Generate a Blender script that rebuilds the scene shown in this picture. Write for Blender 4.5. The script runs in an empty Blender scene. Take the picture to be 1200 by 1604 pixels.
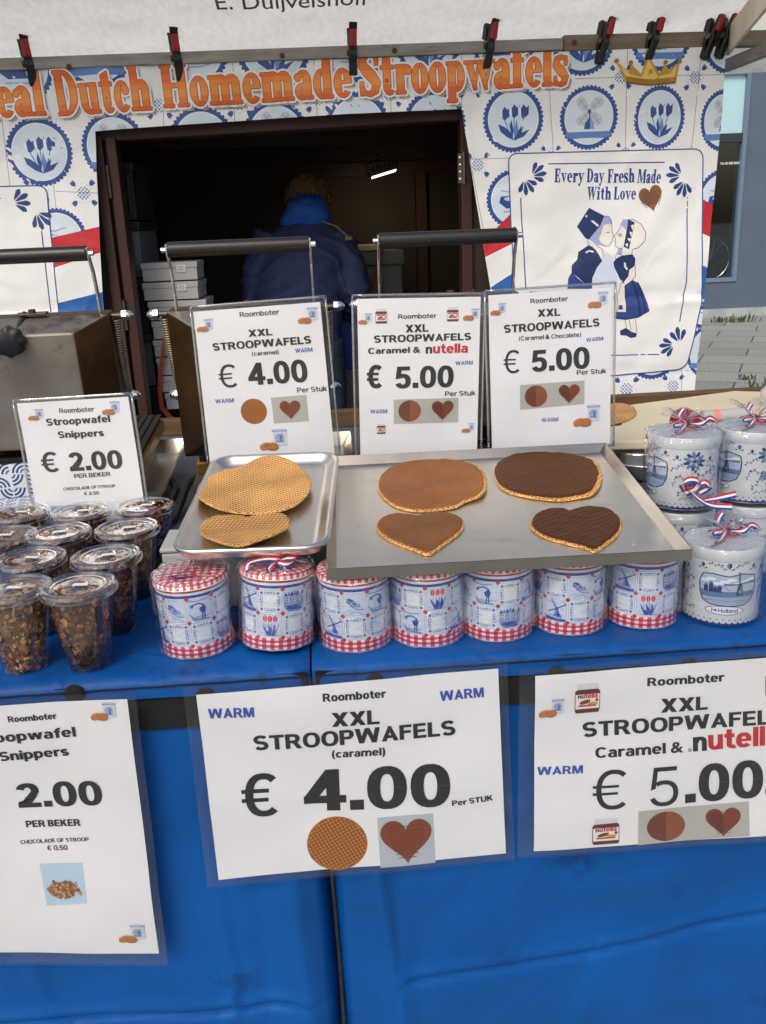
import bpy, bmesh, math, random
from mathutils import Vector, Matrix, noise
from mathutils.geometry import tessellate_polygon
random.seed(7)
rad = math.radians
scn = bpy.context.scene
COL = scn.collection

# ------------------------------------------------------------------ camera, sky, sun, exposure
FPX, PITCH, ROLL, YAW = 1400.0, rad(17.5), rad(2.4), rad(3.2)      # focal length in photo pixels (1200 x 1604)
EYE = Vector((0, 0, 1.5))
_f = Vector((math.sin(YAW)*math.cos(PITCH), math.cos(YAW)*math.cos(PITCH), -math.sin(PITCH)))
_r0 = Vector((math.cos(YAW), -math.sin(YAW), 0)); _u0 = _r0.cross(_f)
_r = _r0*math.cos(ROLL) - _u0*math.sin(ROLL); _u = _r0*math.sin(ROLL) + _u0*math.cos(ROLL)
cam = bpy.data.cameras.new('camera'); camo = bpy.data.objects.new('camera', cam); COL.objects.link(camo)
cam.sensor_fit = 'VERTICAL'; cam.sensor_height = 24; cam.lens = 24*FPX/1604; cam.clip_start = .05; cam.clip_end = 500
M = Matrix((( _r.x, _u.x, -_f.x, EYE.x), (_r.y, _u.y, -_f.y, EYE.y), (_r.z, _u.z, -_f.z, EYE.z), (0, 0, 0, 1)))
camo.matrix_world = M; scn.camera = camo

SUN_EL, SUN_AZ = rad(44), rad(208)          # azimuth measured clockwise from +Y: behind the photographer, to the left
w = bpy.data.worlds.new('World'); scn.world = w; w.use_nodes = True
nt = w.node_tree; sky = nt.nodes.new('ShaderNodeTexSky'); sky.sky_type = 'NISHITA'; sky.sun_disc = False
sky.sun_elevation = SUN_EL; sky.sun_rotation = SUN_AZ; sky.dust_density = 4; sky.air_density = 1.2; sky.ozone_density = 1
nt.links.new(sky.outputs[0], nt.nodes['Background'].inputs[0]); nt.nodes['Background'].inputs[1].default_value = .145
sl = bpy.data.lights.new('sun', 'SUN'); sl.energy = 1.25; sl.angle = rad(20); sl.color = (1, .96, .9)
so = bpy.data.objects.new('sun', sl); COL.objects.link(so)
sd = Vector((math.sin(SUN_AZ)*math.cos(SUN_EL), math.cos(SUN_AZ)*math.cos(SUN_EL), math.sin(SUN_EL)))
so.rotation_euler = sd.to_track_quat('Z', 'Y').to_euler()
scn.view_settings.view_transform = 'Standard'; scn.view_settings.look = 'None'
scn.view_settings.exposure = -.05; scn.view_settings.gamma = 1
scn.cycles.transparent_max_bounces = 24; scn.cycles.max_bounces = 8

# ------------------------------------------------------------------ helpers
def ray(x, y): return _f + _r*((x-600)/FPX) + _u*((802-y)/FPX)
def onP(x, y, p, n):
    d = ray(x, y); return EYE + d*((Vector(p)-EYE).dot(n)/d.dot(n))
def onY(x, y, Y): return onP(x, y, (0, Y, 0), Vector((0, 1, 0)))
def onZ(x, y, Z): return onP(x, y, (0, 0, Z), Vector((0, 0, 1)))
def lin(c): return tuple((v/12.92 if v <= .04045 else ((v+.055)/1.055)**2.4) for v in c)
def hx(s): return lin(tuple(int(s[i:i+2], 16)/255 for i in (0, 2, 4)))

MATS = {}
def mat(name, color=(.5, .5, .5), rough=.5, metal=0, spec=.5, bump=None, vary=None, vscale=8, coat=0, sheen=0, attr=None, stretch=(1, 1, 1), trans=0, dirt=None):
    m = bpy.data.materials.new(name); m.use_nodes = True; t = m.node_tree; N = t.nodes; L = t.links
    b = N['Principled BSDF']; b.inputs['Roughness'].default_value = rough; b.inputs['Metallic'].default_value = metal
    b.inputs['Specular IOR Level'].default_value = spec; b.inputs['Coat Weight'].default_value = coat
    b.inputs['Coat Roughness'].default_value = .1
    tc = N.new('ShaderNodeTexCoord'); mp = N.new('ShaderNodeMapping'); L.new(tc.outputs['Object'], mp.inputs[0]); mp.inputs['Scale'].default_value = stretch
    src = None
    if attr:
        a = N.new('ShaderNodeAttribute'); a.attribute_name = attr; src = a.outputs['Color']
    if vary or dirt:
        if src is None:
            rgb = N.new('ShaderNodeRGB'); rgb.outputs[0].default_value = (*color, 1); src = rgb.outputs[0]
    if vary:
        n = N.new('ShaderNodeTexNoise'); n.inputs['Scale'].default_value = vscale; n.inputs['Detail'].default_value = 6; L.new(mp.outputs[0], n.inputs['Vector'])
        cr = N.new('ShaderNodeMapRange'); cr.inputs[1].default_value = .3; cr.inputs[2].default_value = .7
        cr.inputs[3].default_value = 1-vary; cr.inputs[4].default_value = 1+vary; L.new(n.outputs['Fac'], cr.inputs[0])
        mx = N.new('ShaderNodeMix'); mx.data_type = 'RGBA'; mx.blend_type = 'MULTIPLY'; mx.inputs['Factor'].default_value = 1
        L.new(src, mx.inputs[6]); L.new(cr.outputs[0], mx.inputs[7]); src = mx.outputs[2]
        r2 = N.new('ShaderNodeMapRange'); r2.inputs[3].default_value = max(.02, rough-.12); r2.inputs[4].default_value = min(1, rough+.12)
        L.new(n.outputs['Fac'], r2.inputs[0]); L.new(r2.outputs[0], b.inputs['Roughness'])
    if dirt:       # (colour, scale, threshold): stains with a shape of their own
        dc, ds, th = dirt
        n = N.new('ShaderNodeTexNoise'); n.inputs['Scale'].default_value = ds; n.inputs['Detail'].default_value = 8; n.inputs['Roughness'].default_value = .65; L.new(mp.outputs[0], n.inputs['Vector'])
        cr = N.new('ShaderNodeMapRange'); cr.inputs[1].default_value = th; cr.inputs[2].default_value = th+.14; L.new(n.outputs['Fac'], cr.inputs[0])
        mx = N.new('ShaderNodeMix'); mx.data_type = 'RGBA'; L.new(cr.outputs[0], mx.inputs[0]); L.new(src, mx.inputs[6]); mx.inputs[7].default_value = (*dc, 1); src = mx.outputs[2]
    if src is None: b.inputs['Base Color'].default_value = (*color, 1)
    else: L.new(src, b.inputs['Base Color'])
    if bump:       # (scale, strength, distance)
        n = N.new('ShaderNodeTexNoise'); n.inputs['Scale'].default_value = bump[0]; n.inputs['Detail'].default_value = 5; L.new(mp.outputs[0], n.inputs['Vector'])
        bp = N.new('ShaderNodeBump'); bp.inputs['Strength'].default_value = bump[1]; bp.inputs['Distance'].default_value = bump[2]
        L.new(n.outputs['Fac'], bp.inputs['Height']); L.new(bp.outputs[0], b.inputs['Normal'])
    if trans:
        tr = N.new('ShaderNodeBsdfTranslucent'); ms = N.new('ShaderNodeMixShader'); ms.inputs[0].default_value = trans
        if src is None: tr.inputs[0].default_value = (*color, 1)
        else: L.new(src, tr.inputs[0])
        L.new(b.outputs[0], ms.inputs[1]); L.new(tr.outputs[0], ms.inputs[2]); L.new(ms.outputs[0], N['Material Output'].inputs[0])
    MATS[name] = m; return m

def creased(m, scale, width, strength, dist):
    t = m.node_tree; N = t.nodes; L = t.links; b = N['Principled BSDF']; h = None
    for k, (sc_, st_) in enumerate(((scale, (1, 1, .55)), (scale*.55, (.6, 1, 1.3)))):
        mp = N.new('ShaderNodeMapping'); mp.inputs['Scale'].default_value = st_; mp.inputs['Location'].default_value = (k*3.7, 1.3, .4); L.new(N['Texture Coordinate'].outputs['Object'], mp.inputs[0])
        n = N.new('ShaderNodeTexNoise'); n.inputs['Scale'].default_value = sc_; n.inputs['Detail'].default_value = 2; n.inputs['Roughness'].default_value = .35; L.new(mp.outputs[0], n.inputs['Vector'])
        a = N.new('ShaderNodeMath'); a.operation = 'SUBTRACT'; a.inputs[1].default_value = .5; L.new(n.outputs['Fac'], a.inputs[0])
        c = N.new('ShaderNodeMath'); c.operation = 'ABSOLUTE'; L.new(a.outputs[0], c.inputs[0])
        r_ = N.new('ShaderNodeMapRange'); r_.interpolation_type = 'SMOOTHSTEP'; r_.inputs[1].default_value = 0; r_.inputs[2].default_value = width; r_.inputs[3].default_value = 1; r_.inputs[4].default_value = 0; L.new(c.outputs[0], r_.inputs[0])
        if h is None: h = r_.outputs[0]
        else:
            x = N.new('ShaderNodeMath'); x.operation = 'MAXIMUM'; L.new(h, x.inputs[0]); L.new(r_.outputs[0], x.inputs[1]); h = x.outputs[0]
    bp = N.new('ShaderNodeBump'); bp.inputs['Strength'].default_value = strength; bp.inputs['Distance'].default_value = dist; L.new(h, bp.inputs['Height'])
    old = b.inputs['Normal'].links[0].from_socket if b.inputs['Normal'].links else None
    if old: L.new(old, bp.inputs['Normal'])
    L.new(bp.outputs[0], b.inputs['Normal'])

def clear_film(name, rough=.08, lo=.04, hi=.6, tint=(1, 1, 1), bump=None):
    """thin clear plastic: see-through with a mirror sheen that grows at grazing angles"""
    m = bpy.data.materials.new(name); m.use_nodes = True; t = m.node_tree; N = t.nodes; L = t.links
    N.remove(N['Principled BSDF'])
    tr = N.new('ShaderNodeBsdfTransparent'); tr.inputs[0].default_value = (*tint, 1)
    gl = N.new('ShaderNodeBsdfGlossy'); gl.inputs['Roughness'].default_value = rough; gl.inputs[0].default_value = (1, 1, 1, 1)
    lw = N.new('ShaderNodeLayerWeight'); lw.inputs[0].default_value = .25
    mr = N.new('ShaderNodeMapRange'); mr.inputs[3].default_value = lo; mr.inputs[4].default_value = hi; L.new(lw.outputs['Facing'], mr.inputs[0])
    ms = N.new('ShaderNodeMixShader'); L.new(mr.outputs[0], ms.inputs[0]); L.new(tr.outputs[0], ms.inputs[1]); L.new(gl.outputs[0], ms.inputs[2])
    L.new(ms.outputs[0], N['Material Output'].inputs[0])
    if bump:
        tc = N.new('ShaderNodeTexCoord')
        n = N.new('ShaderNodeTexNoise'); n.inputs['Scale'].default_value = bump[0]; n.inputs['Detail'].default_value = 3; L.new(tc.outputs['Object'], n.inputs['Vector'])
        bp = N.new('ShaderNodeBump'); bp.inputs['Strength'].default_value = bump[1]; bp.inputs['Distance'].default_value = bump[2]
        L.new(n.outputs['Fac'], bp.inputs['Height']); L.new(bp.outputs[0], gl.inputs['Normal']); L.new(bp.outputs[0], lw.inputs['Normal'])
    MATS[name] = m; return m

def tag(o, label=None, cat=None, group=None, kind=None):
    if label: o['label'] = label
    if cat: o['category'] = cat
    if group: o['group'] = group
    if kind: o['kind'] = kind
    return o
def empty(name, loc=(0, 0, 0), rz=0, rx=0, ry=0):
    o = bpy.data.objects.new(name, None); o.empty_display_size = .05; COL.objects.link(o)
    o.location = loc; o.rotation_euler = (rx, ry, rz); return o
def children(o): return [c for c in bpy.data.objects if c.parent is o]
def copy_tree(o, parent=None):
    c = o.copy(); COL.objects.link(c); c.parent = parent
    for ch in children(o): copy_tree(ch, c)
    return c

class MB:
    """collects shapes; build() links them as one mesh object"""
    def __init__(s): s.v = []; s.f = []; s.c = []; s.m = []
    def add(s, vs, fs, col=None, mi=0):
        k = len(s.v); s.v += [tuple(v) for v in vs]; s.f += [tuple(i+k for i in f) for f in fs]
        s.c += [col]*len(fs); s.m += [mi]*len(fs); return s
    def box(s, a, b, col=None, mi=0, mtx=None):
        x0, y0, z0 = a; x1, y1, z1 = b
        vs = [Vector(p) for p in ((x0,y0,z0),(x1,y0,z0),(x1,y1,z0),(x0,y1,z0),(x0,y0,z1),(x1,y0,z1),(x1,y1,z1),(x0,y1,z1))]
        if mtx: vs = [mtx @ v for v in vs]
        return s.add(vs, ((3,2,1,0),(4,5,6,7),(0,1,5,4),(1,2,6,5),(2,3,7,6),(3,0,4,7)), col, mi)
    def tube(s, pts, r, n=10, col=None, mi=0, caps=True):
        pts = [Vector(p) for p in pts]; rs = r if isinstance(r, (list, tuple)) else [r]*len(pts)
        vs = []; up = None
        for i, p in enumerate(pts):
            d = (pts[min(i+1, len(pts)-1)]-pts[max(i-1, 0)]).normalized()
            if up is None: up = Vector((0, 0, 1)) if abs(d.z) < .9 else Vector((1, 0, 0))
            a = d.cross(up)
            if a.length < 1e-6: a = d.orthogonal()
            a.normalize(); b = a.cross(d); up = b
            vs += [p+(a*math.cos(k*2*math.pi/n)+b*math.sin(k*2*math.pi/n))*rs[i] for k in range(n)]
        fs = [(i*n+k, (i+1)*n+k, (i+1)*n+(k+1) % n, i*n+(k+1) % n) for i in range(len(pts)-1) for k in range(n)]
        if caps: fs += [tuple(range(n)), tuple(reversed(range((len(pts)-1)*n, len(pts)*n)))]
        return s.add(vs, [tuple(reversed(f)) for f in fs], col, mi)
    def lathe(s, prof, n=32, c=(0, 0, 0), col=None, mi=0, jit=None, mtx=None):
        vs = []
        for j, (r, z) in enumerate(prof):
            for k in range(n):
                a = 2*math.pi*k/n; rr, zz = (r, z) if jit is None else jit(r, z, a, j)
                p = Vector((c[0]+rr*math.cos(a), c[1]+rr*math.sin(a), c[2]+zz)); vs.append(mtx @ p if mtx else p)
        fs = [(j*n+k, j*n+(k+1) % n, (j+1)*n+(k+1) % n, (j+1)*n+k) for j in range(len(prof)-1) for k in range(n)]
        return s.add(vs, fs, col, mi)
    def grid(s, fn, nu, nv, col=None, mi=0):
        vs = [fn(i/nu, j/nv) for j in range(nv+1) for i in range(nu+1)]
        fs = [(j*(nu+1)+i, j*(nu+1)+i+1, (j+1)*(nu+1)+i+1, (j+1)*(nu+1)+i) for j in range(nv) for i in range(nu)]
        return s.add(vs, fs, col, mi)
    def build(s, name, mats, parent=None, smooth=False, bevel=0, merge=0, weld_angle=None):
        me = bpy.data.meshes.new(name); me.from_pydata(s.v, [], s.f); me.update()
        if any(c is not None for c in s.c):
            at = me.color_attributes.new('Col', 'FLOAT_COLOR', 'CORNER')
            buf = []
            for p in me.polygons:
                c = s.c[p.index] or (1, 1, 1); buf += [c[0], c[1], c[2], 1.0]*p.loop_total
            at.data.foreach_set('color', buf)
        me.polygons.foreach_set('material_index', s.m)
        if merge:
            bm = bmesh.new(); bm.from_mesh(me); bmesh.ops.remove_doubles(bm, verts=bm.verts, dist=merge); bm.to_mesh(me); bm.free()
        if smooth:
            me.polygons.foreach_set('use_smooth', [True]*len(me.polygons))
            if smooth is not True:
                me.set_sharp_from_angle(angle=rad(smooth))
        o = bpy.data.objects.new(name, me); COL.objects.link(o)
        for m in (mats if isinstance(mats, (list, tuple)) else [mats]): me.materials.append(m)
        o.parent = parent
        if bevel:
            b = o.modifiers.new('bevel', 'BEVEL'); b.width = bevel; b.segments = 2; b.limit_method = 'ANGLE'; b.angle_limit = rad(40)
        return o

def nz(x, y=0., z=0.): return noise.noise(Vector((x, y, z)))

# ------------------------------------------------------------------ flat printed artwork
_TXT = {}
def text_tris(body, off):
    key = (body, off)
    if key in _TXT: return _TXT[key]
    c = bpy.data.curves.new('lettering', 'FONT'); c.body = body; c.size = 1; c.offset = off; c.resolution_u = 3
    o = bpy.data.objects.new('lettering', c); COL.objects.link(o)
    dg = bpy.context.evaluated_depsgraph_get(); ev = o.evaluated_get(dg); me = ev.to_mesh()
    vs = [(v.co.x, v.co.y) for v in me.vertices]; fs = [tuple(p.vertices) for p in me.polygons]
    ev.to_mesh_clear(); bpy.data.objects.remove(o); bpy.data.curves.remove(c)
    _TXT[key] = (vs, fs); return vs, fs
CAPH = max(v[1] for v in text_tris('E', 0)[0])
LZ = 5e-5

def clip_half(poly, a, b, c):        # keep a*x+b*y <= c
    out = []
    for i, p in enumerate(poly):
        q = poly[(i+1) % len(poly)]; dp = a*p[0]+b*p[1]-c; dq = a*q[0]+b*q[1]-c
        if dp <= 0: out.append(p)
        if (dp < 0 < dq) or (dq < 0 < dp):
            t = dp/(dp-dq); out.append((p[0]+(q[0]-p[0])*t, p[1]+(q[1]-p[1])*t))
    return out
def area(p): return .5*sum(p[i][0]*p[(i+1) % len(p)][1]-p[(i+1) % len(p)][0]*p[i][1] for i in range(len(p)))

class Art:
    def __init__(s, store=None, m=(1, 0, 0, 0, 1, 0), z=0, lw=1): s.p = store if store is not None else []; s.m = m; s.z0 = z; s.lw = lw
    def T(s, x, y): a, b, c, d, e, f = s.m; return (a*x+b*y+c, d*x+e*y+f)
    def at(s, cx, cy, sx=1, sy=None, rot=0, dz=0):
        sy = sx if sy is None else sy; co, si = math.cos(rot), math.sin(rot); a, b, c, d, e, f = s.m
        ox, oy = s.T(cx, cy); A, B, D, E_ = co*sx, -si*sy, si*sx, co*sy
        return Art(s.p, (a*A+b*D, a*B+b*E_, ox, d*A+e*D, d*B+e*E_, oy), s.z0+dz, s.lw)
    def poly(s, pts, col, z=1, convex=False):
        q = [s.T(*p) for p in pts]
        if area(q) < 0: q.reverse()
        if convex or len(q) == 3: s.p.append((q, col, s.z0+z)); return s
        for t in tessellate_polygon([[Vector((x, y, 0)) for x, y in q]]):
            tt = [q[i] for i in t]; ar = area(tt)
            if abs(ar) < 1e-12: continue
            if ar < 0: tt.reverse()
            s.p.append((tt, col, s.z0+z))
        return s
    def rect(s, x0, y0, x1, y1, col, z=1): return s.poly([(x0, y0), (x1, y0), (x1, y1), (x0, y1)], col, z, True)
    def disc(s, cx, cy, rx, col, z=1, ry=None, n=28, rot=0):
        ry = rx if ry is None else ry; co, si = math.cos(rot), math.sin(rot); pts = []
        for k in range(n):
            a = 2*math.pi*k/n; x, y = rx*math.cos(a), ry*math.sin(a); pts.append((cx+x*co-y*si, cy+x*si+y*co))
        return s.poly(pts, col, z, True)
    def scallop(s, r, amp, n, col, z=1):
        N = n*8; pts = [((r+amp*abs(math.sin(k*math.pi*n/N)))*math.cos(2*math.pi*k/N), (r+amp*abs(math.sin(k*math.pi*n/N)))*math.sin(2*math.pi*k/N)) for k in range(N)]
        return s.poly(pts, col, z)
    def line(s, pts, wd, col, z=1, closed=False):
        pts = [tuple(p) for p in pts]
        if closed: pts = pts+[pts[0]]
        ws = wd if isinstance(wd, (list, tuple)) else [wd*s.lw]*len(pts); L = []; R = []
        for i, p in enumerate(pts):
            a = pts[max(i-1, 0)]; b = pts[min(i+1, len(pts)-1)]
            if closed and i in (0, len(pts)-1): a = pts[-2]; b = pts[1]
            dx, dy = b[0]-a[0], b[1]-a[1]; l = math.hypot(dx, dy) or 1; nx, ny = -dy/l*ws[i]/2, dx/l*ws[i]/2
            L.append((p[0]+nx, p[1]+ny)); R.append((p[0]-nx, p[1]-ny))
        for i in range(len(pts)-1):
            if abs(area([L[i], R[i], R[i+1], L[i+1]])) > 1e-12: s.poly([L[i], R[i], R[i+1], L[i+1]], col, z, True)
        return s
    def ring(s, cx, cy, rx, ry, ix, iy, a0, a1, col, z=1, n=24, ox=0, oy=0):
        for k in range(n):
            a, b = rad(a0+(a1-a0)*k/n), rad(a0+(a1-a0)*(k+1)/n)
            s.poly([(cx+rx*math.cos(a), cy+ry*math.sin(a)), (cx+rx*math.cos(b), cy+ry*math.sin(b)), (cx+ox+ix*math.cos(b), cy+oy+iy*math.sin(b)), (cx+ox+ix*math.cos(a), cy+oy+iy*math.sin(a))], col, z, True)
        return s
    def tris(s, vs, fs, col, z):
        for f in fs:
            q = [s.T(*vs[i]) for i in f]; ar = area(q)
            if abs(ar) < 1e-14: continue
            if ar < 0: q.reverse()
            s.p.append((q, col, s.z0+z))
    def text(s, body, p0, p1, h, col, z=3, heavy=1):
        """fit the words between two baseline points, capitals h high; heavy 0 plain, 1 bold, 2 black"""
        if heavy or body.startswith(('€', '5')):
            G = grotesque(*((.125, .105), (.185, .145), (.245, .185))[heavy]); adv = 0; parts = []; gap = (.10, .085, .065)[heavy]
            for ch in body:
                if ch == ' ': adv += .30; continue
                if ch in G: ps, w_ = G[ch]; parts += [[(x+adv, y) for x, y in q] for q in ps]; adv += w_+gap
                else:
                    vs, fs = text_tris(ch, .02); x0 = min(v[0] for v in vs); parts += [[((vs[i][0]-x0)/CAPH+adv, vs[i][1]/CAPH) for i in f] for f in fs]; adv += (max(v[0] for v in vs)-x0)/CAPH+gap
            L = math.hypot(p1[0]-p0[0], p1[1]-p0[1]); a = s.at(p0[0], p0[1], 1, 1, math.atan2(p1[1]-p0[1], p1[0]-p0[0])).at(0, 0, L/(adv-gap), h)
            for i, q in enumerate(parts): a.poly(q, col, z+(i % 50)*.03, len(q) < 5)
            return s
        off = (0.004, .018, .02)[heavy]; sh = (0, .006, .022)[heavy]
        vs, fs = text_tris(body, off)
        x0 = min(v[0] for v in vs)-sh; x1 = max(v[0] for v in vs)+sh; L = math.hypot(p1[0]-p0[0], p1[1]-p0[1])
        sx = L/(x1-x0); sy = h/(CAPH+2*off); ang = math.atan2(p1[1]-p0[1], p1[0]-p0[0])
        a = s.at(p0[0], p0[1], 1, 1, ang).at(-x0*sx, off*sy, sx, sy)
        for i, d in enumerate(((0,), (-sh, sh), (-sh, 0, sh))[heavy]):
            a.at(d, 0).tris(vs, fs, col, z+i*.3)
        return s
    def heart(s, cx, cy, r, col, z=1, rot=0, sy=1):
        pts = []
        for k in range(40):
            t = 2*math.pi*k/40; x = 16*math.sin(t)**3; y = 13*math.cos(t)-5*math.cos(2*t)-2*math.cos(3*t)-math.cos(4*t); pts.append((x/16, (y+2)/16))
        return s.at(cx, cy, r, r*sy, rot).poly(pts, col, z)
    def build_into(s, mb, fn, su=None, sv=None, mi=0, clip=None):
        for q, col, z in s.p:
            pieces = [q]
            if clip:
                for (a, b, c) in clip:
                    pieces = [t for t in (clip_half(t, a, b, c) for t in pieces) if len(t) > 2]
            for ax, st in ((0, su), (1, sv)):
                if not st: continue
                out = []
                for t in pieces:
                    lo = min(p[ax] for p in t); hi = max(p[ax] for p in t); k0 = math.floor(lo/st)+1; cur = t
                    k = k0
                    while k*st < hi-1e-9 and len(cur) > 2:
                        n_ = (1, 0) if ax == 0 else (0, 1)
                        a = clip_half(cur, n_[0], n_[1], k*st); cur = clip_half(cur, -n_[0], -n_[1], -k*st)
                        if len(a) > 2: out.append(a)
                        k += 1
                    if len(cur) > 2: out.append(cur)
                pieces = out
            for t in pieces:
                if abs(area(t)) < 1e-13: continue
                mb.add([fn(x, y, z*LZ) for x, y in t], [tuple(range(len(t)))], col, mi)

def gridded(fn, su, sv, nrm):
    """a surface made of flat-ish cells, so that print laid on it follows exactly the same facets"""
    cache = {}
    def node(i, j):
        if (i, j) not in cache: cache[(i, j)] = Vector(fn(i*su, j*sv))
        return cache[(i, j)]
    def f(u_, v_, o):
        i, j = math.floor(u_/su), math.floor(v_/sv); a, b = u_/su-i, v_/sv-j
        return node(i, j)*(1-a)*(1-b)+node(i+1, j)*a*(1-b)+node(i+1, j+1)*a*b+node(i, j+1)*(1-a)*b+nrm*o
    return f

# heavy grotesque lettering drawn stroke by stroke: V stem width, B bar thickness (capital height 1)
def _R(x0, y0, x1, y1): return [(x0, y0), (x1, y0), (x1, y1), (x0, y1)]
def _arc(cx, cy, rx, ry, ix, iy, a0=0, a1=360, n=22, e=.86):
    f = lambda t: math.copysign(abs(t)**e, t); o = []
    for k in range(n):
        a, b = rad(a0+(a1-a0)*k/n), rad(a0+(a1-a0)*(k+1)/n)
        o.append([(cx+rx*f(math.cos(a)), cy+ry*f(math.sin(a))), (cx+rx*f(math.cos(b)), cy+ry*f(math.sin(b))), (cx+ix*f(math.cos(b)), cy+iy*f(math.sin(b))), (cx+ix*f(math.cos(a)), cy+iy*f(math.sin(a)))])
    return o
def _rib(pts):
    o = []; L = []
    for i, (x, y, w_) in enumerate(pts):
        a = pts[max(i-1, 0)]; b = pts[min(i+1, len(pts)-1)]; dx, dy = b[0]-a[0], b[1]-a[1]; l = math.hypot(dx, dy); nx, ny = -dy/l*w_/2, dx/l*w_/2; L.append(((x+nx, y+ny), (x-nx, y-ny)))
    return [[L[i][0], L[i][1], L[i+1][1], L[i+1][0]] for i in range(len(L)-1)]
_GF = {}
def grotesque(V, B):
    if (V, B) in _GF: return _GF[(V, B)]
    G = {}; X = .74; D = V*1.08
    def ess(w_, h, n=30):
        p = []; m_ = B*1.05
        rx, ry = w_/2-V*.48, (h-B)/4; cx, t, l = w_/2, h-B/2-ry, B/2+ry
        for k in range(n):
            q = k/(n-1)
            if q < .5: a = rad(28+(270-28)*(q/.5)); x, y = cx+rx*math.cos(a), t+ry*math.sin(a)
            else: a = rad(90-(270-28)*((q-.5)/.5)); x, y = cx+rx*math.cos(a), l+ry*math.sin(a)
            s_ = abs(math.cos(a)); p.append((x, y, B+(V-B)*s_*.8+(.25*(V-B) if .4 < q < .6 else 0)))
        return _rib(p)
    G['A'] = ([[(0, 0), (D, 0), (.60, 1), (.60-D*.55-.06, 1)], [(.94, 0), (.94-D, 0), (.34, 1), (.34+D*.55+.06, 1)], _R(.2, .2, .74, .2+B)], .94)
    hb = lambda cy, rx, ry, x: _arc(x, cy, rx, ry, rx-V, max(.01, ry-B), -90, 90, 14)
    G['B'] = ([_R(0, 0, V, 1), _R(V-.01, 1-B, .42, 1), _R(V-.01, .5-B*.42, .42, .5+B*.5), _R(V-.01, 0, .42, B)]+hb(.735, .32, .265, .42)+hb(.27, .37, .27, .42), .80)
    G['C'] = (_arc(.45, .5, .45, .515, .45-V, .515-B, 38, 322), .86)
    G['D'] = ([_R(0, 0, V, 1), _R(V-.01, 1-B, .4, 1), _R(V-.01, 0, .4, B)]+hb(.5, .46, .5, .4), .87)
    G['E'] = ([_R(0, 0, V, 1), _R(V-.01, 1-B, .70, 1), _R(V-.01, .5-B/2, .66, .5+B/2), _R(V-.01, 0, .72, B)], .74)
    G['F'] = ([_R(0, 0, V, 1), _R(V-.01, 1-B, .68, 1), _R(V-.01, .52-B/2, .62, .52+B/2)], .70)
    G['H'] = ([_R(0, 0, V, 1), _R(.84-V, 0, .84, 1), _R(V-.01, .5-B/2, .85-V, .5+B/2)], .84)
    G['I'] = ([_R(0, 0, V, 1)], V)
    G['K'] = ([_R(0, 0, V, 1), [(V-.02, .28), (V-.02, .58), (.52, 1), (.84, 1)], [(.28, .46), (.48, .68), (.88, 0), (.56, 0)]], .88)
    G['L'] = ([_R(0, 0, V, 1), _R(V-.01, 0, .68, B)], .68)
    G['M'] = ([_R(0, 0, V*.92, 1), _R(1.04-V*.92, 0, 1.04, 1), [(0, 1), (V*1.35, 1), (.52+V*.38, 0), (.52-V*.38, 0)], [(1.04, 1), (1.04-V*1.35, 1), (.52-V*.38, 0), (.52+V*.38, 0)]], 1.04)
    G['O'] = (_arc(.47, .5, .47, .515, .47-V, .515-B), .94)
    G['P'] = ([_R(0, 0, V, 1), _R(V-.01, 1-B, .42, 1), _R(V-.01, .36, .42, .36+B)]+hb(.68, .36, .32, .42), .78)
    G['R'] = ([_R(0, 0, V, 1), _R(V-.01, 1-B, .42, 1), _R(V-.01, .38, .46, .38+B)]+hb(.69, .37, .31, .42)+[[(.36, .46), (.62, .46), (.90, 0), (.90-D*1.1, 0)]], .88)
    G['S'] = (ess(.80, 1.02), .80)
    G['T'] = ([_R(0, 1-B, .80, 1), _R(.40-V/2, 0, .40+V/2, 1)], .80)
    G['U'] = ([_R(0, .36, V, 1), _R(.84-V, .36, .84, 1)]+_arc(.42, .37, .42, .385, .42-V, .385-B, 180, 360), .84)
    G['W'] = ([[(0, 1), (D, 1), (.47, 0), (.47-D, 0)], [(.47, 0), (.47-D*.95, 0), (.69-D*.5, 1), (.69+D*.5, 1)], [(1.38, 1), (1.38-D, 1), (.91, 0), (.91+D, 0)], [(.91, 0), (.91+D*.95, 0), (.69+D*.5, 1), (.69-D*.5, 1)]], 1.38)
    G['X'] = ([[(0, 0), (D*1.15, 0), (.9, 1), (.9-D*1.15, 1)], [(.9, 0), (.9-D*1.15, 0), (0, 1), (D*1.15, 1)]], .90)
    W_ = .70; bowl = lambda cx, a0=0, a1=360: _arc(cx, X/2, .36, X/2+.015, .36-V, X/2+.015-B, a0, a1)
    G['o'] = (bowl(.36), .72); G['c'] = (bowl(.36, 42, 318), .68)
    G['e'] = (bowl(.36, 8, 322)+[_R(.15, X/2-B*.32, .70, X/2+B*.32)], .72)
    G['b'] = ([_R(0, 0, V, 1)]+bowl(.36), .72); G['d'] = ([_R(.72-V, 0, .72, 1)]+bowl(.36), .72)
    G['p'] = ([_R(0, -.26, V, X)]+bowl(.36), .72)
    G['l'] = ([_R(0, 0, V, 1)], V); G['i'] = ([_R(0, 0, V, X), _R(0, .82, V, 1)], V)
    G['j'] = ([_R(.06, -.1, .06+V, X), _R(.06, .82, .06+V, 1)]+_arc(-.02, -.08, .08+V, .2, .08, .2-B, 270, 360, 8), .06+V)
    G['n'] = ([_R(0, 0, V, X), _R(.68-V, 0, .68, X*.6)]+_arc(.36, X*.6, .32, X*.4+.015, max(.02, .32-V), X*.4+.015-B, 0, 180, 14), .68)
    G['h'] = ([_R(0, 0, V, 1)]+G['n'][0][1:], .68)
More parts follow.
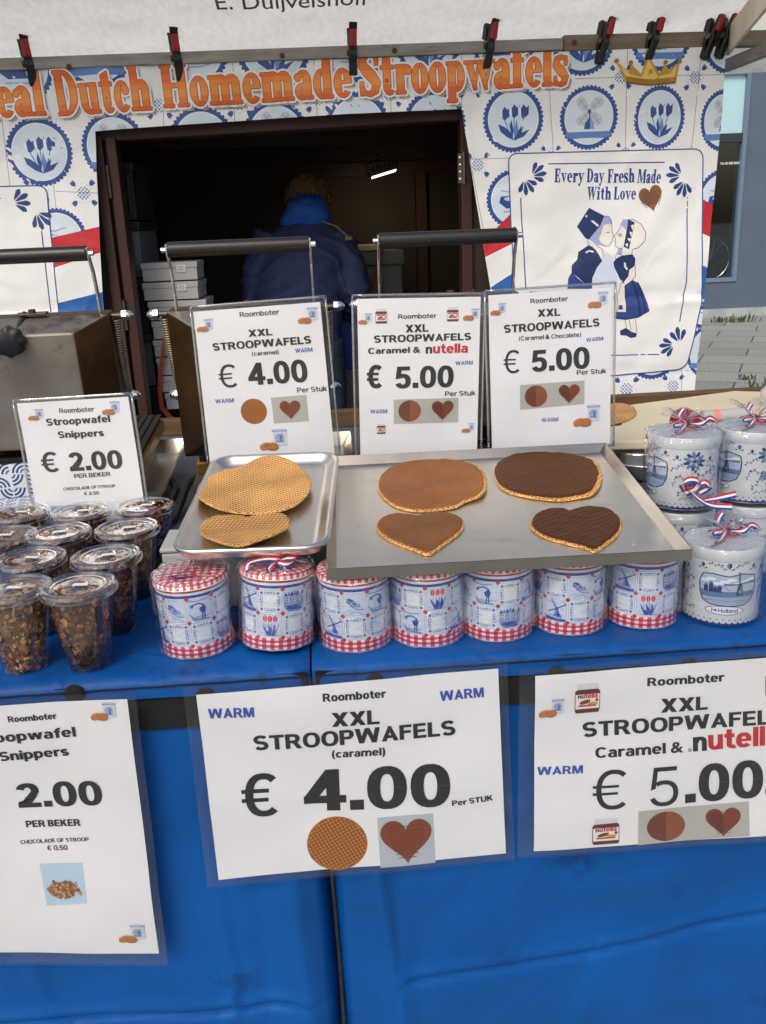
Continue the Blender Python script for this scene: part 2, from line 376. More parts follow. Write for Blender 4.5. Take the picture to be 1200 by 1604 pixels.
    G['m'] = ([_R(0, 0, V, X), _R(.58-V/2, 0, .58+V/2, X*.6), _R(1.16-V, 0, 1.16, X*.6)]+_arc(.36, X*.6, .22+V/2, X*.4+.015, max(.02, .22-V/2), X*.4+.015-B, 0, 180, 12)+_arc(.80+V*.18, X*.6, 1.16-.80-V*.18, X*.4+.015, max(.02, 1.16-.80-V*1.18), X*.4+.015-B, 0, 180, 12), 1.16)
    G['r'] = ([_R(0, 0, V, X)]+_arc(.44, X*.5, .44, X*.5+.01, .44-V*.8, X*.5+.01-B*1.1, 82, 150, 8), .48)
    G['s'] = (ess(.64, X+.02), .64)
    G['t'] = ([_R(.10, .2, .10+V, .96), _R(0, X-B, .46, X)]+_arc(.10+V+.10, .22, V+.10, .235, .10, .235-B, 180, 285, 8), .47)
    G['f'] = ([_R(.10, 0, .10+V, .76), _R(0, X-B, .46, X)]+_arc(.10+V+.10, .76, V+.10, .25, .10, .25-B, 80, 180, 8), .46)
    G['u'] = ([_R(0, X*.4, V, X), _R(.68-V, 0, .68, X)]+_arc(.32, X*.4, .32, X*.4+.015, max(.02, .32-V), X*.4+.015-B, 180, 360, 14), .68)
    G['v'] = ([[(0, X), (D, X), (.37+D/2, 0), (.37-D/2, 0)], [(.74, X), (.74-D, X), (.37-D/2, 0), (.37+D/2, 0)]], .74)
    G['w'] = ([[(0, X), (D*.95, X), (.30+D*.45, 0), (.30-D*.45, 0)], [(.30-D*.45, 0), (.30+D*.45, 0), (.54+D*.42, X), (.54-D*.42, X)], [(1.08, X), (1.08-D*.95, X), (.78-D*.45, 0), (.78+D*.45, 0)], [(.78+D*.45, 0), (.78-D*.45, 0), (.54-D*.42, X), (.54+D*.42, X)]], 1.08)
    G['k'] = ([_R(0, 0, V, 1), [(V-.02, .2), (V-.02, .44), (.40, X), (.70, X)], [(.24, .34), (.42, .52), (.74, 0), (.46, 0)]], .74)
    G['a'] = ([_R(.66-V, 0, .66, X*.62)]+_arc(.34, X*.62, .32, X*.38+.015, max(.02, .32-V), X*.38+.015-B, 0, 158, 12)+_arc(.30, .225, .30, .24, max(.02, .30-V*.95), max(.012, .24-B*.8), 60, 330, 16)+[_R(.28, .465-B*.75, .5, .465)], .68)
    G['0'] = (_arc(.37, .5, .37, .515, .37-V, .515-B), .74)
    G['1'] = ([_R(.26, 0, .26+V, 1), [(.04, .66), (.04, .84), (.3, 1), (.3, .78)]], .26+V)
    G['2'] = (_arc(.36, .67, .35, .345, .35-V, .345-B, -8, 165, 16)+[[(.71, .66), (.71-V, .66), (.52-V*.9, .44), (.60, .42)], [(.62, .45), (.44-V*.6, .46), (0, .0), (.02, B*1.3)], [(0, 0), (.30, 0), (.62, .45), (.36, .48)], _R(0, 0, .72, B)], .74)
    G['4'] = ([_R(.70-V*1.15, 0, .70-V*.15, 1), _R(0, .19, .78, .19+B), [(0, .20), (0, .34), (.42, 1), (.62, 1), (.62, .86), (.24, .30)]], .78)
    G['5'] = ([_R(.10, 1-B, .68, 1), [(.10, 1), (.10+V*.9, 1), (.04+V*.9, .46), (.03, .42)], ]+_arc(.36, .325, .36, .34, .36-V, .34-B, -160, 128, 20), .74)
    G['€'] = (_arc(.50, .5, .42, .515, .42-V, .515-B, 48, 312)+[_R(0, .56, .62, .56+B*.62), _R(0, .44-B*.62, .60, .44)], .86)
    G['.'] = ([_R(0, 0, V*1.05, V*1.0)], V*1.05)
    G['('] = (_rib([(.30, 1.02, V*.6), (.16, .8, V*.85), (.12, .42, V), (.16, .0, V*.85), (.30, -.22, V*.6)]), .36); G[')'] = ([[(.36-x, y) for x, y in q] for q in G['('][0]], .36)
    _GF[(V, B)] = G; return G

# printed inks (true ink colours)
K = (.012, .012, .013); BLU = hx('3350a8'); WHITE = (.86, .86, .86); RED = hx('c0202c'); NAVY = hx('22407e'); DELFT = hx('2f4f96')
PALE = hx('bcd0e6'); TAN = hx('c07a3a'); ORANGE = hx('e5762a'); MID = hx('6f8cc4'); GREYB = hx('a9b7cc')

def icon_tin(A, cx, cy, w_, h_):
    a = A.at(cx, cy, w_/2, h_/2)
    a.rect(-.88, -.95, .88, .75, hx('cdd4de'), 1); a.disc(0, -.93, .88, hx('cdd4de'), 1.2, .12); a.rect(-1, .7, 1, .95, hx('8796b2'), 2); a.disc(0, .93, 1, hx('b9c3d2'), 2.4, .14)
    a.disc(-.05, -.1, .62, hx('a3b1cb'), 2, .55, 16); a.rect(.0, -.5, .25, .1, hx('5b74a8'), 3); a.line([(-.3, .35), (.5, -.05)], .09, hx('5b74a8'), 3); a.line([(-.15, -.2), (.4, .45)], .09, hx('5b74a8'), 3.3); a.line([(-.6, -.5), (.5, -.55)], .12, hx('5b74a8'), 3.4); a.line([(-.7, .05), (-.3, .0)], .08, hx('6f86b4'), 3.5)
def icon_cookies(A, cx, cy, w_):
    a = A.at(cx, cy, w_/2)
    for dx, dy, r, c in ((-.35, -.02, .62, 'a9602c'), (-.38, .08, .6, 'c8824a'), (.35, -.12, .58, '9c5526'), (.35, .0, .58, 'b56c36'), (.35, .1, .56, 'c27c44')):
        a.disc(dx, dy, r, hx(c), 1+(dx > 0)*.6+dy, .36, 20, .35 if dx < 0 else .05)
    for k in range(-3, 4): a.line([(-.38+k*.13-.05, -.06+k*.05), (-.38+k*.13+.05, .20+k*.05)], .03, hx('9a5a28'), 3); a.line([(.35+k*.13, -.10), (.35+k*.13, .24)], .025, hx('96562a'), 3.4)
def icon_jar(A, cx, cy, w_, h_):
    a = A.at(cx, cy, w_/2, h_/2)
    a.poly([(-.9, -1), (.9, -1), (1, -.8), (1, .45), (.8, .62), (-.8, .62), (-1, .45), (-1, -.8)], hx('5c2a1e'), 1)
    a.rect(-.85, .6, .85, 1, hx('d6d6d8'), 2); a.rect(-.95, -.72, .95, .28, hx('ece6e0'), 2)
    a.text('n', (-.78, .02), (-.5, .02), .3, K, 4, 2); a.text('utella', (-.48, .02), (.8, .02), .34, RED, 4, 2)
    a.disc(-.2, -.25, .45, hx('7c3a22'), 3, .14, 14, .2); a.disc(.4, -.38, .4, hx('c79a4a'), 3, .12, 14); a.line([(-.7, -.5), (.7, -.5)], .12, hx('b9493a'), 3.4); a.disc(.75, -.15, .12, RED, 3)
def print_waffle(A, cx, cy, rx, ry, n=8):
    a = A.at(cx, cy, rx, ry); a.disc(0, 0, 1, hx('b06a26'), 1, n=40); a.disc(0, 0, .95, hx('c9812f'), 1.5, n=40)
    for d in (.45, .45+math.pi/2):
        for k in range(-n, n+1):
            t = k/(n+.5); h = math.sqrt(max(0, .95**2-t*t))
            if h < .05: continue
            co, si = math.cos(d), math.sin(d)
            a.line([(t*co-h*-si*-1, t*si-h*co), (t*co+h*-si, t*si+h*co)] if False else [(t*co+h*si, t*si-h*co), (t*co-h*si, t*si+h*co)],   .045, hx('86491a'), 2+(d > 1)*.5)
def print_heart(A, cx, cy, r, sy=1, c='7e3a1c', split=None, n=9):
    A.heart(cx, cy, r, hx(c), 2, 0, sy)
    a = A.at(cx, cy, r, r*sy)
    for k in range(n):     # faint ridges across the pictured wafer
        y = .62-k*.16; hw = .82*min(1, math.sqrt(max(.02, (y+.95)/1.25))) if y < .4 else .78
        a.line([(-hw*.9, y), (hw*.9, y)], .03, hx('6a2f16'), 2.6)
    if split: a.poly([(-.02, .55), (-.5, .75), (-.93, .45), (-.75, -.05), (-.3, -.55), (-.02, -.8)], hx(split), 3)
def print_half(A, cx, cy, rx, ry):
    a = A.at(cx, cy, rx, ry); a.disc(0, 0, 1, hx('8a4a2a'), 2, n=36)
    a.poly([(math.cos(rad(t))*.99+0, math.sin(rad(t))*.99) for t in range(90, 271, 9)], hx('6e3420'), 3, True)

# ------------------------------------------------------------------ materials
m_print = mat('printed_paper', attr='Col', rough=.55, bump=(14, .12, .004), vary=.03, vscale=6)
m_film = clear_film('laminate', .12, .018, .4, (.93, .94, .96), (9, .35, .01))
m_blue = mat('blue_tarp', hx('064f99'), .46, vary=.14, vscale=5, bump=(26, .22, .01), dirt=(hx('0b3470'), 7, .62), spec=.22)
m_bluetop = mat('blue_tarp_top', hx('064c93'), .5, vary=.18, vscale=9, bump=(40, .3, .006), dirt=(hx('1c2c44'), 22, .59), spec=.22)
creased(m_blue, 3.2, .05, .35, .012); creased(m_bluetop, 6, .05, .3, .006)
m_black = mat('black_webbing', (.006, .006, .007), .9, bump=(300, .5, .002))
m_steel = mat('brushed_steel', (.86, .79, .67), .32, 1, vary=.05, vscale=5, stretch=(1, 2, 1), bump=(24, .05, .001), dirt=((.70, .64, .54), 9, .60))
m_rim_darkened = mat('polished_edge_darkened', (.40, .37, .33), .2, 1, vary=.12, vscale=12)  # polished tray rim, with dark reflections painted into its base colour
m_spring = mat('coil_spring', (.30, .24, .17), .42, .8, vary=.3, vscale=30)
m_alu = mat('worn_aluminium', (.76, .72, .65), .33, 1, vary=.08, vscale=14, bump=(30, .1, .001))
m_dsteel = mat('stained_steel', (.31, .275, .23), .45, .8, vary=.28, vscale=7, dirt=(hx('4c3018'), 9, .54), bump=(18, .15, .002))
m_rust = mat('baked_metal', hx('5a4128'), .5, .55, vary=.35, vscale=12, dirt=(hx('22150c'), 10, .55), bump=(60, .3, .002))
m_heat = mat('heat_stained_steel', hx('584128'), .42, .75, vary=.3, vscale=9, dirt=(hx('566478'), 5, .58), bump=(30, .2, .002))
m_rod = mat('dark_rod', (.12, .10, .08), .4, .8, vary=.3, vscale=40)
m_nut = mat('zinc_nut', (.75, .75, .74), .25, 1)
m_grip = mat('black_grip', (.014, .014, .013), .36, bump=(120, .2, .001), vary=.2)
m_knob = mat('black_knob', (.008, .008, .008), .45)
m_iron = mat('cast_iron', (.02, .018, .016), .55, .3, bump=(200, .3, .001))
m_gold = mat('greasy_edge', hx('8a6a2a'), .4, .5, vary=.4, vscale=30)
m_card = mat('white_card', hx('b4b3b2'), .8, vary=.05, vscale=9)
m_brown = mat('brown_paint', hx('3a1710'), .55, vary=.25, vscale=7, bump=(40, .15, .002))
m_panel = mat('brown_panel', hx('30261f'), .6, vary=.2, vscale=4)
m_wood = mat('bare_wood', hx('5e432a'), .7, vary=.3, vscale=5, stretch=(1, 8, 8), bump=(30, .3, .003))
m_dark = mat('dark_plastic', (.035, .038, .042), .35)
m_greyplastic = mat('grey_plastic', hx('6d7276'), .45, vary=.08)
m_bluecrate = mat('blue_plastic', hx('1b3fa0'), .4)
m_strap = mat('orange_strap', hx('a6482a'), .7)
m_tarp = mat('white_tarp', hx('fbf6ea'), .5, trans=.8, vary=.06, vscale=55, bump=(22, 1.0, .03), stretch=(1, .35, 1))
m_banner = mat('banner_vinyl', attr='Col', rough=.5, bump=(7, .35, .02), vary=.03, vscale=3)
creased(m_banner, 2.6, .03, .18, .010)
m_batten = mat('grey_batten', hx('8d8880'), .6, .2, vary=.25, vscale=9, stretch=(1, 6, 6), dirt=(hx('4a4238'), 14, .62))
m_batwood = mat('weathered_wood', hx('7a6c5c'), .75, vary=.3, vscale=6, stretch=(1, 9, 9))
m_clampred = mat('clamp_red', hx('9c1c20'), .4)
m_clip = clear_film('clear_cup', .05, .05, .5, (.97, .97, .97))
m_lidclear = clear_film('clear_lid', .08, .11, .95, (.96, .965, .97), (40, .18, .002))
m_wrap = clear_film('cellophane', .06, .035, .8, (.985, .985, .985), (34, 1.0, .016))
m_wrap2 = clear_film('clear_cellophane', .05, .02, .7, (.985, .985, .985), (26, .8, .014))
m_chips = mat('wafer_snippets', attr='Col', rough=.6, bump=(160, .4, .002), spec=.4)
m_syrup = mat('dark_syrup', (.03, .012, .008), .25)
m_tinprint = mat('printed_tin', attr='Col', rough=.3, spec=.5)
m_ribbon = mat('ribbon', attr='Col', rough=.4)
m_board = mat('cream_board', hx('e0d2b0'), .5, vary=.06, vscale=4, dirt=(hx('b98e4e'), 3, .60))
m_navy = mat('navy_nylon', hx('434f7c'), .6, vary=.1, vscale=12, spec=.3)
m_hood = mat('blue_hood', hx('3874ec'), .8, vary=.12, vscale=14)
m_hair = mat('brown_curls', hx('8f7354'), .75, vary=.4, vscale=40)
m_jeans = mat('jeans', hx('33475e'), .85, vary=.25, vscale=20)
m_skin = mat('skin', hx('b98468'), .55)

# ------------------------------------------------------------------ ground and the building across the street
def paving():
    m = mat('pavement', hx('8c8d88'), .85); t = m.node_tree; N = t.nodes; L = t.links; b = N['Principled BSDF']
    tc = N['Texture Coordinate']; br = N.new('ShaderNodeTexBrick'); br.offset = .5; br.inputs['Scale'].default_value = 1
    br.inputs['Brick Width'].default_value = .9; br.inputs['Row Height'].default_value = .6; br.inputs['Mortar Size'].default_value = .008
    br.inputs['Color1'].default_value = (*hx('a3a59d'), 1); br.inputs['Color2'].default_value = (*hx('93958e'), 1); br.inputs['Mortar'].default_value = (*hx('4a4c46'), 1)
    mp = N['Mapping']; mp.inputs['Rotation'].default_value = (0, 0, rad(28)); L.new(mp.outputs[0], br.inputs['Vector'])
    n = N.new('ShaderNodeTexNoise'); n.inputs['Scale'].default_value = 40; n.inputs['Detail'].default_value = 8; L.new(tc.outputs['Object'], n.inputs['Vector'])
    mr = N.new('ShaderNodeMapRange'); mr.inputs[1].default_value = .3; mr.inputs[2].default_value = .7; mr.inputs[3].default_value = .72; mr.inputs[4].default_value = 1.25; L.new(n.outputs['Fac'], mr.inputs[0])
    mx = N.new('ShaderNodeMix'); mx.data_type = 'RGBA'; mx.blend_type = 'MULTIPLY'; mx.inputs['Factor'].default_value = 1
    L.new(br.outputs[0], mx.inputs[6]); L.new(mr.outputs[0], mx.inputs[7]); L.new(mx.outputs[2], b.inputs['Base Color']); return m
tag(MB().add([(-150, -150, 0), (150, -150, 0), (150, 150, 0), (-150, 150, 0)], [(0, 1, 2, 3)]).build('pavement', paving()), kind='structure')

BY = 13.85
m_bpanel = mat('blue_grey_panel', hx('5a6779'), .45, vary=.06, vscale=2)
m_bframe = mat('window_frame', hx('6d8199'), .4)
m_bglass = clear_film('shop_glass', .02, .05, .4, (.75, .82, .85))
m_pale = mat('pale_glass', hx('b4dbe6'), .12, coat=.4)
m_plinth = mat('plinth', hx('a9adb0'), .8, vary=.15, vscale=6)
m_inside = mat('shop_inside', (.016, .018, .02), .8)
bld = tag(empty('shop_building', (6.5, BY, 0)), 'blue grey panelled shop front with a dark window across the paving', 'building')
def bp(mb, name, m, **k): o = mb.build(name, m, bld, **k); o.matrix_parent_inverse = Matrix.Translation((-6.5, -BY, 0)); return o
gx0, gx1 = 3.2, 6.32
wz0 = onY(1152, 434, BY).z; wz1 = onY(1175, 219, BY).z; wz2 = onY(1180, 116, BY).z
mb = MB()
mb.box((gx1+.06, BY, .12), (7.06, BY+.3, 8)); mb.box((7.075, BY+.01, .12), (14, BY+.3, 8)); mb.box((0, BY, .12), (gx0-.06, BY+.3, 8))
mb.box((gx0-.06, BY+.005, .12), (gx1+.06, BY+.3, wz0-.06)); mb.box((gx0-.06, BY+.005, wz2+.06), (gx1+.06, BY+.3, 8)); mb.box((7.055, BY+.02, .12), (7.08, BY+.28, 8))
bp(mb, 'wall', m_bpanel)
mb = MB().box((0, BY-.05, 0), (14, BY+.3, .12)); bp(mb, 'plinth', m_plinth)
mb = MB().box((gx0, BY+.05, wz0), (gx1, BY+.07, wz1-.02)); g = bp(mb, 'window', m_bglass)
mb = MB(); t_ = .055
mb.box((gx1, BY-.02, wz0-.06), (gx1+.06, BY+.1, wz2+.06)); mb.box((gx0-.06, BY-.02, wz0-.06), (gx0, BY+.1, wz2+.06)); mb.box((gx0, BY-.02, wz0-.06), (gx1, BY+.1, wz0)); mb.box((gx0, BY-.02, wz2), (gx1, BY+.1, wz2+.06))
fr = mb.build('window_frame', m_bframe, g); mb = MB().box((gx0, BY, wz1-.02), (gx1, BY+.1, wz1+.1)); mb.build('transom', mat('dark_frame', hx('2f3740'), .5), g)
mb = MB().box((gx0, BY+.04, wz1+.1), (gx1, BY+.08, wz2)); bp(mb, 'fanlight', m_pale)
mb = MB(); mb.box((gx0-.3, BY+1.9, 0), (gx1+.3, BY+2, wz2)); mb.box((gx0-.3, BY+.3, 0), (gx1+.3, BY+2, .05)); mb.box((gx1+.3, BY+.3, 0), (gx1+.4, BY+2, wz2)); mb.box((gx0-.4, BY+.3, 0), (gx0-.3, BY+2, wz2)); mb.box((gx0-.3, BY+.3, wz1+.1), (gx1+.3, BY+2, wz1+.2)); mb.box((gx0, BY+.32, .05), (gx1, BY+1.4, .5))
bp(mb, 'shop_room', m_inside)
A = Art(); p0 = onY(1128, 258, BY+.045); p1 = onY(1158, 257, BY+.045)
A.text('Tel.: 06 1600 8060', (p0.x, p0.z), (p1.x, p1.z), .035, (.8, .8, .8), 1, 2)
mb = MB(); A.build_into(mb, lambda x, z, o: (x, BY+.045-o, z)); mb.build('lettering', m_print, g)

# bicycle on the display step behind the glass
bk = tag(empty('bicycle', (5.9, BY+.75, .5)), 'bicycle with chrome handlebar standing behind the shop window', 'bicycle')
m_chrome = mat('chrome', (.8, .8, .8), .15, 1); m_tyre = mat('tyre', (.015, .015, .015), .7); m_bikeframe = mat('bike_frame', (.10, .12, .12), .3, .4)
def bkb(mb, n, m, par=bk): return mb.build(n, m, par, smooth=40)
def wheel(x):
    t = MB().tube([(x+.34*math.cos(a*math.pi/16), 0, .35+.34*math.sin(a*math.pi/16)) for a in range(33)], .018, 8); o = bkb(t, 'wheel', m_tyre)
    s_ = MB()
    for k in range(14): a = k*math.pi/7; s_.tube([(x, 0, .35), (x+.33*math.cos(a), 0, .35+.33*math.sin(a))], .002, 4)
    s_.tube([(x+.32*math.cos(a*math.pi/16), 0, .35+.32*math.sin(a*math.pi/16)) for a in range(33)], .008, 6); bkb(s_, 'rim', m_chrome, o)
wheel(.25); wheel(-.85)
bkb(MB().tube([(-.3, 0, .32), (-.42, 0, .85)], .02).tube([(-.3, 0, .32), (.1, 0, .9)], .02).tube([(-.42, 0, .78), (.08, 0, .86)], .018).tube([(-.85, 0, .35), (-.3, 0, .32)], .014).tube([(.08, 0, 1.02), (.25, 0, .35)], .018), 'frame', m_bikeframe)
bkb(MB().tube([(.08, 0, 1.02), (.06, 0, 1.14), (.13, 0, 1.16)], .014).tube([(-.08, -.28, 1.10), (.05, -.27, 1.12), (.14, -.15, 1.15), (.16, 0, 1.16), (.14, .15, 1.15), (.05, .27, 1.12), (-.08, .28, 1.10)], .013), 'handlebar', m_chrome)
bkb(MB().lathe([(.001, .90), (.06, .9), (.09, .93), (.05, .96), (.001, .965)], 16, (-.44, 0, 0)), 'saddle', m_tyre)
bk.location = (5.93, BY+.55, .5)

m_weed = mat('weed_leaf', hx('42562a'), .7, vary=.3)
for i, (px, py, sz) in enumerate(((1128, 505, 1), (1160, 505, 1.25), (1170, 595, .6), (1200, 612, 1.1))):
    c = onZ(px, py, 0); mb = MB()
    for k in range(24):
        a = random.uniform(0, 6.28); l = random.uniform(.04, .12)*sz; r0 = random.uniform(0, .11)*sz; bx, by = c.x+r0*math.cos(a)*1.5, c.y+r0*math.sin(a)*.4
        a = random.uniform(0, 6.28); d = Vector((math.cos(a)*.6*l, math.sin(a)*.4*l, l)); s_ = Vector((-math.sin(a), math.cos(a), 0))*.012*sz
        b0 = Vector((bx, by, 0)); mb.add([b0-s_*.4, b0+s_*.4, b0+d*.6+s_, b0+d, b0+d*.6-s_], [(0, 1, 2, 3, 4)])
    o = mb.build('weed', m_weed)
    tag(o, ('weed tuft at the foot of the shop wall, nearer the banner', 'larger weed tuft at the foot of the shop wall under the panel', 'small weed growing in a joint of the paving slabs', 'weed in the paving just behind the cream board')[i], 'weed', 'weeds in the paving')

# ------------------------------------------------------------------ the brown trailer the waffles are sold from
TY = 3.45
trl = tag(empty('market_trailer', (-.1, TY, 0)), 'dark brown wooden market trailer open at the front behind the waffle irons', 'trailer')
def tp(mb, name, m, par=None, **k):
    o = mb.build(name, m, par or trl, **k)
    if par is None: o.matrix_parent_inverse = Matrix.Translation((.1, -TY, 0))
    return o
XL, XR, YB, ZT, ZF = -1.12, .92, 5.5, 2.02, .12
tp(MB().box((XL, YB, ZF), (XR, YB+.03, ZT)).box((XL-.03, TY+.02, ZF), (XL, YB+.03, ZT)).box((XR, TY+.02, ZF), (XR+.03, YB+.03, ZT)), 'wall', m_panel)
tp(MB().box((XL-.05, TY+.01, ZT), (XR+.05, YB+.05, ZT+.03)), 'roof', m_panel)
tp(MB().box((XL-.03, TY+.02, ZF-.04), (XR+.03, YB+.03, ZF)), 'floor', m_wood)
h0, h1 = onY(170, 205, 3.43), onY(705, 172, 3.43)
mb = MB(); mb.add([(-.80, 3.43, 1.832), (.56, 3.43, 1.862), (.56, 3.43, 1.93), (-.80, 3.43, 1.93), (-.80, 3.52, 1.832), (.56, 3.52, 1.862), (.56, 3.52, 1.93), (-.80, 3.52, 1.93)], ((0, 1, 2, 3), (7, 6, 5, 4), (4, 5, 1, 0), (3, 2, 6, 7), (0, 3, 7, 4), (1, 5, 6, 2)))
tp(mb, 'header_beam', m_brown, bevel=.004)
tp(MB().box((XL-.03, TY, ZF), (-.72, TY+.06, ZT)), 'front_panel', m_panel); tp(MB().box((.535, TY, ZF), (XR+.03, TY+.06, ZT)), 'front_panel', m_panel)
mb = MB(); mb.box((-.77, 3.41, .3), (-.735, 3.448, 1.85)); mb.box((-.725, 3.42, .3), (-.69, 3.50, 1.85)); tp(mb, 'jamb', m_brown, bevel=.003)
mb = MB(); mb.box((.525, 3.42, .3), (.565, 3.50, 1.87)); tp(mb, 'jamb', m_brown, bevel=.003)
for bx, z in ((-.728, 1.70), (-.728, 1.24), (.535, 1.70), (.565, 1.22)):
    hg = tp(MB().tube([(bx, 3.412, z-.055), (bx, 3.412, z+.055)], .006, 8).box((bx-.022, 3.416, z-.05), (bx-.004, 3.4195, z+.05)), 'hinge', m_rod)
    mb = MB()
    for dz in (-.036, -.012, .012, .036): mb.lathe([(.005, 0), (.0045, .003), (.0, .004)], 10, mtx=Matrix.Translation((bx-.014, 3.4155, z+dz)) @ Matrix.Rotation(rad(90), 4, 'X'))
    mb.build('bolt', m_nut, hg)
mb = MB(); mb.box((XL, 4.6, 1.90), (XR, 4.66, 1.99)); mb.box((XL, 5.44, 1.80), (XR, 5.498, 1.87)); tp(mb, 'ceiling_beam', m_brown)
for x in (-.93, .02, .60): tp(MB().box((x-.03, 5.43, ZF), (x+.03, 5.498, 1.80)), 'wall_post', m_brown)
mb = MB(); mb.box((-.70, 3.4, .68), (.53, 3.62, .715)); mb.box((-.70, 3.395, .60), (.53, 3.42, .68)); tp(mb, 'sill_board', m_wood, bevel=.003)

# floodlight in the trailer (lit)
fl = tag(empty('floodlight', tuple(onY(600, 268, 4.6))), 'small lit floodlight hanging from the trailer ceiling', 'lamp')
mb = MB().box((-.07, -.045, -.012), (.07, .045, .018))
for k in range(7): mb.box((-.065+k*.02, -.04, .018), (-.060+k*.02, .04, .034))
b_ = mb.build('housing', m_dark, fl, bevel=.003); fl.rotation_euler = (rad(-3), rad(-14), 0)
e = bpy.data.materials.new('lit_lens'); e.use_nodes = True; e.node_tree.nodes['Principled BSDF'].inputs['Emission Color'].default_value = (1, .85, .6, 1); e.node_tree.nodes['Principled BSDF'].inputs['Emission Strength'].default_value = 3.2
MB().box((-.06, -.036, -.016), (.06, .036, -.012)).build('lens', e, fl)
MB().tube([(-.075, 0, 0), (-.075, 0, .05), (0, .01, .06), (.075, 0, .05), (.075, 0, 0)], .004, 6).tube([(0, .01, .06), (-.02, .02, .14), (-.03, .02, .20)], .007, 6).build('bracket', m_dark, fl)
lp = bpy.data.lights.new('floodlight_beam', 'SPOT'); lp.energy = 5; lp.color = (1, .74, .42); lp.spot_size = rad(100); lp.spot_blend = 1; lp.shadow_soft_size = .05
lo = bpy.data.objects.new('floodlight_beam', lp); COL.objects.link(lo); lo.location = onY(600, 268, 4.6)+Vector((0, .06, -.05)); lo.rotation_euler = (Vector((-.1, -1.0, .52))).to_track_quat('Z', 'Y').to_euler()

# cartons on the sill
for i, (y0, y1, dx) in enumerate(((410, 440, 0), (441, 470, 0), (471, 501, .012), (502, 531, .016), (532, 559, .016), (560, 588, .02), (589, 615, .026), (616, 642, .034))):
    z1, z0 = onY(262, y0, 3.62).z, onY(262, y1, 3.62).z; x0 = -.692+dx; wd = .21+.012*(i % 3 == 2)
    c = tag(empty('carton', (x0+wd/2, 3.75, z0)), ('topmost white carton of the stack in the trailer', 'white carton with a label, second from the top of the stack', 'white carton third from the top, just above the orange strap', 'white carton fourth from the top of the stack', 'white carton fifth from the top of the stack', 'white carton third from the bottom of the stack', 'white carton second from the bottom of the stack', 'white carton at the bottom of the stack, on the sill')[i], 'carton', 'white cartons stacked in the trailer')
    h = z1-z0-.003; c.rotation_euler.z = random.uniform(-.05, .03)
    MB().box((-wd/2, -.12, 0), (wd/2, .12, h-.022)).build('box', m_card, c, bevel=.002)
    MB().box((-wd/2-.003, -.123, h-.022), (wd/2+.003, .123, h)).build('lid', m_card, c, bevel=.002)
    a = Art(); a.rect(.028, h*.45, .062, h*.85, (.7, .7, .7), 1)
    for k in range(4): a.rect(.032, h*(.50+.08*k), .032+(.022 if k % 2 else .027), h*(.53+.08*k), (.15, .15, .15), 2)
    if i < 2:
        mb = MB(); a.build_into(mb, lambda x, z, o: (x, -.1235-o, z)); mb.build('label', m_print, c)
cx = [onY(x, y, 3.60) for x, y in ((263, 500), (258, 535), (252, 575), (250, 610), (254, 640), (268, 655), (290, 664))]
mb = MB(); pts = [(p.x, p.y, p.z) for p in cx]
for i in range(len(pts)-1):
    a_, b_ = Vector(pts[i]), Vector(pts[i+1]); s_ = Vector((.009, 0, .004)); mb.add([a_-s_, a_+s_, b_+s_, b_-s_], [(0, 1, 2, 3)])
    o_ = Vector((0, .002, 0)); mb.add([a_-s_+o_, a_+s_+o_, b_+s_+o_, b_-s_+o_], [(3, 2, 1, 0)])
tag(mb.build('strap', m_strap), 'orange strap looping down past the white cartons', 'strap')

# dark crates beside the cartons
for i in range(5):
    z0 = .715+i*.215; x0 = -.80+.006*i; mb = MB(); c = tag(empty('plastic_crate', (-.755, 3.9, z0)), ('bottom dark grey crate of the stack inside the left jamb', 'dark grey crate second from the bottom inside the left jamb', 'middle dark grey crate of the stack inside the left jamb', 'dark grey crate second from the top inside the left jamb', 'topmost dark grey crate inside the left jamb')[i], 'crate', 'dark crates stacked inside the left jamb')
    mb.box((-.075, -.2, 0), (.055, .2, .19)); 
    for k in range(3): mb.box((-.06+.045*k, -.205, .02), (-.048+.045*k, -.2, .17))
    mb.build('body', m_greyplastic if i in (1, 3) else m_dark, c, bevel=.004)
    MB().box((-.083, -.212, .175), (.063, .212, .21)).build('rim', m_dark, c, bevel=.004)

# grey bin and crates on the right inside the trailer
g = tag(empty('storage_bin', (.30, 4.75, .12)), 'tall grey bin with a cream lid beside the man', 'bin')
q0, q1 = onY(560, 385, 4.75), onY(625, 480, 4.75)
MB().box((-.30, 0, 0), (.12, .4, q0.z-.12-.10)).build('body', m_greyplastic, g, bevel=.01)
MB().box((-.31, -.01, q0.z-.22), (.13, .41, q0.z-.15)).build('rim', m_greyplastic, g, bevel=.006); MB().box((-.31, -.012, q0.z-.148), (.0, .41, q0.z-.12)).build('lid', m_board, g, bevel=.004)
mb = MB(); s0 = onY(600, 385, 4.7); s1 = onY(580, 460, 4.7)
mb.add([(s0.x-.012, 4.7, s0.z), (s0.x+.012, 4.7, s0.z), (s1.x+.012, 4.7, s1.z), (s1.x-.012, 4.7, s1.z)], [(3, 2, 1, 0)]).add([(s0.x-.012, 4.705, s0.z), (s0.x+.012, 4.705, s0.z), (s1.x+.012, 4.705, s1.z), (s1.x-.012, 4.705, s1.z)], [(0, 1, 2, 3)])
tag(mb.build('strap', m_strap), 'orange strap hanging in front of the tall grey bin', 'strap')
bz = onY(540, 470, 4.5).z; bz2 = onY(540, 580, 4.5).z
c = tag(empty('plastic_crate', (.16, 4.5, .68)), 'grey plastic crate below the blue one behind the man', 'crate'); MB().box((-.14, 0, -.56), (.2, .3, bz2-.70)).build('body', m_greyplastic, c, bevel=.006); MB().box((-.15, -.01, bz2-.70), (.21, .31, bz2-.68)).build('rim', m_greyplastic, c, bevel=.004)
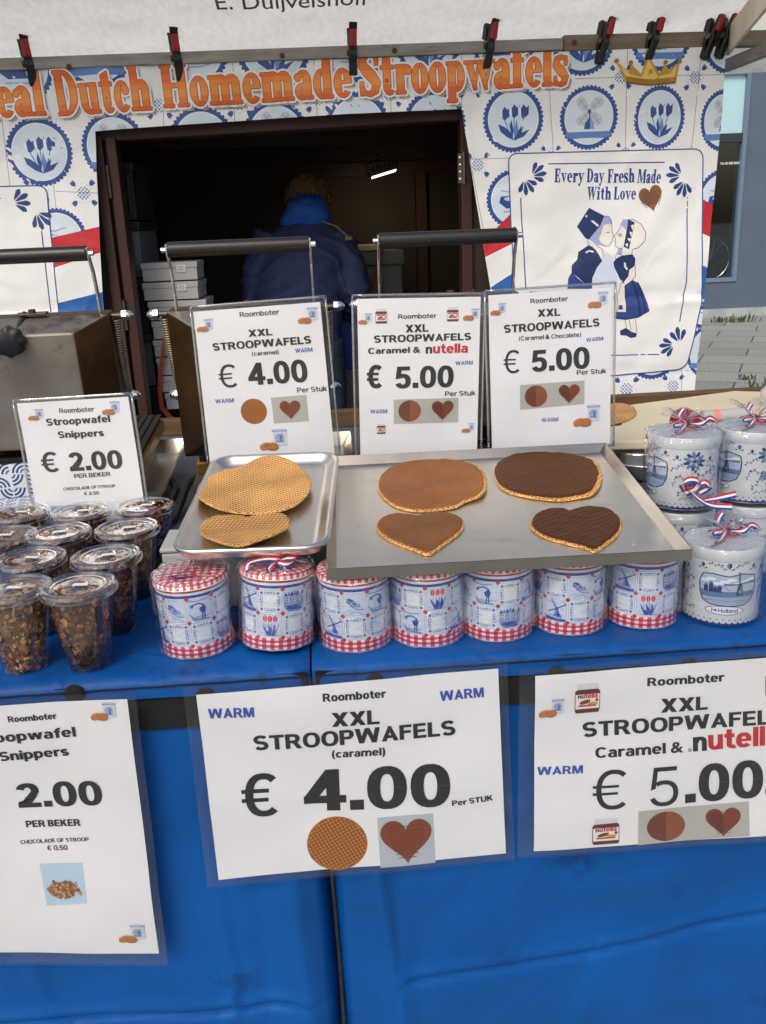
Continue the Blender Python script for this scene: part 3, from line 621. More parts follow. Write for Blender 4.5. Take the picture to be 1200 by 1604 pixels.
c = tag(empty('plastic_crate', (.16, 4.5, bz2)), 'blue plastic crate behind the man, on the grey one', 'crate'); MB().box((-.13, 0, 0), (.19, .3, bz-bz2-.03)).build('body', m_bluecrate, c, bevel=.006); MB().box((-.14, -.01, bz-bz2-.03), (.2, .31, bz-bz2)).build('rim', m_bluecrate, c, bevel=.004)

# ------------------------------------------------------------------ person seen from behind, bent over inside the trailer
def remeshed(mb, name, m, parent, voxel, smooth_it=4, disp=None):
    o = mb.build(name, m, None); r_ = o.modifiers.new('r', 'REMESH'); r_.mode = 'VOXEL'; r_.voxel_size = voxel
    s_ = o.modifiers.new('s', 'SMOOTH'); s_.iterations = smooth_it; s_.factor = .6
    dg = bpy.context.evaluated_depsgraph_get(); me = bpy.data.meshes.new_from_object(o.evaluated_get(dg)); o.modifiers.clear(); old = o.data; o.data = me; bpy.data.meshes.remove(old); me.name = name
    if disp:
        for v in me.vertices: v.co += v.normal*disp(v.co)
    me.polygons.foreach_set('use_smooth', [True]*len(me.polygons)); me.update(); o.parent = parent; return o
def loft(mb, rings, n=24):     # rings: (cx, cy, z, rx, ry)
    vs = [(cx+rx*math.cos(2*math.pi*k/n), cy+ry*math.sin(2*math.pi*k/n), z) for cx, cy, z, rx, ry in rings for k in range(n)]
    fs = [(j*n+k, j*n+(k+1) % n, (j+1)*n+(k+1) % n, (j+1)*n+k) for j in range(len(rings)-1) for k in range(n)]
    fs += [tuple(reversed(range(n))), tuple(range((len(rings)-1)*n, len(rings)*n))]; mb.add(vs, fs)
PYC = 4.30; fz = ZF
bodym = MB()
def hand(mb, w0, sgn):
    mb.tube([w0, (w0[0], w0[1]+.05, w0[2]-.02), (w0[0], w0[1]+.10, w0[2]-.05)], [.026, .040, .036], 10)
    for k, (dx, l) in enumerate(((-.030, .065), (-.010, .078), (.011, .074), (.030, .058))):
        p = (w0[0]+dx, w0[1]+.10, w0[2]-.05); mb.tube([p, (p[0], p[1]+l*.5, p[2]-l*.25), (p[0], p[1]+l*.75, p[2]-l*.75)], [.0095, .009, .0075], 8)
    p = (w0[0]+sgn*.03, w0[1]+.03, w0[2]-.02); mb.tube([p, (p[0]+sgn*.03, p[1]+.035, p[2]-.02), (p[0]+sgn*.035, p[1]+.065, p[2]-.04)], [.012, .011, .009], 8)
loft(bodym, [(-.10, PYC, .86, .17, .12), (-.10, PYC+.03, 1.05, .155, .115), (-.07, PYC+.09, 1.30, .18, .12), (-.06, PYC+.13, 1.46, .17, .10), (-.05, PYC+.16, 1.53, .07, .07), (-.05, PYC+.18, 1.58, .055, .06), (-.045, PYC+.21, 1.62, .07, .09), (-.045, PYC+.22, 1.68, .078, .10), (-.045, PYC+.22, 1.73, .055, .07)])
for s_, hipx, kx in ((-1, -.19, -.20), (1, -.01, .0)): bodym.tube([(hipx, PYC, .92), (kx, PYC-.01, .55), (kx, PYC-.03, fz+.07)], [.085, .062, .045], 14).tube([(kx, PYC-.06, fz+.04), (kx, PYC+.07, fz+.035), (kx, PYC+.17, fz+.03)], [.04, .042, .03], 10)
bodym.tube([(.11, PYC+.12, 1.45), (.155, PYC+.08, 1.22), (.10, PYC+.30, 1.10)], [.05, .04, .03], 12); hand(bodym, (.10, PYC+.30, 1.10), -1)
bodym.tube([(-.25, PYC+.12, 1.46), (-.31, PYC+.08, 1.22), (-.22, PYC+.30, 1.10)], [.05, .04, .03], 12); hand(bodym, (-.22, PYC+.30, 1.10), 1)
bodym.tube([(-.045, PYC+.31, 1.655), (-.045, PYC+.335, 1.64)], [.016, .010], 8); bodym.tube([(-.125, PYC+.21, 1.65), (-.132, PYC+.20, 1.67), (-.127, PYC+.21, 1.69)], .012, 8); bodym.tube([(.035, PYC+.21, 1.65), (.042, PYC+.20, 1.67), (.037, PYC+.21, 1.69)], .012, 8)
pers = remeshed(bodym, 'person', m_skin, None, .009, 3); tag(pers, 'person in a navy jacket and blue hood seen from behind, bent over in the trailer', 'person')
jm = MB()
loft(jm, [(-.145, PYC-.005, .985, .215, .150), (-.145, PYC, 1.02, .222, .156), (-.14, PYC+.02, 1.12, .222, .158), (-.115, PYC+.04, 1.25, .218, .158), (-.085, PYC+.07, 1.38, .218, .15), (-.07, PYC+.10, 1.46, .212, .135), (-.062, PYC+.12, 1.52, .160, .115), (-.055, PYC+.13, 1.565, .095, .10), (-.05, PYC+.14, 1.59, .075, .085)], 32)
jm.tube([(.075, PYC+.09, 1.478), (.132, PYC+.06, 1.36), (.150, PYC+.03, 1.24), (.14, PYC+.14, 1.16), (.10, PYC+.29, 1.10)], [.080, .077, .072, .064, .052], 16)
jm.tube([(-.225, PYC+.09, 1.49), (-.285, PYC+.06, 1.37), (-.312, PYC+.03, 1.22), (-.28, PYC+.13, 1.14), (-.22, PYC+.29, 1.10)], [.076, .072, .066, .060, .052], 16)
def jw(c):
    u_ = abs(c.x+.10); a_ = nz(c.x*7+c.z*3, c.y*3, c.z*14-c.x*6)*.014; b_ = (1-abs(math.sin((c.z*1.0+u_*.85)*34+nz(c.x*6, c.z*6)*4)))**3*.017*min(1, max(.15, u_*4)); return a_+b_+nz(c.x*30, c.y*30, c.z*40)*.002
jk = remeshed(jm, 'jacket', m_navy, pers, .011, 3, jw)
MB().lathe([(.215, 0), (.222, .008), (.224, .04), (.218, .055)], 40, jit=lambda r, z, a, j: (r*(1 if abs(math.cos(a)) > .999 else 1), z), mtx=Matrix.Translation((-.145, PYC-.003, .965)) @ Matrix.Diagonal((1, .70, 1, 1))).build('waistband', mat('knit', (.008, .01, .02), .9), jk, smooth=True)
sh_ = MB(); sh_.tube([(.02, PYC+.02, 1.548), (.08, PYC+.005, 1.525), (.135, PYC-.01, 1.475)], .0045, 6); sh_.box((.118, PYC-.03, 1.462), (.150, PYC-.012, 1.478)); sh_.build('shoulder_piping', mat('tan_piping', hx('9a8a6a'), .6), jk)
hm = MB(); loft(hm, [(-.055, PYC+.11, 1.535, .125, .10), (-.055, PYC+.085, 1.575, .118, .10), (-.052, PYC+.09, 1.615, .098, .098), (-.048, PYC+.11, 1.65, .075, .085), (-.046, PYC+.13, 1.672, .045, .05)], 28)
remeshed(hm, 'hood', m_hood, pers, .008, 3, lambda c: nz(c.x*16+c.z*10, c.y*8, c.z*16)*.014+nz(c.x*40, c.y*30, c.z*34)*.004)
hr = MB(); hr.lathe([(.001, -.09), (.06, -.08), (.09, -.04), (.102, 0), (.095, .045), (.065, .08), (.001, .092)], 20, (-.035, PYC+.215, 1.665))
for k in range(520):
    z = random.uniform(-.55, 1); a = random.uniform(0, 6.28); rr = math.sqrt(1-z*z); n_ = Vector((rr*math.cos(a), rr*math.sin(a), z)); c = Vector((-.035, PYC+.215, 1.665))+Vector((n_.x*.103, n_.y*.108, n_.z*.090))*random.uniform(.94, 1.07)
    t = n_.orthogonal().normalized(); b_ = n_.cross(t); ph = random.uniform(0, 6); R_ = random.uniform(.006, .012)
    hr.tube([c+(t*math.cos(ph+q*.9)+b_*math.sin(ph+q*.9))*R_+n_*(.003*q-.006) for q in range(6)], .0028, 5)
hr.build('hair', m_hair, pers, smooth=True)
lg = MB()
for hipx, kx in ((-.20, -.20), (-.03, -.005)): lg.tube([(hipx, PYC, 1.0), (kx, PYC-.005, .75), (kx, PYC-.015, .52), (kx, PYC-.03, fz+.06)], [.125, .096, .080, .068], 18)
loft(lg, [(-.115, PYC, .86, .19, .13), (-.115, PYC, .96, .20, .14), (-.115, PYC, 1.03, .19, .13)])
remeshed(lg, 'trousers', m_jeans, pers, .012, 3, lambda c: nz(c.x*12, c.y*9, c.z*20)*.008)
mb = MB()
for kx in (-.20, -.005): mb.tube([(kx, PYC-.08, fz+.05), (kx, PYC+.0, fz+.055), (kx, PYC+.12, fz+.045), (kx, PYC+.20, fz+.035)], [.045, .055, .05, .035], 12)
mb.build('shoes', m_dark, pers, smooth=True)

# ------------------------------------------------------------------ awning, battens, right-hand arms
BYp = 3.38
ZB = 2.062
aw = tag(empty('awning', (0, 3.5, 2.1)), 'white translucent tarpaulin awning lettered in grey above the banner', 'awning')
def awn(x, t): y = 3.62-t*.85; return Vector((x, y, 2.105+t*.24-.03*math.sin(math.pi*t)+.012*nz(x*1.6, y*2.2)+.006*nz(x*7, y*7)))
mb = MB().grid(lambda u_, v_: awn(-2.6+u_*5.4, v_), 90, 40); s_ = mb.build('sheet', m_tarp, aw, smooth=True); s_.matrix_parent_inverse = Matrix.Translation((0, -3.5, -2.1))
A = Art()
def awn_hit(px, py):
    d = ray(px, py); lo_, hi_ = 2.78/d.y, 3.62/d.y
    g_ = lambda s_: (EYE+d*s_).z-awn((EYE+d*s_).x, (3.62-(EYE+d*s_).y)/.85).z
    for _ in range(40):
        m_ = (lo_+hi_)/2
        if g_(m_) < 0: lo_ = m_
        else: hi_ = m_
    p = EYE+d*lo_; return p.x, (3.62-p.y)/.85
l0, l1 = awn_hit(340, 13), awn_hit(577, 6)
l2 = awn_hit(345, -12)
A.text('E. Duijvelshoff', l0, l1, abs(l2[1]-l0[1])*.95, hx('6d6f74'), 1, 0)
mb = MB(); A.build_into(mb, lambda x, t, o: awn(x, t)-Vector((0, .0, .004+o)), .04, .02); s_ = mb.build('lettering', m_print, aw); s_.matrix_parent_inverse = Matrix.Translation((0, -3.5, -2.1))

def batten(name, a, b, hh, dd, m, label, cat='batten'):
    a, b = Vector(a), Vector(b); d = (b-a); L = d.length; x = d.normalized(); z = Vector((0, 0, 1)); y = z.cross(x).normalized(); z = x.cross(y)
    mt = Matrix(((x.x, y.x, z.x, a.x), (x.y, y.y, z.y, a.y), (x.z, y.z, z.z, a.z), (0, 0, 0, 1)))
    mb = MB(); n = 24
    for k in range(n): pass
    mb.grid(lambda u_, v_: (0, 0, 0), 1, 1) if False else None
    mb.box((0, -dd/2, -hh/2), (L, dd/2, hh/2)); o = mb.build(name, m, None, bevel=.003); o.matrix_world = mt
    return tag(o, label, cat)
r0, r1 = onY(0, 101, 3.36), onY(882, 60+8, 3.36)
bt = batten('batten', (-1.5, 3.372, r0.z-.002), (r1.x, 3.372, r1.z-.002), .038, .03, m_batten, 'long grey batten clamping the awning above the banner')
for px, py in ((108, 104), (442, 87), (618, 79), (900, 66)):
    p = onY(px, py, 3.355); mb = MB().lathe([(.009, 0), (.008, .002), (.003, .003), (.0, .002)], 12); o = mb.build('screw_hole', m_rust, bt); o.matrix_world = Matrix.Translation(p) @ Matrix.Rotation(rad(90), 4, 'X')
r2, r3 = onY(880, 68, 3.4), onY(1230, 64, 3.4)
batten('rail', (r2.x, 3.39, r2.z-.004), (r3.x+.6, 3.39, r3.z+.004), .05, .04, m_batwood, 'weathered wooden rail carrying the right end of the banner', 'rail')
e0, e1 = onY(1135, 104, 3.5), onY(1215, 72, 3.1); batten('awning_brace', e0, e1+(e1-e0)*.6, .04, .03, m_batten, 'grey metal brace under the awning running to the top right', 'brace')
e0, e1 = onY(1150, 55, 3.40), onY(1200, -8, 2.9); batten('awning_strut', e0+Vector((-.02, 0, -.02)), e1+(e1-e0)*.4,   .09, .012, mat('pale_webbing', hx('cfc3ae'), .8, vary=.1), 'pale diagonal strut under the awning above the end clamps', 'strut')
# pale side tarp under the rail at right
w0, w1 = onY(1105, 100, 4.1), onY(1105, 117, 4.1)
mb = MB().grid(lambda u_, v_: (1.62+u_*1.4, 4.1+.02*math.sin(u_*9), w1.z-.005+(w0.z+.28-w1.z)*v_+.01*math.sin(u_*6)), 20, 4); tag(mb.build('side_tarp', m_tarp, smooth=True), 'strip of white tarpaulin under the wooden rail at the right', 'tarpaulin')

# ------------------------------------------------------------------ printed banner
def bpx(x, y): p = onY(x, y, BYp); return (p.x, p.z)
class PxArt:        # draws with photo pixels read off the banner, laid out on the banner's own plane
    def __init__(s, art, f): s.a = art; s.f = f
    def poly(s, pts, col, z=1): s.a.poly([s.f(*p) for p in pts], col, z)
    def line(s, pts, w_, col, z=1, closed=False): s.a.line([s.f(*p) for p in pts], w_, col, z, closed)
    def at(s, x, y, *k, **kw): return s.a.at(*s.f(x, y), *k, **kw)

# heavy slab-serif lettering, drawn glyph by glyph: capitals 1 high, small letters .68
def glyphs():
    G = {}; ST, SH = .21, .075; XH = .68
    def R(x0, y0, x1, y1): return [(x0, y0), (x1, y0), (x1, y1), (x0, y1)]
    def stem(x, y0, y1, t='b', b='b', w_=ST):
        o = [R(x, y0, x+w_, y1)]
        if t: o.append(R(x-(.05 if t in 'bl' else 0), y1-SH, x+w_+(.05 if t in 'br' else 0), y1))
        if b: o.append(R(x-(.05 if b in 'bl' else 0), y0, x+w_+(.05 if b in 'br' else 0), y0+SH))
        return o
    def ring(cx, cy, rx, ry, ix, iy, a0=0, a1=360, n=20):
        o = []
        for k in range(n):
            a, b = rad(a0+(a1-a0)*k/n), rad(a0+(a1-a0)*(k+1)/n)
            o.append([(cx+rx*math.cos(a), cy+ry*math.sin(a)), (cx+rx*math.cos(b), cy+ry*math.sin(b)), (cx+ix*math.cos(b), cy+iy*math.sin(b)), (cx+ix*math.cos(a), cy+iy*math.sin(a))])
        return o
    def rib(pts):
        o = []; L = []
        for i, (x, y, w_) in enumerate(pts):
            a = pts[max(i-1, 0)]; b = pts[min(i+1, len(pts)-1)]; dx, dy = b[0]-a[0], b[1]-a[1]; l = math.hypot(dx, dy); nx, ny = -dy/l*w_/2, dx/l*w_/2; L.append(((x+nx, y+ny), (x-nx, y-ny)))
        return [[L[i][0], L[i][1], L[i+1][1], L[i+1][0]] for i in range(len(L)-1)]
    sm = ring(.25, XH/2, .25, XH/2+.01, .055, XH/2-.07)
    G['o'] = (sm, .50)
    G['e'] = (ring(.25, XH/2, .25, XH/2+.01, .055, XH/2-.07, 0, 318)+[R(.15, XH/2-.01, .46, XH/2+.06)], .48)
    G['c'] = (ring(.25, XH/2, .25, XH/2+.01, .055, XH/2-.07, 48, 318)+ring(.36, XH-.2, .1, .1, 0, 0), .47)
    G['l'] = (stem(.05, 0, 1.02, 'l'), .33)
    G['i'] = (stem(.05, 0, XH, 'l')+ring(.155, .88, .12, .12, 0, 0), .33)
    G['d'] = (ring(.23, XH/2, .23, XH/2+.01, .04, XH/2-.07, 40, 320)+stem(.28, 0, 1.02, 'l', 'r'), .55)
    G['p'] = (ring(.30, XH/2, .23, XH/2+.01, .04, XH/2-.07, -140, 140)+stem(.05, -.26, XH, 'l'), .55)
    G['h'] = (stem(.05, 0, 1.02, 'l')+stem(.36, 0, .5, '')+ring(.36, .46, .21, .23, 0, .14, 0, 170), .64)
    G['n'] = (stem(.05, 0, XH, 'l')+stem(.36, 0, .5, '')+ring(.36, .46, .21, .23, 0, .14, 0, 170), .64)
    G['m'] = (stem(.05, 0, XH, 'l')+stem(.35, 0, .5, '')+ring(.35, .46, .21, .23, 0, .14, 0, 170)+stem(.65, 0, .5, '')+ring(.65, .46, .21, .23, 0, .14, 0, 170), .93)
    G['u'] = (stem(.03, .2, XH, 'l', '')+stem(.34, 0, XH, 'l', 'r')+ring(.30, .22, .27, .23, .06, .14, 180, 330), .62)
    G['t'] = (stem(.08, .16, .84, '', '')+[R(.0, XH-.09, .38, XH)]+ring(.24, .17, .16, .18, 0, .1, 180, 330)+[[(.08, .84), (.29, .92), (.29, .8)]], .40)
    G['f'] = (stem(.06, 0, .78, '')+[R(-.02, XH-.09, .36, XH)]+ring(.24, .78, .19, .24, .0, .16, 30, 180)+ring(.36, .88, .085, .085, 0, 0), .40)
    G['r'] = (stem(.05, 0, XH, 'l')+ring(.32, .46, .13, .22, .0, .12, 50, 180)+ring(.39, .55, .1, .11, 0, 0), .46)
    G['a'] = (ring(.19, .19, .19, .2, .03, .11, 40, 400)+stem(.24, .06, .5, '', '')+ring(.245, .45, .205, .24, .01, .16, 0, 150)+ring(.09, .53, .09, .09, 0, 0)+[R(.36, 0, .5, .08), R(.30, .0, .45, .2)], .50)
    def ess(k, wd, hw): return [(x*wd, y*k, w_) for x, y, w_ in ((.92, .78, hw*.5), (.80, .93, hw*.45), (.5, .97, hw*.5), (.22, .88, hw*.85), (.16, .72, hw), (.36, .58, hw*1.1), (.64, .44, hw*1.1), (.84, .28, hw), (.76, .11, hw*.85), (.5, .03, hw*.5), (.2, .07, hw*.45), (.06, .24, hw*.5))]
    G['s'] = (rib(ess(XH, .42, .20))+[R(.32, XH*.68, .40, XH)]+[R(.0, .0, .08, XH*.33)], .43)
    G['S'] = (rib(ess(1, .58, .25))+[R(.46, .70, .56, 1.0), R(.0, .0, .1, .33)], .60)
    G['D'] = (stem(.05, 0, 1, 'l', 'l')+ring(.26, .5, .42, .5, .20, .42, -90, 90), .72)
    G['H'] = (stem(.05, 0, 1)+stem(.47, 0, 1)+[R(.2, .46, .55, .56)], .76)
    G['L'] = (stem(.05, 0, 1)+[R(.1, 0, .52, .09), R(.44, 0, .54, .32)], .57)
    G['E'] = (stem(.05, 0, 1)+[R(.1, 0, .52, .09), R(.44, 0, .54, .32), R(.1, .91, .52, 1), R(.43, .70, .52, 1), R(.1, .46, .38, .55), R(.34, .36, .41, .65)], .58)
    G['F'] = (stem(.05, 0, 1)+[R(.1, .91, .52, 1), R(.43, .70, .52, 1), R(.1, .46, .38, .55), R(.34, .36, .41, .65)], .55)
    G['R'] = (stem(.05, 0, 1)+ring(.26, .73, .3, .27, .08, .19, -90, 90)+[[(.3, .5), (.5, .5), (.68, 0), (.45, 0)], R(.1, .46, .4, .54)], .70)
    G['M'] = (stem(.05, 0, 1, 'l', 'b', .10)+stem(.66, 0, 1, 'r', 'b', ST)+[[(.05, 1), (.27, 1), (.50, .22), (.40, .0)], [(.40, 0), (.66, 1), (.76, 1), (.46, 0)]], .92)
    G['W'] = ([[(.0, 1), (.22, 1), (.36, 0), (.26, 0)], [(.30, 0), (.50, 1), (.42, 1), (.27, .2)], [(.36, 1), (.58, 1), (.70, 0), (.60, 0)], [(.64, 0), (.90, 1), (.82, 1), (.62, .2)], R(-.05, .93, .29, 1), R(.32, .93, .62, 1), R(.74, .93, .97, 1)], .92)
    G['w'] = ([[(.0, XH), (.21, XH), (.34, 0), (.24, 0)], [(.28, 0), (.46, XH), (.39, XH), (.25, .15)], [(.34, XH), (.55, XH), (.66, 0), (.56, 0)], [(.60, 0), (.82, XH), (.75, XH), (.58, .15)], R(-.04, XH-.07, .27, XH), R(.30, XH-.07, .6, XH), R(.68, XH-.07, .88, XH)], .84)
    G['v'] = ([[(.0, XH), (.21, XH), (.34, 0), (.24, 0)], [(.28, 0), (.5, XH), (.43, XH), (.25, .15)], R(-.04, XH-.07, .27, XH), R(.36, XH-.07, .56, XH)], .52)
    G['y'] = ([[(.0, XH), (.21, XH), (.36, .0), (.26, -.02)], [(.20, -.24), (.5, XH), (.43, XH), (.12, -.2)], R(-.04, XH-.07, .27, XH), R(.36, XH-.07, .56, XH)]+ring(.13, -.17, .1, .1, 0, 0), .52)
    return G
GL = glyphs()
def serif_word(A, word, p0, p1, cap, col, z, outline=None, shadow=None, sp=.03):
    adv = 0; parts = []
    for ch in word:
        if ch == ' ': adv += .28; continue
        ps, w_ = GL[ch]; parts += [[(x+adv, y) for x, y in q] for q in ps]; adv += w_+sp
    L = math.hypot(p1[0]-p0[0], p1[1]-p0[1]); sx = L/(adv-sp); ang = math.atan2(p1[1]-p0[1], p1[0]-p0[0])
    def lay(dx, dy, c, zz, k0=.004):
        a = A.at(p0[0]+dx, p0[1]+dy, 1, 1, ang).at(0, 0, sx, cap)
        for i, q in enumerate(parts): a.poly([(x, y) for x, y in q], c if not callable(c) else c(q), zz+(i % 60)*k0, True)
    if shadow:
        for k in range(3): lay(shadow*(.5+.3*k), -shadow*(.5+.3*k), hx('8d7672') if k < 2 else hx('b3a29d'), z-8+.5*(2-k))
    if outline:
        for k in range(12): lay(outline*math.cos(k*math.pi/6), outline*math.sin(k*math.pi/6), WHITE, z-5.5+.1*k, .001)
        for k in range(6): lay(outline*.28*math.cos(k*math.pi/3), outline*.28*math.sin(k*math.pi/3), hx('b9501a'), z-2.4+.09*k, .001)
        a = A.at(p0[0], p0[1], 1, 1, ang).at(0, 0, sx, cap)
        for i, q in enumerate(parts):
            for y0, y1, c in ((-.4, .10, 'dd6420'), (.10, .24, 'e87a2a'), (.24, .42, 'f09440'), (.42, .58, 'ee8a36'), (.58, .76, 'e67526'), (.76, 1.2, 'dd6420')):
                t = clip_half(clip_half(q if area(q) > 0 else q[::-1], 0, 1, y1), 0, -1, -y0)
                if len(t) > 2: a.poly(t, hx(c), z+(i % 60)*.004, True)
        return
    lay(0, 0, col, z)

def medallion(A, cx, cy, r, kind, sx=1):
    a = A.at(cx, cy, r*sx, r)
    a.scallop(.945, .06, 44, DELFT, 1); a.disc(0, 0, .84, hx('e6ecf3'), 2, n=40); a.disc(0, 0, .80, hx('d8e4ef'), 2.6, n=40)
    if kind == 'tulip':
        for x, y, rr, lean in ((-.28, .2, .17, -.12), (.03, .26, .17, 0), (.33, .24, .18, .12)):
            a.poly([(x-rr, y+rr*.9), (x-rr*.45, y+rr*.5), (x, y+rr*1.15), (x+rr*.5, y+rr*.55), (x+rr, y+rr), (x+rr*.95, y-rr*.5), (x, y-rr*1.3), (x-rr*.95, y-rr*.5)], DELFT, 4)
            a.poly([(x-rr, y+rr*.9), (x-rr*.5, y+rr*.5), (x-rr*.4, y-rr*1.0), (x-rr*.95, y-rr*.5)], hx('e8eef6'), 4.5)
            a.line([(x, y-rr*1.2), (x*.5+.02, -.4)], .035, MID, 3)
        a.poly([(.03, -.62), (-.10, -.35), (-.30, -.2), (-.5, -.12), (-.42, -.35), (-.2, -.52)], DELFT, 4); a.poly([(.03, -.62), (.04, -.3), (.10, .02), (.18, -.3), (.14, -.5)], MID, 4.3); a.poly([(.03, -.62), (.18, -.32), (.33, -.2), (.28, -.4), (.55, -.3), (.35, -.52)], DELFT, 4.6)
        a.poly([(-.02, -.62), (-.12, -.2), (-.06, .0), (.02, -.3)], DELFT, 4.9)
    elif kind == 'mill':
        a.poly([(math.cos(t)*.8, -.25+.18*math.cos(t*2-math.pi)+min(0, math.sin(t))*.55) for t in [math.pi+k*math.pi/12 for k in range(13)]], hx('5d84c4'), 3)
        a.poly([(-.16, -.35), (.20, -.35), (.12, .15), (.02, .28), (-.08, .15)], DELFT, 4); a.poly([(.05, -.35), (.2, -.35), (.12, .15), (.05, .15)], hx('89a4d4'), 4.5); a.rect(-.04, .02, .04, .12, NAVY, 5)
        for k in range(4):
            b = a.at(.02, .2, 1, 1, rad(40+90*k)); b.poly([(.04, .03), (.14, .15), (.42, .20), (.56, .1), (.55, -.1), (.40, -.13), (.14, -.08)], hx('c6ccd6'), 6); b.line([(.04, .02), (.55, .02)], .02, hx('8b94a8'), 6.5); b.line([(.2, -.08), (.22, .14)], .015, hx('8b94a8'), 6.8); b.line([(.4, -.1), (.42, .17)], .015, hx('8b94a8'), 6.8)
        a.disc(.02, .2, .05, DELFT, 7, n=10)
    elif kind == 'clog':
        a.poly([(-.55, -.1), (-.3, -.3), (.3, -.28), (.55, -.05), (.4, .1), (.1, .02), (-.2, .12), (-.5, .1)], DELFT, 4); a.disc(-.2, .02, .18, hx('c6d4ea'), 4.5, .07)
        a.line([(-.5, .3), (-.1, .22), (.3, .34)], .05, hx('9fb2d4'), 3.6); a.line([(-.4, -.4), (.2, -.42), (.5, -.34)], .05, hx('9fb2d4'), 3.6)
    else:
        a.line([(-.6, -.3), (.6, -.3)], .05, MID, 3); a.poly([(-.3, .45), (.0, .6), (.3, .45), (.32, .0), (.2, -.3), (-.2, -.3), (-.32, .0)], hx('5d84c4'), 4); a.disc(0, .3, .16, hx('d5def0'), 5)
def flower_cross(A, cx, cy, r):
    a = A.at(cx, cy, r)
    for i in range(-3, 4):
        for j in range(-3, 4):
            if abs(i)+abs(j) < 5 and (i+j) % 2 == 0: a.rect(i*.115-.05, j*.115-.05, i*.115+.05, j*.115+.05, DELFT if (i*j) % 2 == 0 else MID, 1)
    for k in range(4):
        b = a.at(0, 0, 1, 1, rad(45+90*k))
        for t in (-.32, 0, .32): b.at(.62, 0, 1, 1, t).poly([(0, 0), (.18, .09), (.40, .03), (.42, -.03), (.18, -.09)], DELFT, 1.2+t)
    for k in range(12): a.disc(.58*math.cos(k*.5236), .58*math.sin(k*.5236), .028, MID, 1, n=6)
def petals(A, cx, cy, r, rot, n=4, spread=29):
    for k in range(n):
        b = A.at(cx, cy, r, r, rad(rot+(k-(n-1)/2)*spread)); ln = .75+.25*math.sin(math.pi*(k+.5)/n); b.poly([(.16, 0), (.36, .07), (ln*.75, .15), (ln*.95, .09), (ln, -.03), (ln*.78, -.13), (.3, -.06)], NAVY, 13+.2*k)

BA = Art(); PX = PxArt(BA, bpx)
def px2m(d): return d*BYp/FPX*1.02
# joints of the printed tiles
for xs in ([(60, 95), (130, 620)], [(-5, 95), (60, 640)], [(250, 80), (258, 200)], [(365, 80), (368, 200)], [(490, 70), (498, 200)], [(610, 70), (612, 190)], [(722, 75), (722, 180), (772, 440)], [(855, 75), (866, 240)], [(980, 70), (978, 240)], [(1098, 70), (1078, 240), (1060, 620)]): PX.line(xs, .0022, hx('9098a4'), .6)
PX.line([(725, 250), (800, 248)], .002, hx('9098a4'), .6); PX.line([(90, 300), (160, 303)], .002, hx('9098a4'), .6); PX.line([(900, 124), (1130, 118)], .002, hx('9098a4'), .6); PX.line([(980, 585), (1100, 575)], .002, hx('9098a4'), .6)
for x, y, rpx, k, sx in ((64, 239, 45, 'tulip', 1), (95, 372, 40, 'clog', 1), (-20, 372, 45, 'mill', 1), (30, 108, 45, 'clog', 1.05), (150, 82, 46, 'mill', 1.1), (300, 82, 46, 'clog', 1.1), (428, 80, 46, 'tulip', 1.1), (553, 74, 46, 'clog', 1.0), (670, 70, 45, 'tulip', 1.0), (788, 72, 44, 'clog', 1.0), (912, 66, 44, 'tulip', 1.0), (1033, 60, 44, 'mill', 1.0), (1145, 65, 44, 'clog', 1), (180, 230, 45, 'mill', 1), (318, 222, 46, 'tulip', 1), (433, 212, 46, 'mill', 1), (560, 200, 46, 'clog', 1), (680, 195, 45, 'tulip', 1), (803, 188, 44, 'tulip', 1), (921, 185, 43, 'mill', .98), (1030, 185, 43, 'tulip', .86), (1128, 190, 42, 'mill', .80), (806, 312, 42, 'clog', 1), (1125, 312, 42, 'clog', .9), (935, 315, 42, 'mill', 1), (1096, 470, 42, 'clog', .8), (1018, 548, 44, 'tulip', .95), (1098, 548, 40, 'mill', .75)):
    p = bpx(x, y); medallion(BA, p[0], p[1], px2m(rpx), k, sx)
for x, y, rr in ((133, 303, 22), (250, 166, 22), (375, 162, 22), (498, 156, 22), (735, 135, 20), (748, 259, 21), (1086, 123, 21), (970, 122, 20), (862, 245, 18), (978, 240, 18), (978, 608, 24), (1048, 602, 22), (60, 300, 20), (610, 150, 20)): p = bpx(x, y); flower_cross(BA, p[0], p[1], px2m(rr))
# flag ribbon behind the white cards
CR, CB = hx('c4242e'), hx('2563ae')
PX.poly([(748, 386), (815, 320), (830, 360), (815, 398), (752, 406)], CR, 8); PX.poly([(748, 385), (830, 330), (830, 390), (757, 405)], CR, 8.3)
PX.poly([(757, 404), (830, 368), (830, 428), (768, 450)], WHITE, 8.6); PX.poly([(768, 450), (830, 410), (830, 470), (775, 480)], CB, 8.9)
PX.poly([(1070, 298), (1125, 330), (1125, 380), (1065, 352)], CR, 8); PX.poly([(1065, 352), (1125, 380), (1120, 425), (1060, 402)], WHITE, 8.6); PX.poly([(1060, 400), (1120, 428), (1115, 478), (1060, 450)], CB, 8.9)
PX.poly([(70, 376), (170, 352), (170, 400), (70, 425)], CR, 8); PX.poly([(70, 425), (170, 392), (170, 455), (70, 480)], WHITE, 8.6); PX.poly([(70, 480), (170, 455), (170, 500), (70, 505)], CB, 8.9)
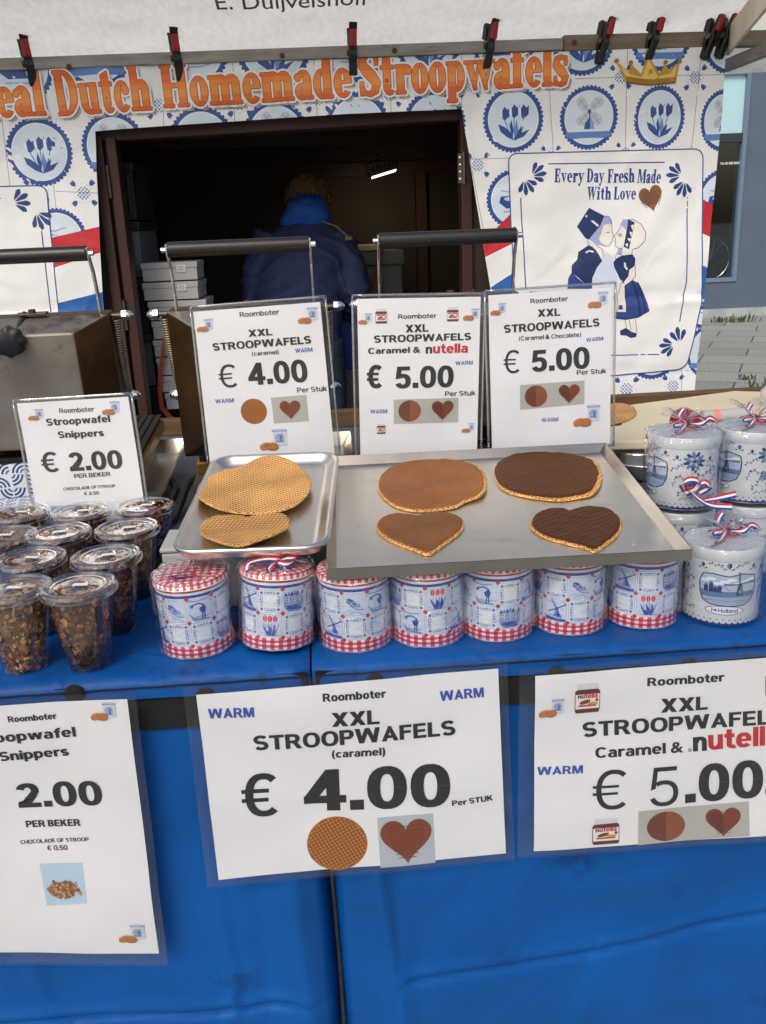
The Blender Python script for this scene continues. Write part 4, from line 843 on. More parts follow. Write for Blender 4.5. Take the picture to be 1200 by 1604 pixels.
# white cards with a blue outline
def card(c, inset, fill_z):
    pts = []; n = len(c)
    for i, (x, y) in enumerate(c):
        a = Vector(c[i-1])-Vector((x, y)); b = Vector(c[(i+1) % n])-Vector((x, y)); p = Vector((x, y)); a.normalize(); b.normalize()
        for k in range(6): t = k/5; q0 = p+a*inset*(1-t)**2+b*inset*t**2; pts.append((q0.x, q0.y))
    PX.poly(pts, WHITE, fill_z); PX.line(pts, .0042, DELFT, fill_z+.5, True)
card([(795, 241), (1096, 234), (1092, 470), (1068, 575), (950, 588), (812, 600)], 16, 10)
card([(-300, 300), (76, 291), (96, 500), (-280, 520)], 16, 10)
for l in ([(858, 257), (1037, 255)], [(815, 310), (823, 452)], [(1072, 309), (1069, 440), (1058, 502)], [(945, 556), (1027, 553)], [(-60, 312), (5, 311)], [(69, 362), (84, 500)]): PX.line(l, .0042, DELFT, 11)
for x, y, rr, rot, n in ((831, 276, 24, 22, 4), (821, 280, 24, -70, 4), (1063, 276, 24, 160, 4), (1068, 283, 24, -105, 4), (1057, 536, 26, 100, 3), (1050, 538, 24, 195, 4), (23, 318, 26, 10, 4), (60, 332, 26, -62, 4)):
    p = bpx(x, y); petals(BA, p[0], p[1], px2m(rr), rot, n)
NB = hx('27418a')
for wd, x0, y0, x1, y1, cp in (('Every', 867, 286, 912, 286, 19), ('Day', 917, 286, 944, 286, 19), ('Fresh', 950, 287, 991, 286, 19), ('Made', 995, 287, 1030, 288, 19), ('With', 918, 313, 955, 313, 18), ('Love', 959, 313, 992, 313, 18)):
    serif_word(BA, wd, bpx(x0, y0), bpx(x1, y1), px2m(cp), NB, 12, sp=.05)
p = bpx(1016, 312); hA = BA.at(p[0], p[1], 1, 1, rad(14)); hA.heart(0, 0, px2m(17), hx('8a5a3a'), 12, 0, 1.2)
for k in range(-4, 5):
    for d in (.6, -.6): hA.at(0, .004, 1, 1, d).line([(k*.0085, -.026+abs(k)*.003), (k*.0085, .028-abs(k)*.003)], .0018, hx('4a2c1a'), 12.6+(d > 0)*.3)
# the kissing children in folk dress (crop pixels: origin 860,300, 5.4545 per pixel)
def CP(pts): return [(860+x/5.4545, 300+y/5.4545) for x, y in pts]
DK, SK, LV = hx('1d3264'), hx('ece8e0'), hx('a3aedb')
def cpoly(pts, c, z): PX.poly(CP(pts), c, z)
def cline(pts, w_=.002, c=DK, z=15): PX.line(CP(pts), w_, c, z)
cpoly([(440, 480), (530, 560), (570, 760), (560, 790), (360, 800), (380, 680)], hx('d3daf0'), 11.6)
cpoly([(330, 400), (430, 290), (460, 210), (500, 215), (520, 250), (525, 290), (528, 360), (538, 385), (525, 400), (522, 430), (500, 462), (470, 465), (440, 455), (400, 460)], LV, 12)
cpoly([(455, 285), (522, 275), (526, 350), (538, 385), (527, 398), (522, 430), (498, 464), (470, 465), (435, 440), (418, 400), (440, 350)], SK, 12.4)
cline([(522, 275), (526, 350), (538, 385), (527, 398), (522, 430), (498, 464), (470, 465), (440, 455)], .0018); cline([(460, 210), (500, 215), (520, 250), (522, 275)], .0018); cline([(480, 348), (495, 352), (508, 346)], .002)
cpoly([(335, 140), (460, 208), (430, 290), (330, 412), (300, 395), (232, 300)], DK, 13); cpoly([(315, 200), (420, 290), (405, 300), (302, 212)], SK, 13.5)
cpoly([(320, 415), (400, 462), (440, 490), (452, 545), (440, 590), (380, 500), (330, 455)], SK, 13); cline([(320, 415), (330, 455), (380, 500), (440, 590), (452, 545), (440, 490), (400, 462)], .0016)
cpoly([(325, 460), (245, 515), (235, 580), (190, 630), (188, 690), (250, 740), (300, 790), (360, 790), (362, 740), (400, 650), (443, 590), (400, 510), (360, 470)], DK, 13.4); cline([(305, 522), (335, 505), (372, 515)], .006, SK, 14)
cpoly([(190, 690), (160, 740), (152, 830), (360, 830), (360, 760), (300, 790), (240, 740)], hx('2f4390'), 13.2)
cpoly([(620, 240), (680, 238), (760, 275), (802, 345), (795, 420), (740, 480), (680, 495), (620, 480)], SK, 12); cline([(660, 240), (700, 240), (760, 275), (802, 350), (792, 420), (740, 478), (690, 494)], .0018)
cpoly([(610, 240), (660, 236), (640, 330), (605, 290)], LV, 12.6)
cpoly([(605, 290), (640, 325), (640, 400), (610, 480), (575, 485), (548, 460), (553, 430), (543, 415), (550, 405), (540, 378), (562, 360), (590, 310)], SK, 12.4); cline([(605, 265), (590, 315), (562, 360), (541, 378), (551, 404), (544, 415), (553, 432), (548, 462), (575, 485), (610, 482)], .0018); cline([(578, 372), (592, 360), (606, 376), (588, 384), (580, 374)], .003)
cpoly([(658, 238), (712, 264), (690, 370), (662, 492), (618, 470), (640, 360)], DK, 13)
for q in ([(680, 290), (706, 280), (695, 335)], [(668, 345), (692, 345), (682, 390)], [(650, 400), (685, 400), (668, 430)], [(630, 450), (655, 440), (650, 475)]): cpoly(q, SK, 13.4)
cpoly([(612, 490), (690, 498), (685, 535), (608, 540)], SK, 12.8); cpoly([(575, 490), (608, 488), (605, 540), (560, 530)], LV, 12.7); cline([(690, 498), (685, 535)], .0016)
cpoly([(545, 560), (560, 530), (600, 545), (560, 590)], SK, 13); cline([(560, 590), (545, 570), (560, 530), (600, 540)], .0016)
cpoly([(605, 545), (690, 535), (715, 570), (712, 630), (665, 670), (660, 720), (620, 770), (590, 750), (540, 640), (535, 600), (560, 570)], DK, 13.4); cline([(628, 605), (632, 640), (650, 665)], .007, SK, 14)
cpoly([(665, 668), (715, 632), (718, 720), (690, 755), (640, 790), (628, 800), (622, 770), (660, 720)], SK, 13.8); cline([(715, 632), (718, 720), (690, 755), (632, 800)], .0018)
cpoly([(560, 800), (600, 770), (690, 752), (745, 780), (800, 890), (832, 1010), (740, 1070), (640, 1090), (550, 1080), (540, 900)], hx('31458e'), 13)
cpoly([(560, 800), (600, 770), (630, 790), (640, 1025), (550, 1025)], SK, 13.5); cline([(600, 775), (570, 880), (572, 1020)], .0018); cline([(628, 800), (645, 1022)], .003)
for a_, b_ in (((690, 760), (760, 1060)), ((730, 775), (800, 1035))): cline([a_, ((a_[0]+b_[0])/2+10, (a_[1]+b_[1])/2-40), b_], .010, DK, 13.8)
cpoly([(545, 1066), (640, 1078), (740, 1055), (832, 1000), (832, 1016), (740, 1072), (640, 1092), (545, 1082)], DK, 14)
cpoly([(630, 1092), (720, 1085), (735, 1200), (640, 1180)], SK, 12.8); cline([(632, 1092), (645, 1170)], .0016); cline([(668, 1092), (680, 1180)], .0016); cline([(718, 1085), (728, 1200)], .0016)
cpoly([(590, 1185), (640, 1160), (690, 1195), (730, 1205), (722, 1235), (680, 1245), (640, 1225), (595, 1222)], DK, 13.6)
# crown
GD, GL2 = hx('c8932a'), hx('e9c766')
PX.poly([(963, 98), (982, 114), (985, 102), (1002, 118), (1011, 86), (1030, 117), (1040, 100), (1044, 112), (1062, 98), (1055, 132), (1015, 135), (978, 131)], GD, 14)
PX.poly([(968, 104), (985, 118), (1003, 122), (1012, 94), (1028, 121), (1044, 117), (1058, 104), (1053, 122), (1015, 126), (978, 122)], GL2, 14.5); PX.line([(978, 124), (1015, 129), (1056, 125)], .012, hx('a8741c'), 15); PX.line([(978, 130), (1015, 134), (1055, 130)], .006, hx('7a5214'), 15.5)
for x, y in ((963, 97), (985, 100), (1011, 85), (1040, 99), (1062, 97)): p = bpx(x, y); BA.disc(p[0], p[1], px2m(3.2), hx('a8701c'), 15.4, n=10)
# title
OR1 = lambda q: hx('e37a2e')
for wd, x0, y0, x1, y1, cp in (('Real', -38, 188, 76, 181, 55), ('Dutch', 94, 182, 241, 173, 56), ('Homemade', 258, 170, 551, 153, 54), ('Stroopwafels', 565, 152, 888, 134, 55)):
    serif_word(BA, wd, bpx(x0, y0), bpx(x1, y1), px2m(cp), hx('ea7526'), 20, outline=px2m(3.6), shadow=px2m(5))
# cloth outlines: a top strip and two side panels
e = bpx
TL_, TR_ = (-1.75, 2.058), e(1135, 74)
lipL, lipM, lipR = e(150, 206), e(430, 186), e(722, 171)
STRIPS = [([(-1.75, lipL[1]), (lipL[0], lipL[1]), (lipL[0], 2.058), (-1.75, 2.058)]),
          ([(lipL[0], lipL[1]), (lipM[0], lipM[1]), (lipM[0], 2.060), (lipL[0], 2.058)]),
          ([(lipM[0], lipM[1]), (lipR[0], lipR[1]), (lipR[0], 2.062), (lipM[0], 2.060)]),
          ([(lipR[0], lipR[1]), (e(1128, 165)[0], lipR[1]), TR_, (lipR[0], 2.062)]),
          ([e(792, 602), (e(960, 622)[0], e(960, 622)[1]), e(1080, 612), (e(1128, 165)[0], lipR[1]), (lipR[0], lipR[1])]),
          ([(-1.75, .86), (e(170, 640)[0], .86), (lipL[0], lipL[1]), (-1.75, lipL[1])])]
def bsurf(x, z, o):
    t = max(0, (2.05-z)); w_ = .010*math.sin(x*5.2+.6)*min(1, t*2)+.006*nz(x*5, z*3)+.0065*nz(x*13, z*9)
    w_ += -.008*math.exp(-((z-(1.245-.02*x+.01*nz(x*4)))/.016)**2)+.006*math.exp(-((z-(1.225-.02*x))/.02)**2)
    if x > .5: w_ += .05*max(0, (x-1.0))*t
    if -.9 < x < .6: w_ += .010*math.sin(x*9)*max(0, 1-abs(z-1.87)/.1)
    return (x, BYp-o-w_-.014, z)
BS = gridded(lambda x, z: bsurf(x, z, 0), .025, .025, Vector((0, -4.5, 0)))
mb = MB()
for q in STRIPS:
    n = len(q); cl = []
    if area(q) < 0: q.reverse()
    for i in range(n):
        x0, y0 = q[i]; x1, y1 = q[(i+1) % n]; a, b = (y1-y0), -(x1-x0); cl.append((a, b, a*x0+b*y0))
    base = Art(); base.poly(q, (.87, .87, .86), 0, True); base.build_into(mb, BS, .025, .025)
    BA.build_into(mb, BS, .025, .025, clip=cl)
bo = mb.build('banner', m_banner, smooth=True, merge=2e-6)
tag(bo, 'white vinyl banner with orange lettering, blue tile pictures and kissing children', 'banner')

# spring clamps along the batten
def clamp():
    root = empty('spring_clamp')
    for s_ in (1, -1):
        mb = MB(); prof = [(-.004*s_, -.055), (.010*s_, -.050), (.012*s_, -.02), (.016*s_, .0), (.012*s_, .012), (.016*s_, .05), (.023*s_, .078), (.018*s_, .082), (.007*s_, .05), (.002*s_, .012), (.004*s_, -.02), (-.002*s_, -.045)]
        n = len(prof); w_ = .011
        vs = [(-w_, y, z) for y, z in prof]+[(w_, y, z) for y, z in prof]
        fs = [tuple(range(n)), tuple(range(2*n-1, n-1, -1))]+[(i, i+n, (i+1) % n+n, (i+1) % n) for i in range(n)]
        arm = mb.add(vs, fs).build('jaw', m_knob, root, bevel=.002)
        MB().box((-.0095, (.016*s_)-.006, .02), (.0095, .016*s_+.008, .062)).build('grip', m_clampred if s_ < 0 else m_knob, arm, bevel=.003)
    MB().tube([(-.016, 0, .004), (.016, 0, .004)], .008, 12).build('spring', m_rod, root)
    return root
proto = None
for i, (px, py, tilt, yaw, lb) in enumerate(((45, 100, -.14, .5, 'black spring clamp with a red grip at the left end of the batten'), (277, 92, -.10, .35, 'black and red spring clamp over the word Dutch on the banner'), (552, 84, .0, .15, 'black and red spring clamp over the end of the word Homemade'), (765, 73, .08, .5, 'black and red spring clamp over the middle of the word Stroopwafels'), (944, 66, .16, .6, 'black and red spring clamp just left of the golden crown'), (1022, 60, .16, .6, 'black and red spring clamp right above the golden crown'), (1112, 60, .26, .7, 'clamp with a red grip, left of the pair at the banner corner'), (1134, 58, .24, .7, 'all black clamp at the very corner of the banner'))):
    if proto is None: o = proto = clamp()
    else: o = copy_tree(proto)
    p = onY(px, py+2, 3.365); o.location = p; o.scale = (1.25,)*3; o.rotation_euler = (rad(8), tilt, yaw); tag(o, lb, 'clamp', 'spring clamps along the batten')

# ------------------------------------------------------------------ counter: trestle table under two blue tarpaulins
TZ, TFY, TBY = .96, 1.062, 1.80
tb = tag(empty('trestle_table', (.1, 1.4, 0)), 'long wooden trestle table hidden under the blue tarpaulins', 'table')
def tbp(mb, n, m, **k): o = mb.build(n, m, tb, **k); o.matrix_parent_inverse = Matrix.Translation((-.1, -1.4, 0)); return o
tbp(MB().box((-1.45, 1.10, .90), (1.75, 2.62, .945)), 'table_top', m_wood)
for x in (-1.3, .1, 1.6):
    for y in (1.2, 2.4): tbp(MB().box((x-.03, y-.03, 0), (x+.03, y+.03, .90)), 'leg', m_wood)
JX = -.046
STRAP0, STRAP1 = .931, .888
def creaseL(x): return onY(200, 1590, TFY).z+.01*nz(x*3)
def tarp(name, x0, x1, side, label):
    root = tag(empty(name, ((x0+x1)/2, TFY, TZ)), label, 'tarpaulin')
    inv = Matrix.Translation((-(x0+x1)/2, -TFY, -TZ))
    def put(mb, n, m, **k): o = mb.build(n, m, root, **k); o.matrix_parent_inverse = inv; return o
    def edge(x): d = (x1-x) if side < 0 else (x-x0); return max(0, d)     # distance from the joint
    # top sheet with a rounded, slightly lumpy front edge and a short valance
    prof = [(TBY, TZ), (1.70, TZ), (1.6, TZ), (1.5, TZ), (1.40, TZ), (1.30, TZ), (1.22, TZ), (1.16, TZ), (1.11, TZ), (1.085, TZ), (1.072, TZ-.001), (1.064, TZ-.004), (1.0595, TZ-.010), (1.0575, TZ-.018), (1.057, TZ-.024), (1.0562, TZ-.031)]
    nx = int((x1-x0)/.012)
    def f(u_, v_):
        j = min(int(v_*(len(prof)-1)+1e-6), len(prof)-2); t = v_*(len(prof)-1)-j; y = prof[j][0]*(1-t)+prof[j+1][0]*t; z = prof[j][1]*(1-t)+prof[j+1][1]*t; x = x0+(x1-x0)*u_
        fr = max(0, 1-(y-1.057)/.12); e_ = edge(x); z += .0018*nz(x*9, y*14)-.004*math.exp(-e_/.012)*(v_ < .9); y -= fr*.0025*nz(x*22, z*12)+.0
        y += .010*math.exp(-e_/.008)*fr
        if v_ > .97: z += .004*nz(x*6, 3.)
        return Vector((x, y, z))
    put(MB().grid(f, nx, len(prof)-1), 'top_sheet', m_bluetop, smooth=True)
    put(MB().tube([(x0+.004+(x1-x0-.008)*k/60, 1.0555+.0012*nz(k*.7), TZ-.0125+.001*nz(k*.9, 4)) for k in range(61)], .0011, 6), 'seam', m_black)
    put(MB().box((x0+.004, 1.0605, STRAP1-.006), (x1-.004, 1.0635, STRAP0+.02)), 'webbing', m_black)
    # hanging front
    za, zb = STRAP1, .18
    def g(u_, v_):
        x = x0+(x1-x0)*u_; z = za+(zb-za)*v_; e_ = edge(x); d = za-z
        y = TFY+.004+.010*nz(x*2.6+side, z*2.2)*min(1, d*4)+.004*nz(x*9, z*7)*min(1, d*6)+.0022*abs(nz(x*6+z*4, z*5-x*2, side))**.5*min(1, d*6)
        if side > 0:
            zc = onY(610, 1550, TFY).z+(x-.0)*.13+.012*nz(x*4); xr = max(0, min(1, (x-.02)/.06))
            y += (-.005*math.exp(-((z-zc-.008)/.010)**2)+.010*math.exp(-((z-zc+.005)/.006)**2))*xr*(.6+.5*abs(nz(x*5, 7)))-.005*xr/(1+math.exp((z-zc)/.012))
            y -= .016*math.exp(-((e_-.045-.10*d)/.012)**2)*min(1, d*5)
        else:
            zc = creaseL(x); y += (-.004*math.exp(-((z-zc-.008)/.010)**2)+.009*math.exp(-((z-zc+.005)/.006)**2))*max(0, min(1, e_/.08))-.006/(1+math.exp((z-zc)/.01))
            y -= .013*math.exp(-((e_-.055+.03*d)/.014)**2)*min(1, d*5); y += .006*math.exp(-((e_-.09-.01*d)/.02)**2)*min(1, d*4)
        y += .075*math.exp(-e_/.0045)*min(1, d*4+.06)
        x += .010*min(1, d/.5)*math.exp(-e_/.05)*(1.05 if side > 0 else .9)
        return Vector((x, y, z))
    put(MB().grid(g, int((x1-x0)/.009), 110), 'hanging_front', m_blue, smooth=True)
tarp('blue_tarp', -1.5, JX, -1, 'left blue tarpaulin over the counter, under the cups of wafer snippets')
tarp('blue_tarp', JX+.003, 1.8, 1, 'right blue tarpaulin over the counter, under the gingham tins')

# ------------------------------------------------------------------ laminated price signs
def homography(src, w_, h_):     # photo quad TL,TR,BR,BL -> (0..w, 0..h)
    dst = [(0, h_), (w_, h_), (w_, 0), (0, 0)]; Mx = []; B = []
    for (x, y), (X, Y) in zip(src, dst):
        Mx.append([x, y, 1, 0, 0, 0, -X*x, -X*y]); B.append(X); Mx.append([0, 0, 0, x, y, 1, -Y*x, -Y*y]); B.append(Y)
    n = 8
    for i in range(n):
        p = max(range(i, n), key=lambda r_: abs(Mx[r_][i])); Mx[i], Mx[p] = Mx[p], Mx[i]; B[i], B[p] = B[p], B[i]
        for r_ in range(n):
            if r_ != i:
                k = Mx[r_][i]/Mx[i][i]
                for c_ in range(i, n): Mx[r_][c_] -= k*Mx[i][c_]
                B[r_] -= k*B[i]
    a = [B[i]/Mx[i][i] for i in range(n)]
    def f(x, y): d = a[6]*x+a[7]*y+1; return ((a[0]*x+a[1]*y+a[2])/d, (a[3]*x+a[4]*y+a[5])/d)
    return f
def sign(name, crop, paper, plane, items, margins, label, paper_w, paper_h, bend=.003, group=None, holder=False, seed=0.):
    (ox, oy, sc_) = crop; P = lambda p: (ox+p[0]/sc_, oy+p[1]/sc_)
    H = homography([P(p) for p in paper], paper_w, paper_h); uv = lambda p: H(*P(p))
    c3 = [onP(*P(p), plane[0], plane[1]) for p in paper]; TLc, TRc, BRc, BLc = c3; nrm = Vector(plane[1]).normalized()
    if nrm.y > 0: nrm = -nrm
    root = tag(empty(name, tuple((BLc+BRc)/2)), label, 'price sign', group); inv = Matrix.Translation(-(BLc+BRc)/2)
    def S3(u_, v_, o):
        a, b = u_/paper_w, v_/paper_h
        p = BLc*(1-a)*(1-b)+BRc*a*(1-b)+TRc*a*b+TLc*(1-a)*b
        return p+nrm*(o+bend*(math.sin(a*3.1+seed)*.8+nz(a*2.2+seed, b*2.6)*1.2+nz(a*5+seed, b*6)*.35))
    A = Art()
    for it in items:
        k = it[0]
        if k == 't':
            _, body, p0, p1, h, col, heavy = it; heavy = min(heavy, 1) if h/sc_ < 9 else heavy; a, b = uv(p0), uv(p1); m_ = ((p0[0]+p1[0])/2, (p0[1]+p1[1])/2); t_ = ((p0[0]+p1[0])/2, (p0[1]+p1[1])/2-h); hh = uv(t_)[1]-uv(m_)[1]
            A.text(body, a, b, hh, col, 3, heavy)
        elif k == 'quad':
            A.poly([uv(p) for p in it[1]], it[2], 1.8)
            if len(it) > 3: pass
        else:
            c = uv(it[1]); e1 = uv((it[1][0]+it[2], it[1][1])); e2 = uv((it[1][0], it[1][1]-it[3])); w_ = math.hypot(e1[0]-c[0], e1[1]-c[1]); h = math.hypot(e2[0]-c[0], e2[1]-c[1])
            if k == 'tin': icon_tin(A.at(0, 0, 1, 1, 0, 3), c[0], c[1], w_, h)
            elif k == 'cookies': icon_cookies(A.at(0, 0, 1, 1, 0, 7), c[0], c[1], w_)
            elif k == 'jar': icon_jar(A.at(0, 0, 1, 1, 0, 3), c[0], c[1], w_, h)
            elif k == 'waffle': print_waffle(A, c[0], c[1], w_, h)
            elif k == 'half': print_half(A.at(0, 0, 1, 1, 0, 2), c[0], c[1], w_, h)
            elif k == 'heart': print_heart(A.at(0, 0, 1, 1, 0, 2), c[0], c[1], w_, h/w_, it[4] if len(it) > 4 else '7e3a1c', it[5] if len(it) > 5 else None)
            elif k == 'crumbs':
                rs = random.Random(5)
                for q in range(150):
                    g_ = math.sqrt(rs.random())*rs.uniform(.6, 1); a_ = rs.uniform(0, 6.28); x, y = c[0]+w_*g_*math.cos(a_), c[1]+h*(g_*math.sin(a_)*.8)
                    r_ = rs.uniform(.10, .2)*w_; A.at(x, y, r_, r_*.62, rs.uniform(0, 3)).poly([(math.cos(t*1.05)*rs.uniform(.7, 1), math.sin(t*1.05)*rs.uniform(.7, 1)) for t in range(6)], hx(rs.choice(('b98a58', 'a06c3a', '8a5a30', 'c79a66', '7a4c28'))), 3+q*.05, True)
    mb = MB(); st = .02; base = Art(); base.rect(0, 0, paper_w, paper_h, (.82, .82, .82), 0); SG = gridded(lambda u_, v_: S3(u_, v_, 0), st, st, nrm*5); base.build_into(mb, SG, st, st); A.build_into(mb, SG, st, st)
    pp = mb.build('paper', m_print, root, smooth=True, merge=2e-6); pp.matrix_parent_inverse = inv
    l, r_, t_, b_ = margins; mb = MB(); x0, x1, y0, y1 = -l, paper_w+r_, -b_, paper_h+t_
    mb.grid(lambda u_, v_: S3(x0+(x1-x0)*u_, y0+(y1-y0)*v_, .0034+(.001 if holder else 0)), 24, 24)
    bk_ = lambda u_, v_: S3(x1-(x1-x0)*u_, y0+(y1-y0)*v_, -.0012)
    mb.grid(bk_, 24, 24)
    f_ = mb.build('laminate', m_film, root, smooth=True); f_.matrix_parent_inverse = inv
    if holder:
        mb = MB(); pts = [S3(x0, y0, .001), S3(x1, y0, .001), S3(x1, y1, .001), S3(x0, y1, .001)]
        for k in range(4):
            a, b = pts[k], pts[(k+1) % 4]; n_ = 12; mb.tube([S3(*[(lambda q: q)(v) for v in ((x0, x1, x1, x0)[k]*(1-j/n_)+(x1, x1, x0, x0)[k]*j/n_, (y0, y0, y1, y1)[k]*(1-j/n_)+(y0, y1, y1, y0)[k]*j/n_)], .001) for j in range(n_+1)], .0022, 8)
        e_ = mb.build('holder_edge', m_holder, root, smooth=True); e_.matrix_parent_inverse = inv
    return root
m_holder = clear_film('acrylic_edge', .1, .25, .9, (.7, .72, .74))
GQ = hx('b3b1a8')
lean = rad(8); n_up = Vector((0, -math.cos(lean), math.sin(lean)))
pl_up = (Vector((0, 1.575, 1.10)), n_up)
tx = lambda s_, p0, p1, h, c=K, hv=2: ('t', s_, p0, p1, h, c, hv)
sign('price_sign', (200, 350, 3.3333), [(343, 462), (1005, 410), (1083, 1225), (430, 1245)], (Vector((0, 1.60, 1.10)), n_up), [
    tx('Roomboter', (580, 490), (785, 475), 26), tx('XXL', (625, 592), (750, 583), 36), tx('STROOPWAFELS', (443, 664), (957, 625), 39), tx('(caramel)', (642, 690), (783, 680), 21), tx('WARM', (870, 674), (963, 667), 22, BLU),
    tx('€', (480, 857), (575, 850), 118, K, 0), tx('4.00', (627, 844), (940, 824), 116), tx('Per Stuk', (880, 882), (1042, 872), 26), tx('WARM', (457, 938), (550, 932), 22, BLU),
    ('waffle', (652, 980), 68, 67), ('quad', [(740, 908), (928, 893), (942, 1030), (757, 1044)], GQ), ('heart', (843, 972), 56, 56), ('tin', (788, 1115), 80, 84), ('cookies', (732, 1163), 104, 50),
    ('tin', (420, 525), 44, 52), ('cookies', (390, 552), 62, 30), ('tin', (963, 470), 58, 64), ('cookies', (920, 507), 78, 36)], (.004, .009, .009, .004),
    'upright caramel wafer price sign with a printed waffle, behind the small rounded tray', .205, .285, .0025, 'price signs standing behind the trays', True, .3)
sign('price_sign', (520, 340, 2.7273), [(107, 350), (636, 340), (620, 1000), (122, 1022)], pl_up, [
    tx('Roomboter', (284, 438), (448, 433), 20), tx('XXL', (316, 497), (414, 493), 33), tx('STROOPWAFELS', (180, 542), (595, 529), 31), tx('Caramel &', (155, 590), (380, 583), 25), tx('n', (402, 588), (430, 587), 38, K, 2), tx('utella', (433, 587), (582, 583), 40, RED, 2),
    tx('WARM', (528, 638), (602, 635), 17, BLU), tx('€', (150, 737), (220, 735), 98), tx('5.00', (270, 737), (520, 731), 92), tx('Per Stuk', (484, 770), (614, 766), 20), tx('WARM', (164, 844), (237, 842), 17, BLU),
    ('quad', [(265, 785), (542, 777), (540, 880), (265, 887)], GQ), ('half', (333, 832), 48, 45), ('heart', (474, 830), 47, 47, '7a3a22', '63281a'), ('jar', (211, 425), 50, 65), ('jar', (517, 417), 50, 62), ('jar', (211, 907), 38, 42),
    ('tin', (155, 432), 30, 35), ('cookies', (131, 452), 40, 20), ('tin', (612, 413), 34, 40), ('cookies', (583, 433), 48, 24), ('tin', (596, 898), 26, 30), ('cookies', (572, 914), 38, 18)], (.008, .007, .006, .004),
    'upright sign with printed spread jars, between the caramel sign and the chocolate sign', .205, .285, .002, 'price signs standing behind the trays', True, 1.3)
sign('price_sign', (520, 340, 2.7273), [(667, 335), (1195, 300), (1190, 968), (683, 992)], pl_up, [
    tx('Roomboter', (845, 370), (1006, 358), 20), tx('XXL', (876, 428), (973, 422), 32), tx('STROOPWAFELS', (734, 497), (1143, 468), 34), tx('(Caramel & Chocolate)', (796, 530), (1064, 512), 18), tx('WARM', (1085, 535), (1159, 528), 16, BLU),
    tx('€', (732, 670), (803, 667), 97, K, 0), tx('5.00', (850, 664), (1100, 648), 92), tx('Per Stuk', (1044, 677), (1173, 668), 20), tx('WARM', (892, 877), (965, 874), 17, BLU),
    ('quad', [(800, 720), (1078, 700), (1078, 800), (802, 825)], GQ), ('half', (869, 767), 48, 46), ('heart', (1012, 757), 46, 46, '7a3a22', '63281a'), ('tin', (724, 388), 33, 39), ('cookies', (697, 410), 46, 24), ('tin', (1158, 345), 44, 52), ('cookies', (1121, 375), 62, 30), ('tin', (1118, 838), 58, 66), ('cookies', (1068, 878), 84, 38)], (.006, .006, .008, .004),
    'upright chocolate wafer price sign, the nearest to the kissing children', .205, .285, .0025, 'price signs standing behind the trays', True, 2.2)
sign('price_sign', (0, 600, 4), [(107, 128), (803, 85), (925, 885), (252, 925)], (Vector((0, 1.50, 1.0)), Vector((0, -math.cos(rad(10)), math.sin(rad(10))))), [
    tx('Roomboter', (370, 190), (590, 178), 30), tx('Stroopwafel', (292, 270), (692, 245), 44), tx('Snippers', (364, 348), (652, 334), 42), tx('€', (270, 564), (380, 556), 125, K, 1), tx('2.00', (440, 556), (772, 537), 116), tx('PER BEKER', (466, 600), (692, 585), 27), tx('CHOCOLADE OF STROOP', (398, 676), (723, 655), 18), tx('€ 2.50', (525, 706), (620, 700), 20),
    ('tin', (245, 192), 52, 56), ('cookies', (212, 220), 72, 32), ('tin', (720, 148), 62, 66), ('cookies', (680, 182), 86, 38), ('quad', [(310, 775), (560, 760), (580, 860), (330, 880)], hx('9fb6cc')), ('crumbs', (440, 850), 70, 40)], (.006, .007, .007, .004),
    'upright wafer snippets price sign standing behind the cups', .205, .285, .002, 'price signs standing behind the trays', True, 3.)
pl_lo = (Vector((0, 1.034, .8)), Vector((0, -1, 0)))
sign('price_sign', (280, 1000, 2.2222), [(62, 192), (1112, 105), (1140, 752), (140, 833)], pl_lo, [
    tx('Roomboter', (497, 212), (715, 200), 27), tx('WARM', (104, 272), (261, 265), 34, BLU), tx('WARM', (907, 217), (1062, 203), 34, BLU), tx('XXL', (528, 300), (694, 292), 50), tx('STROOPWAFELS', (260, 384), (962, 336), 52), tx('(caramel)', (528, 408), (714, 400), 26),
    tx('€', (222, 613), (352, 607), 145, K, 1), tx('4.00', (433, 598), (942, 575), 145), tx('Per STUK', (948, 578), (1094, 562), 20), ('waffle', (547, 711), 105, 96), ('quad', [(685, 617), (881, 602), (890, 780), (697, 795)], hx('b4bcc4')), ('heart', (788, 700), 90, 88)], (.016, .012, .012, .010),
    'wide caramel wafer price sign hanging on the blue cloth below the gingham tins', .40, .28, .004, 'price signs hanging on the blue cloth', False, .7)
sign('price_sign', (800, 980, 3), [(112, 230), (1590, 124), (1600, 965), (107, 1055)], pl_lo, [
    tx('Roomboter', (627, 278), (988, 255), 37), tx('XXL', (692, 398), (912, 383), 63), tx('STROOPWAFELS', (328, 508), (1285, 447), 66), tx('Caramel &', (386, 602), (797, 577), 47), tx('®', (818, 578), (836, 577), 15, K, 0), tx('n', (842, 577), (908, 573), 88, K, 2), tx('utella', (915, 570), (1265, 547), 92, RED, 2), tx('WARM', (121, 680), (328, 671), 37, BLU),
    tx('€', (372, 850), (538, 840), 188, K, 0), tx('5', (635, 838), (775, 830), 188, K, 0), tx('.00', (805, 826), (1180, 800), 182), tx('Per STUK', (1190, 788), (1400, 774), 26), ('quad', [(585, 860), (1110, 822), (1108, 988), (583, 1030)], GQ), ('half', (715, 938), 90, 74), ('heart', (985, 920), 84, 78, '7a3a22', '63281a'),
    ('jar', (350, 328), 115, 135), ('jar', (433, 955), 125, 130), ('jar', (1245, 262), 112, 132), ('tin', (215, 362), 58, 65), ('cookies', (168, 395), 88, 40), ('tin', (1400, 240), 58, 65), ('waffle', (1400, 860), 60, 60)], (.020, .014, .012, .008),
    'wide sign with printed spread jars hanging on the blue cloth at the right', .40, .28, .004, 'price signs hanging on the blue cloth', False, 1.9)
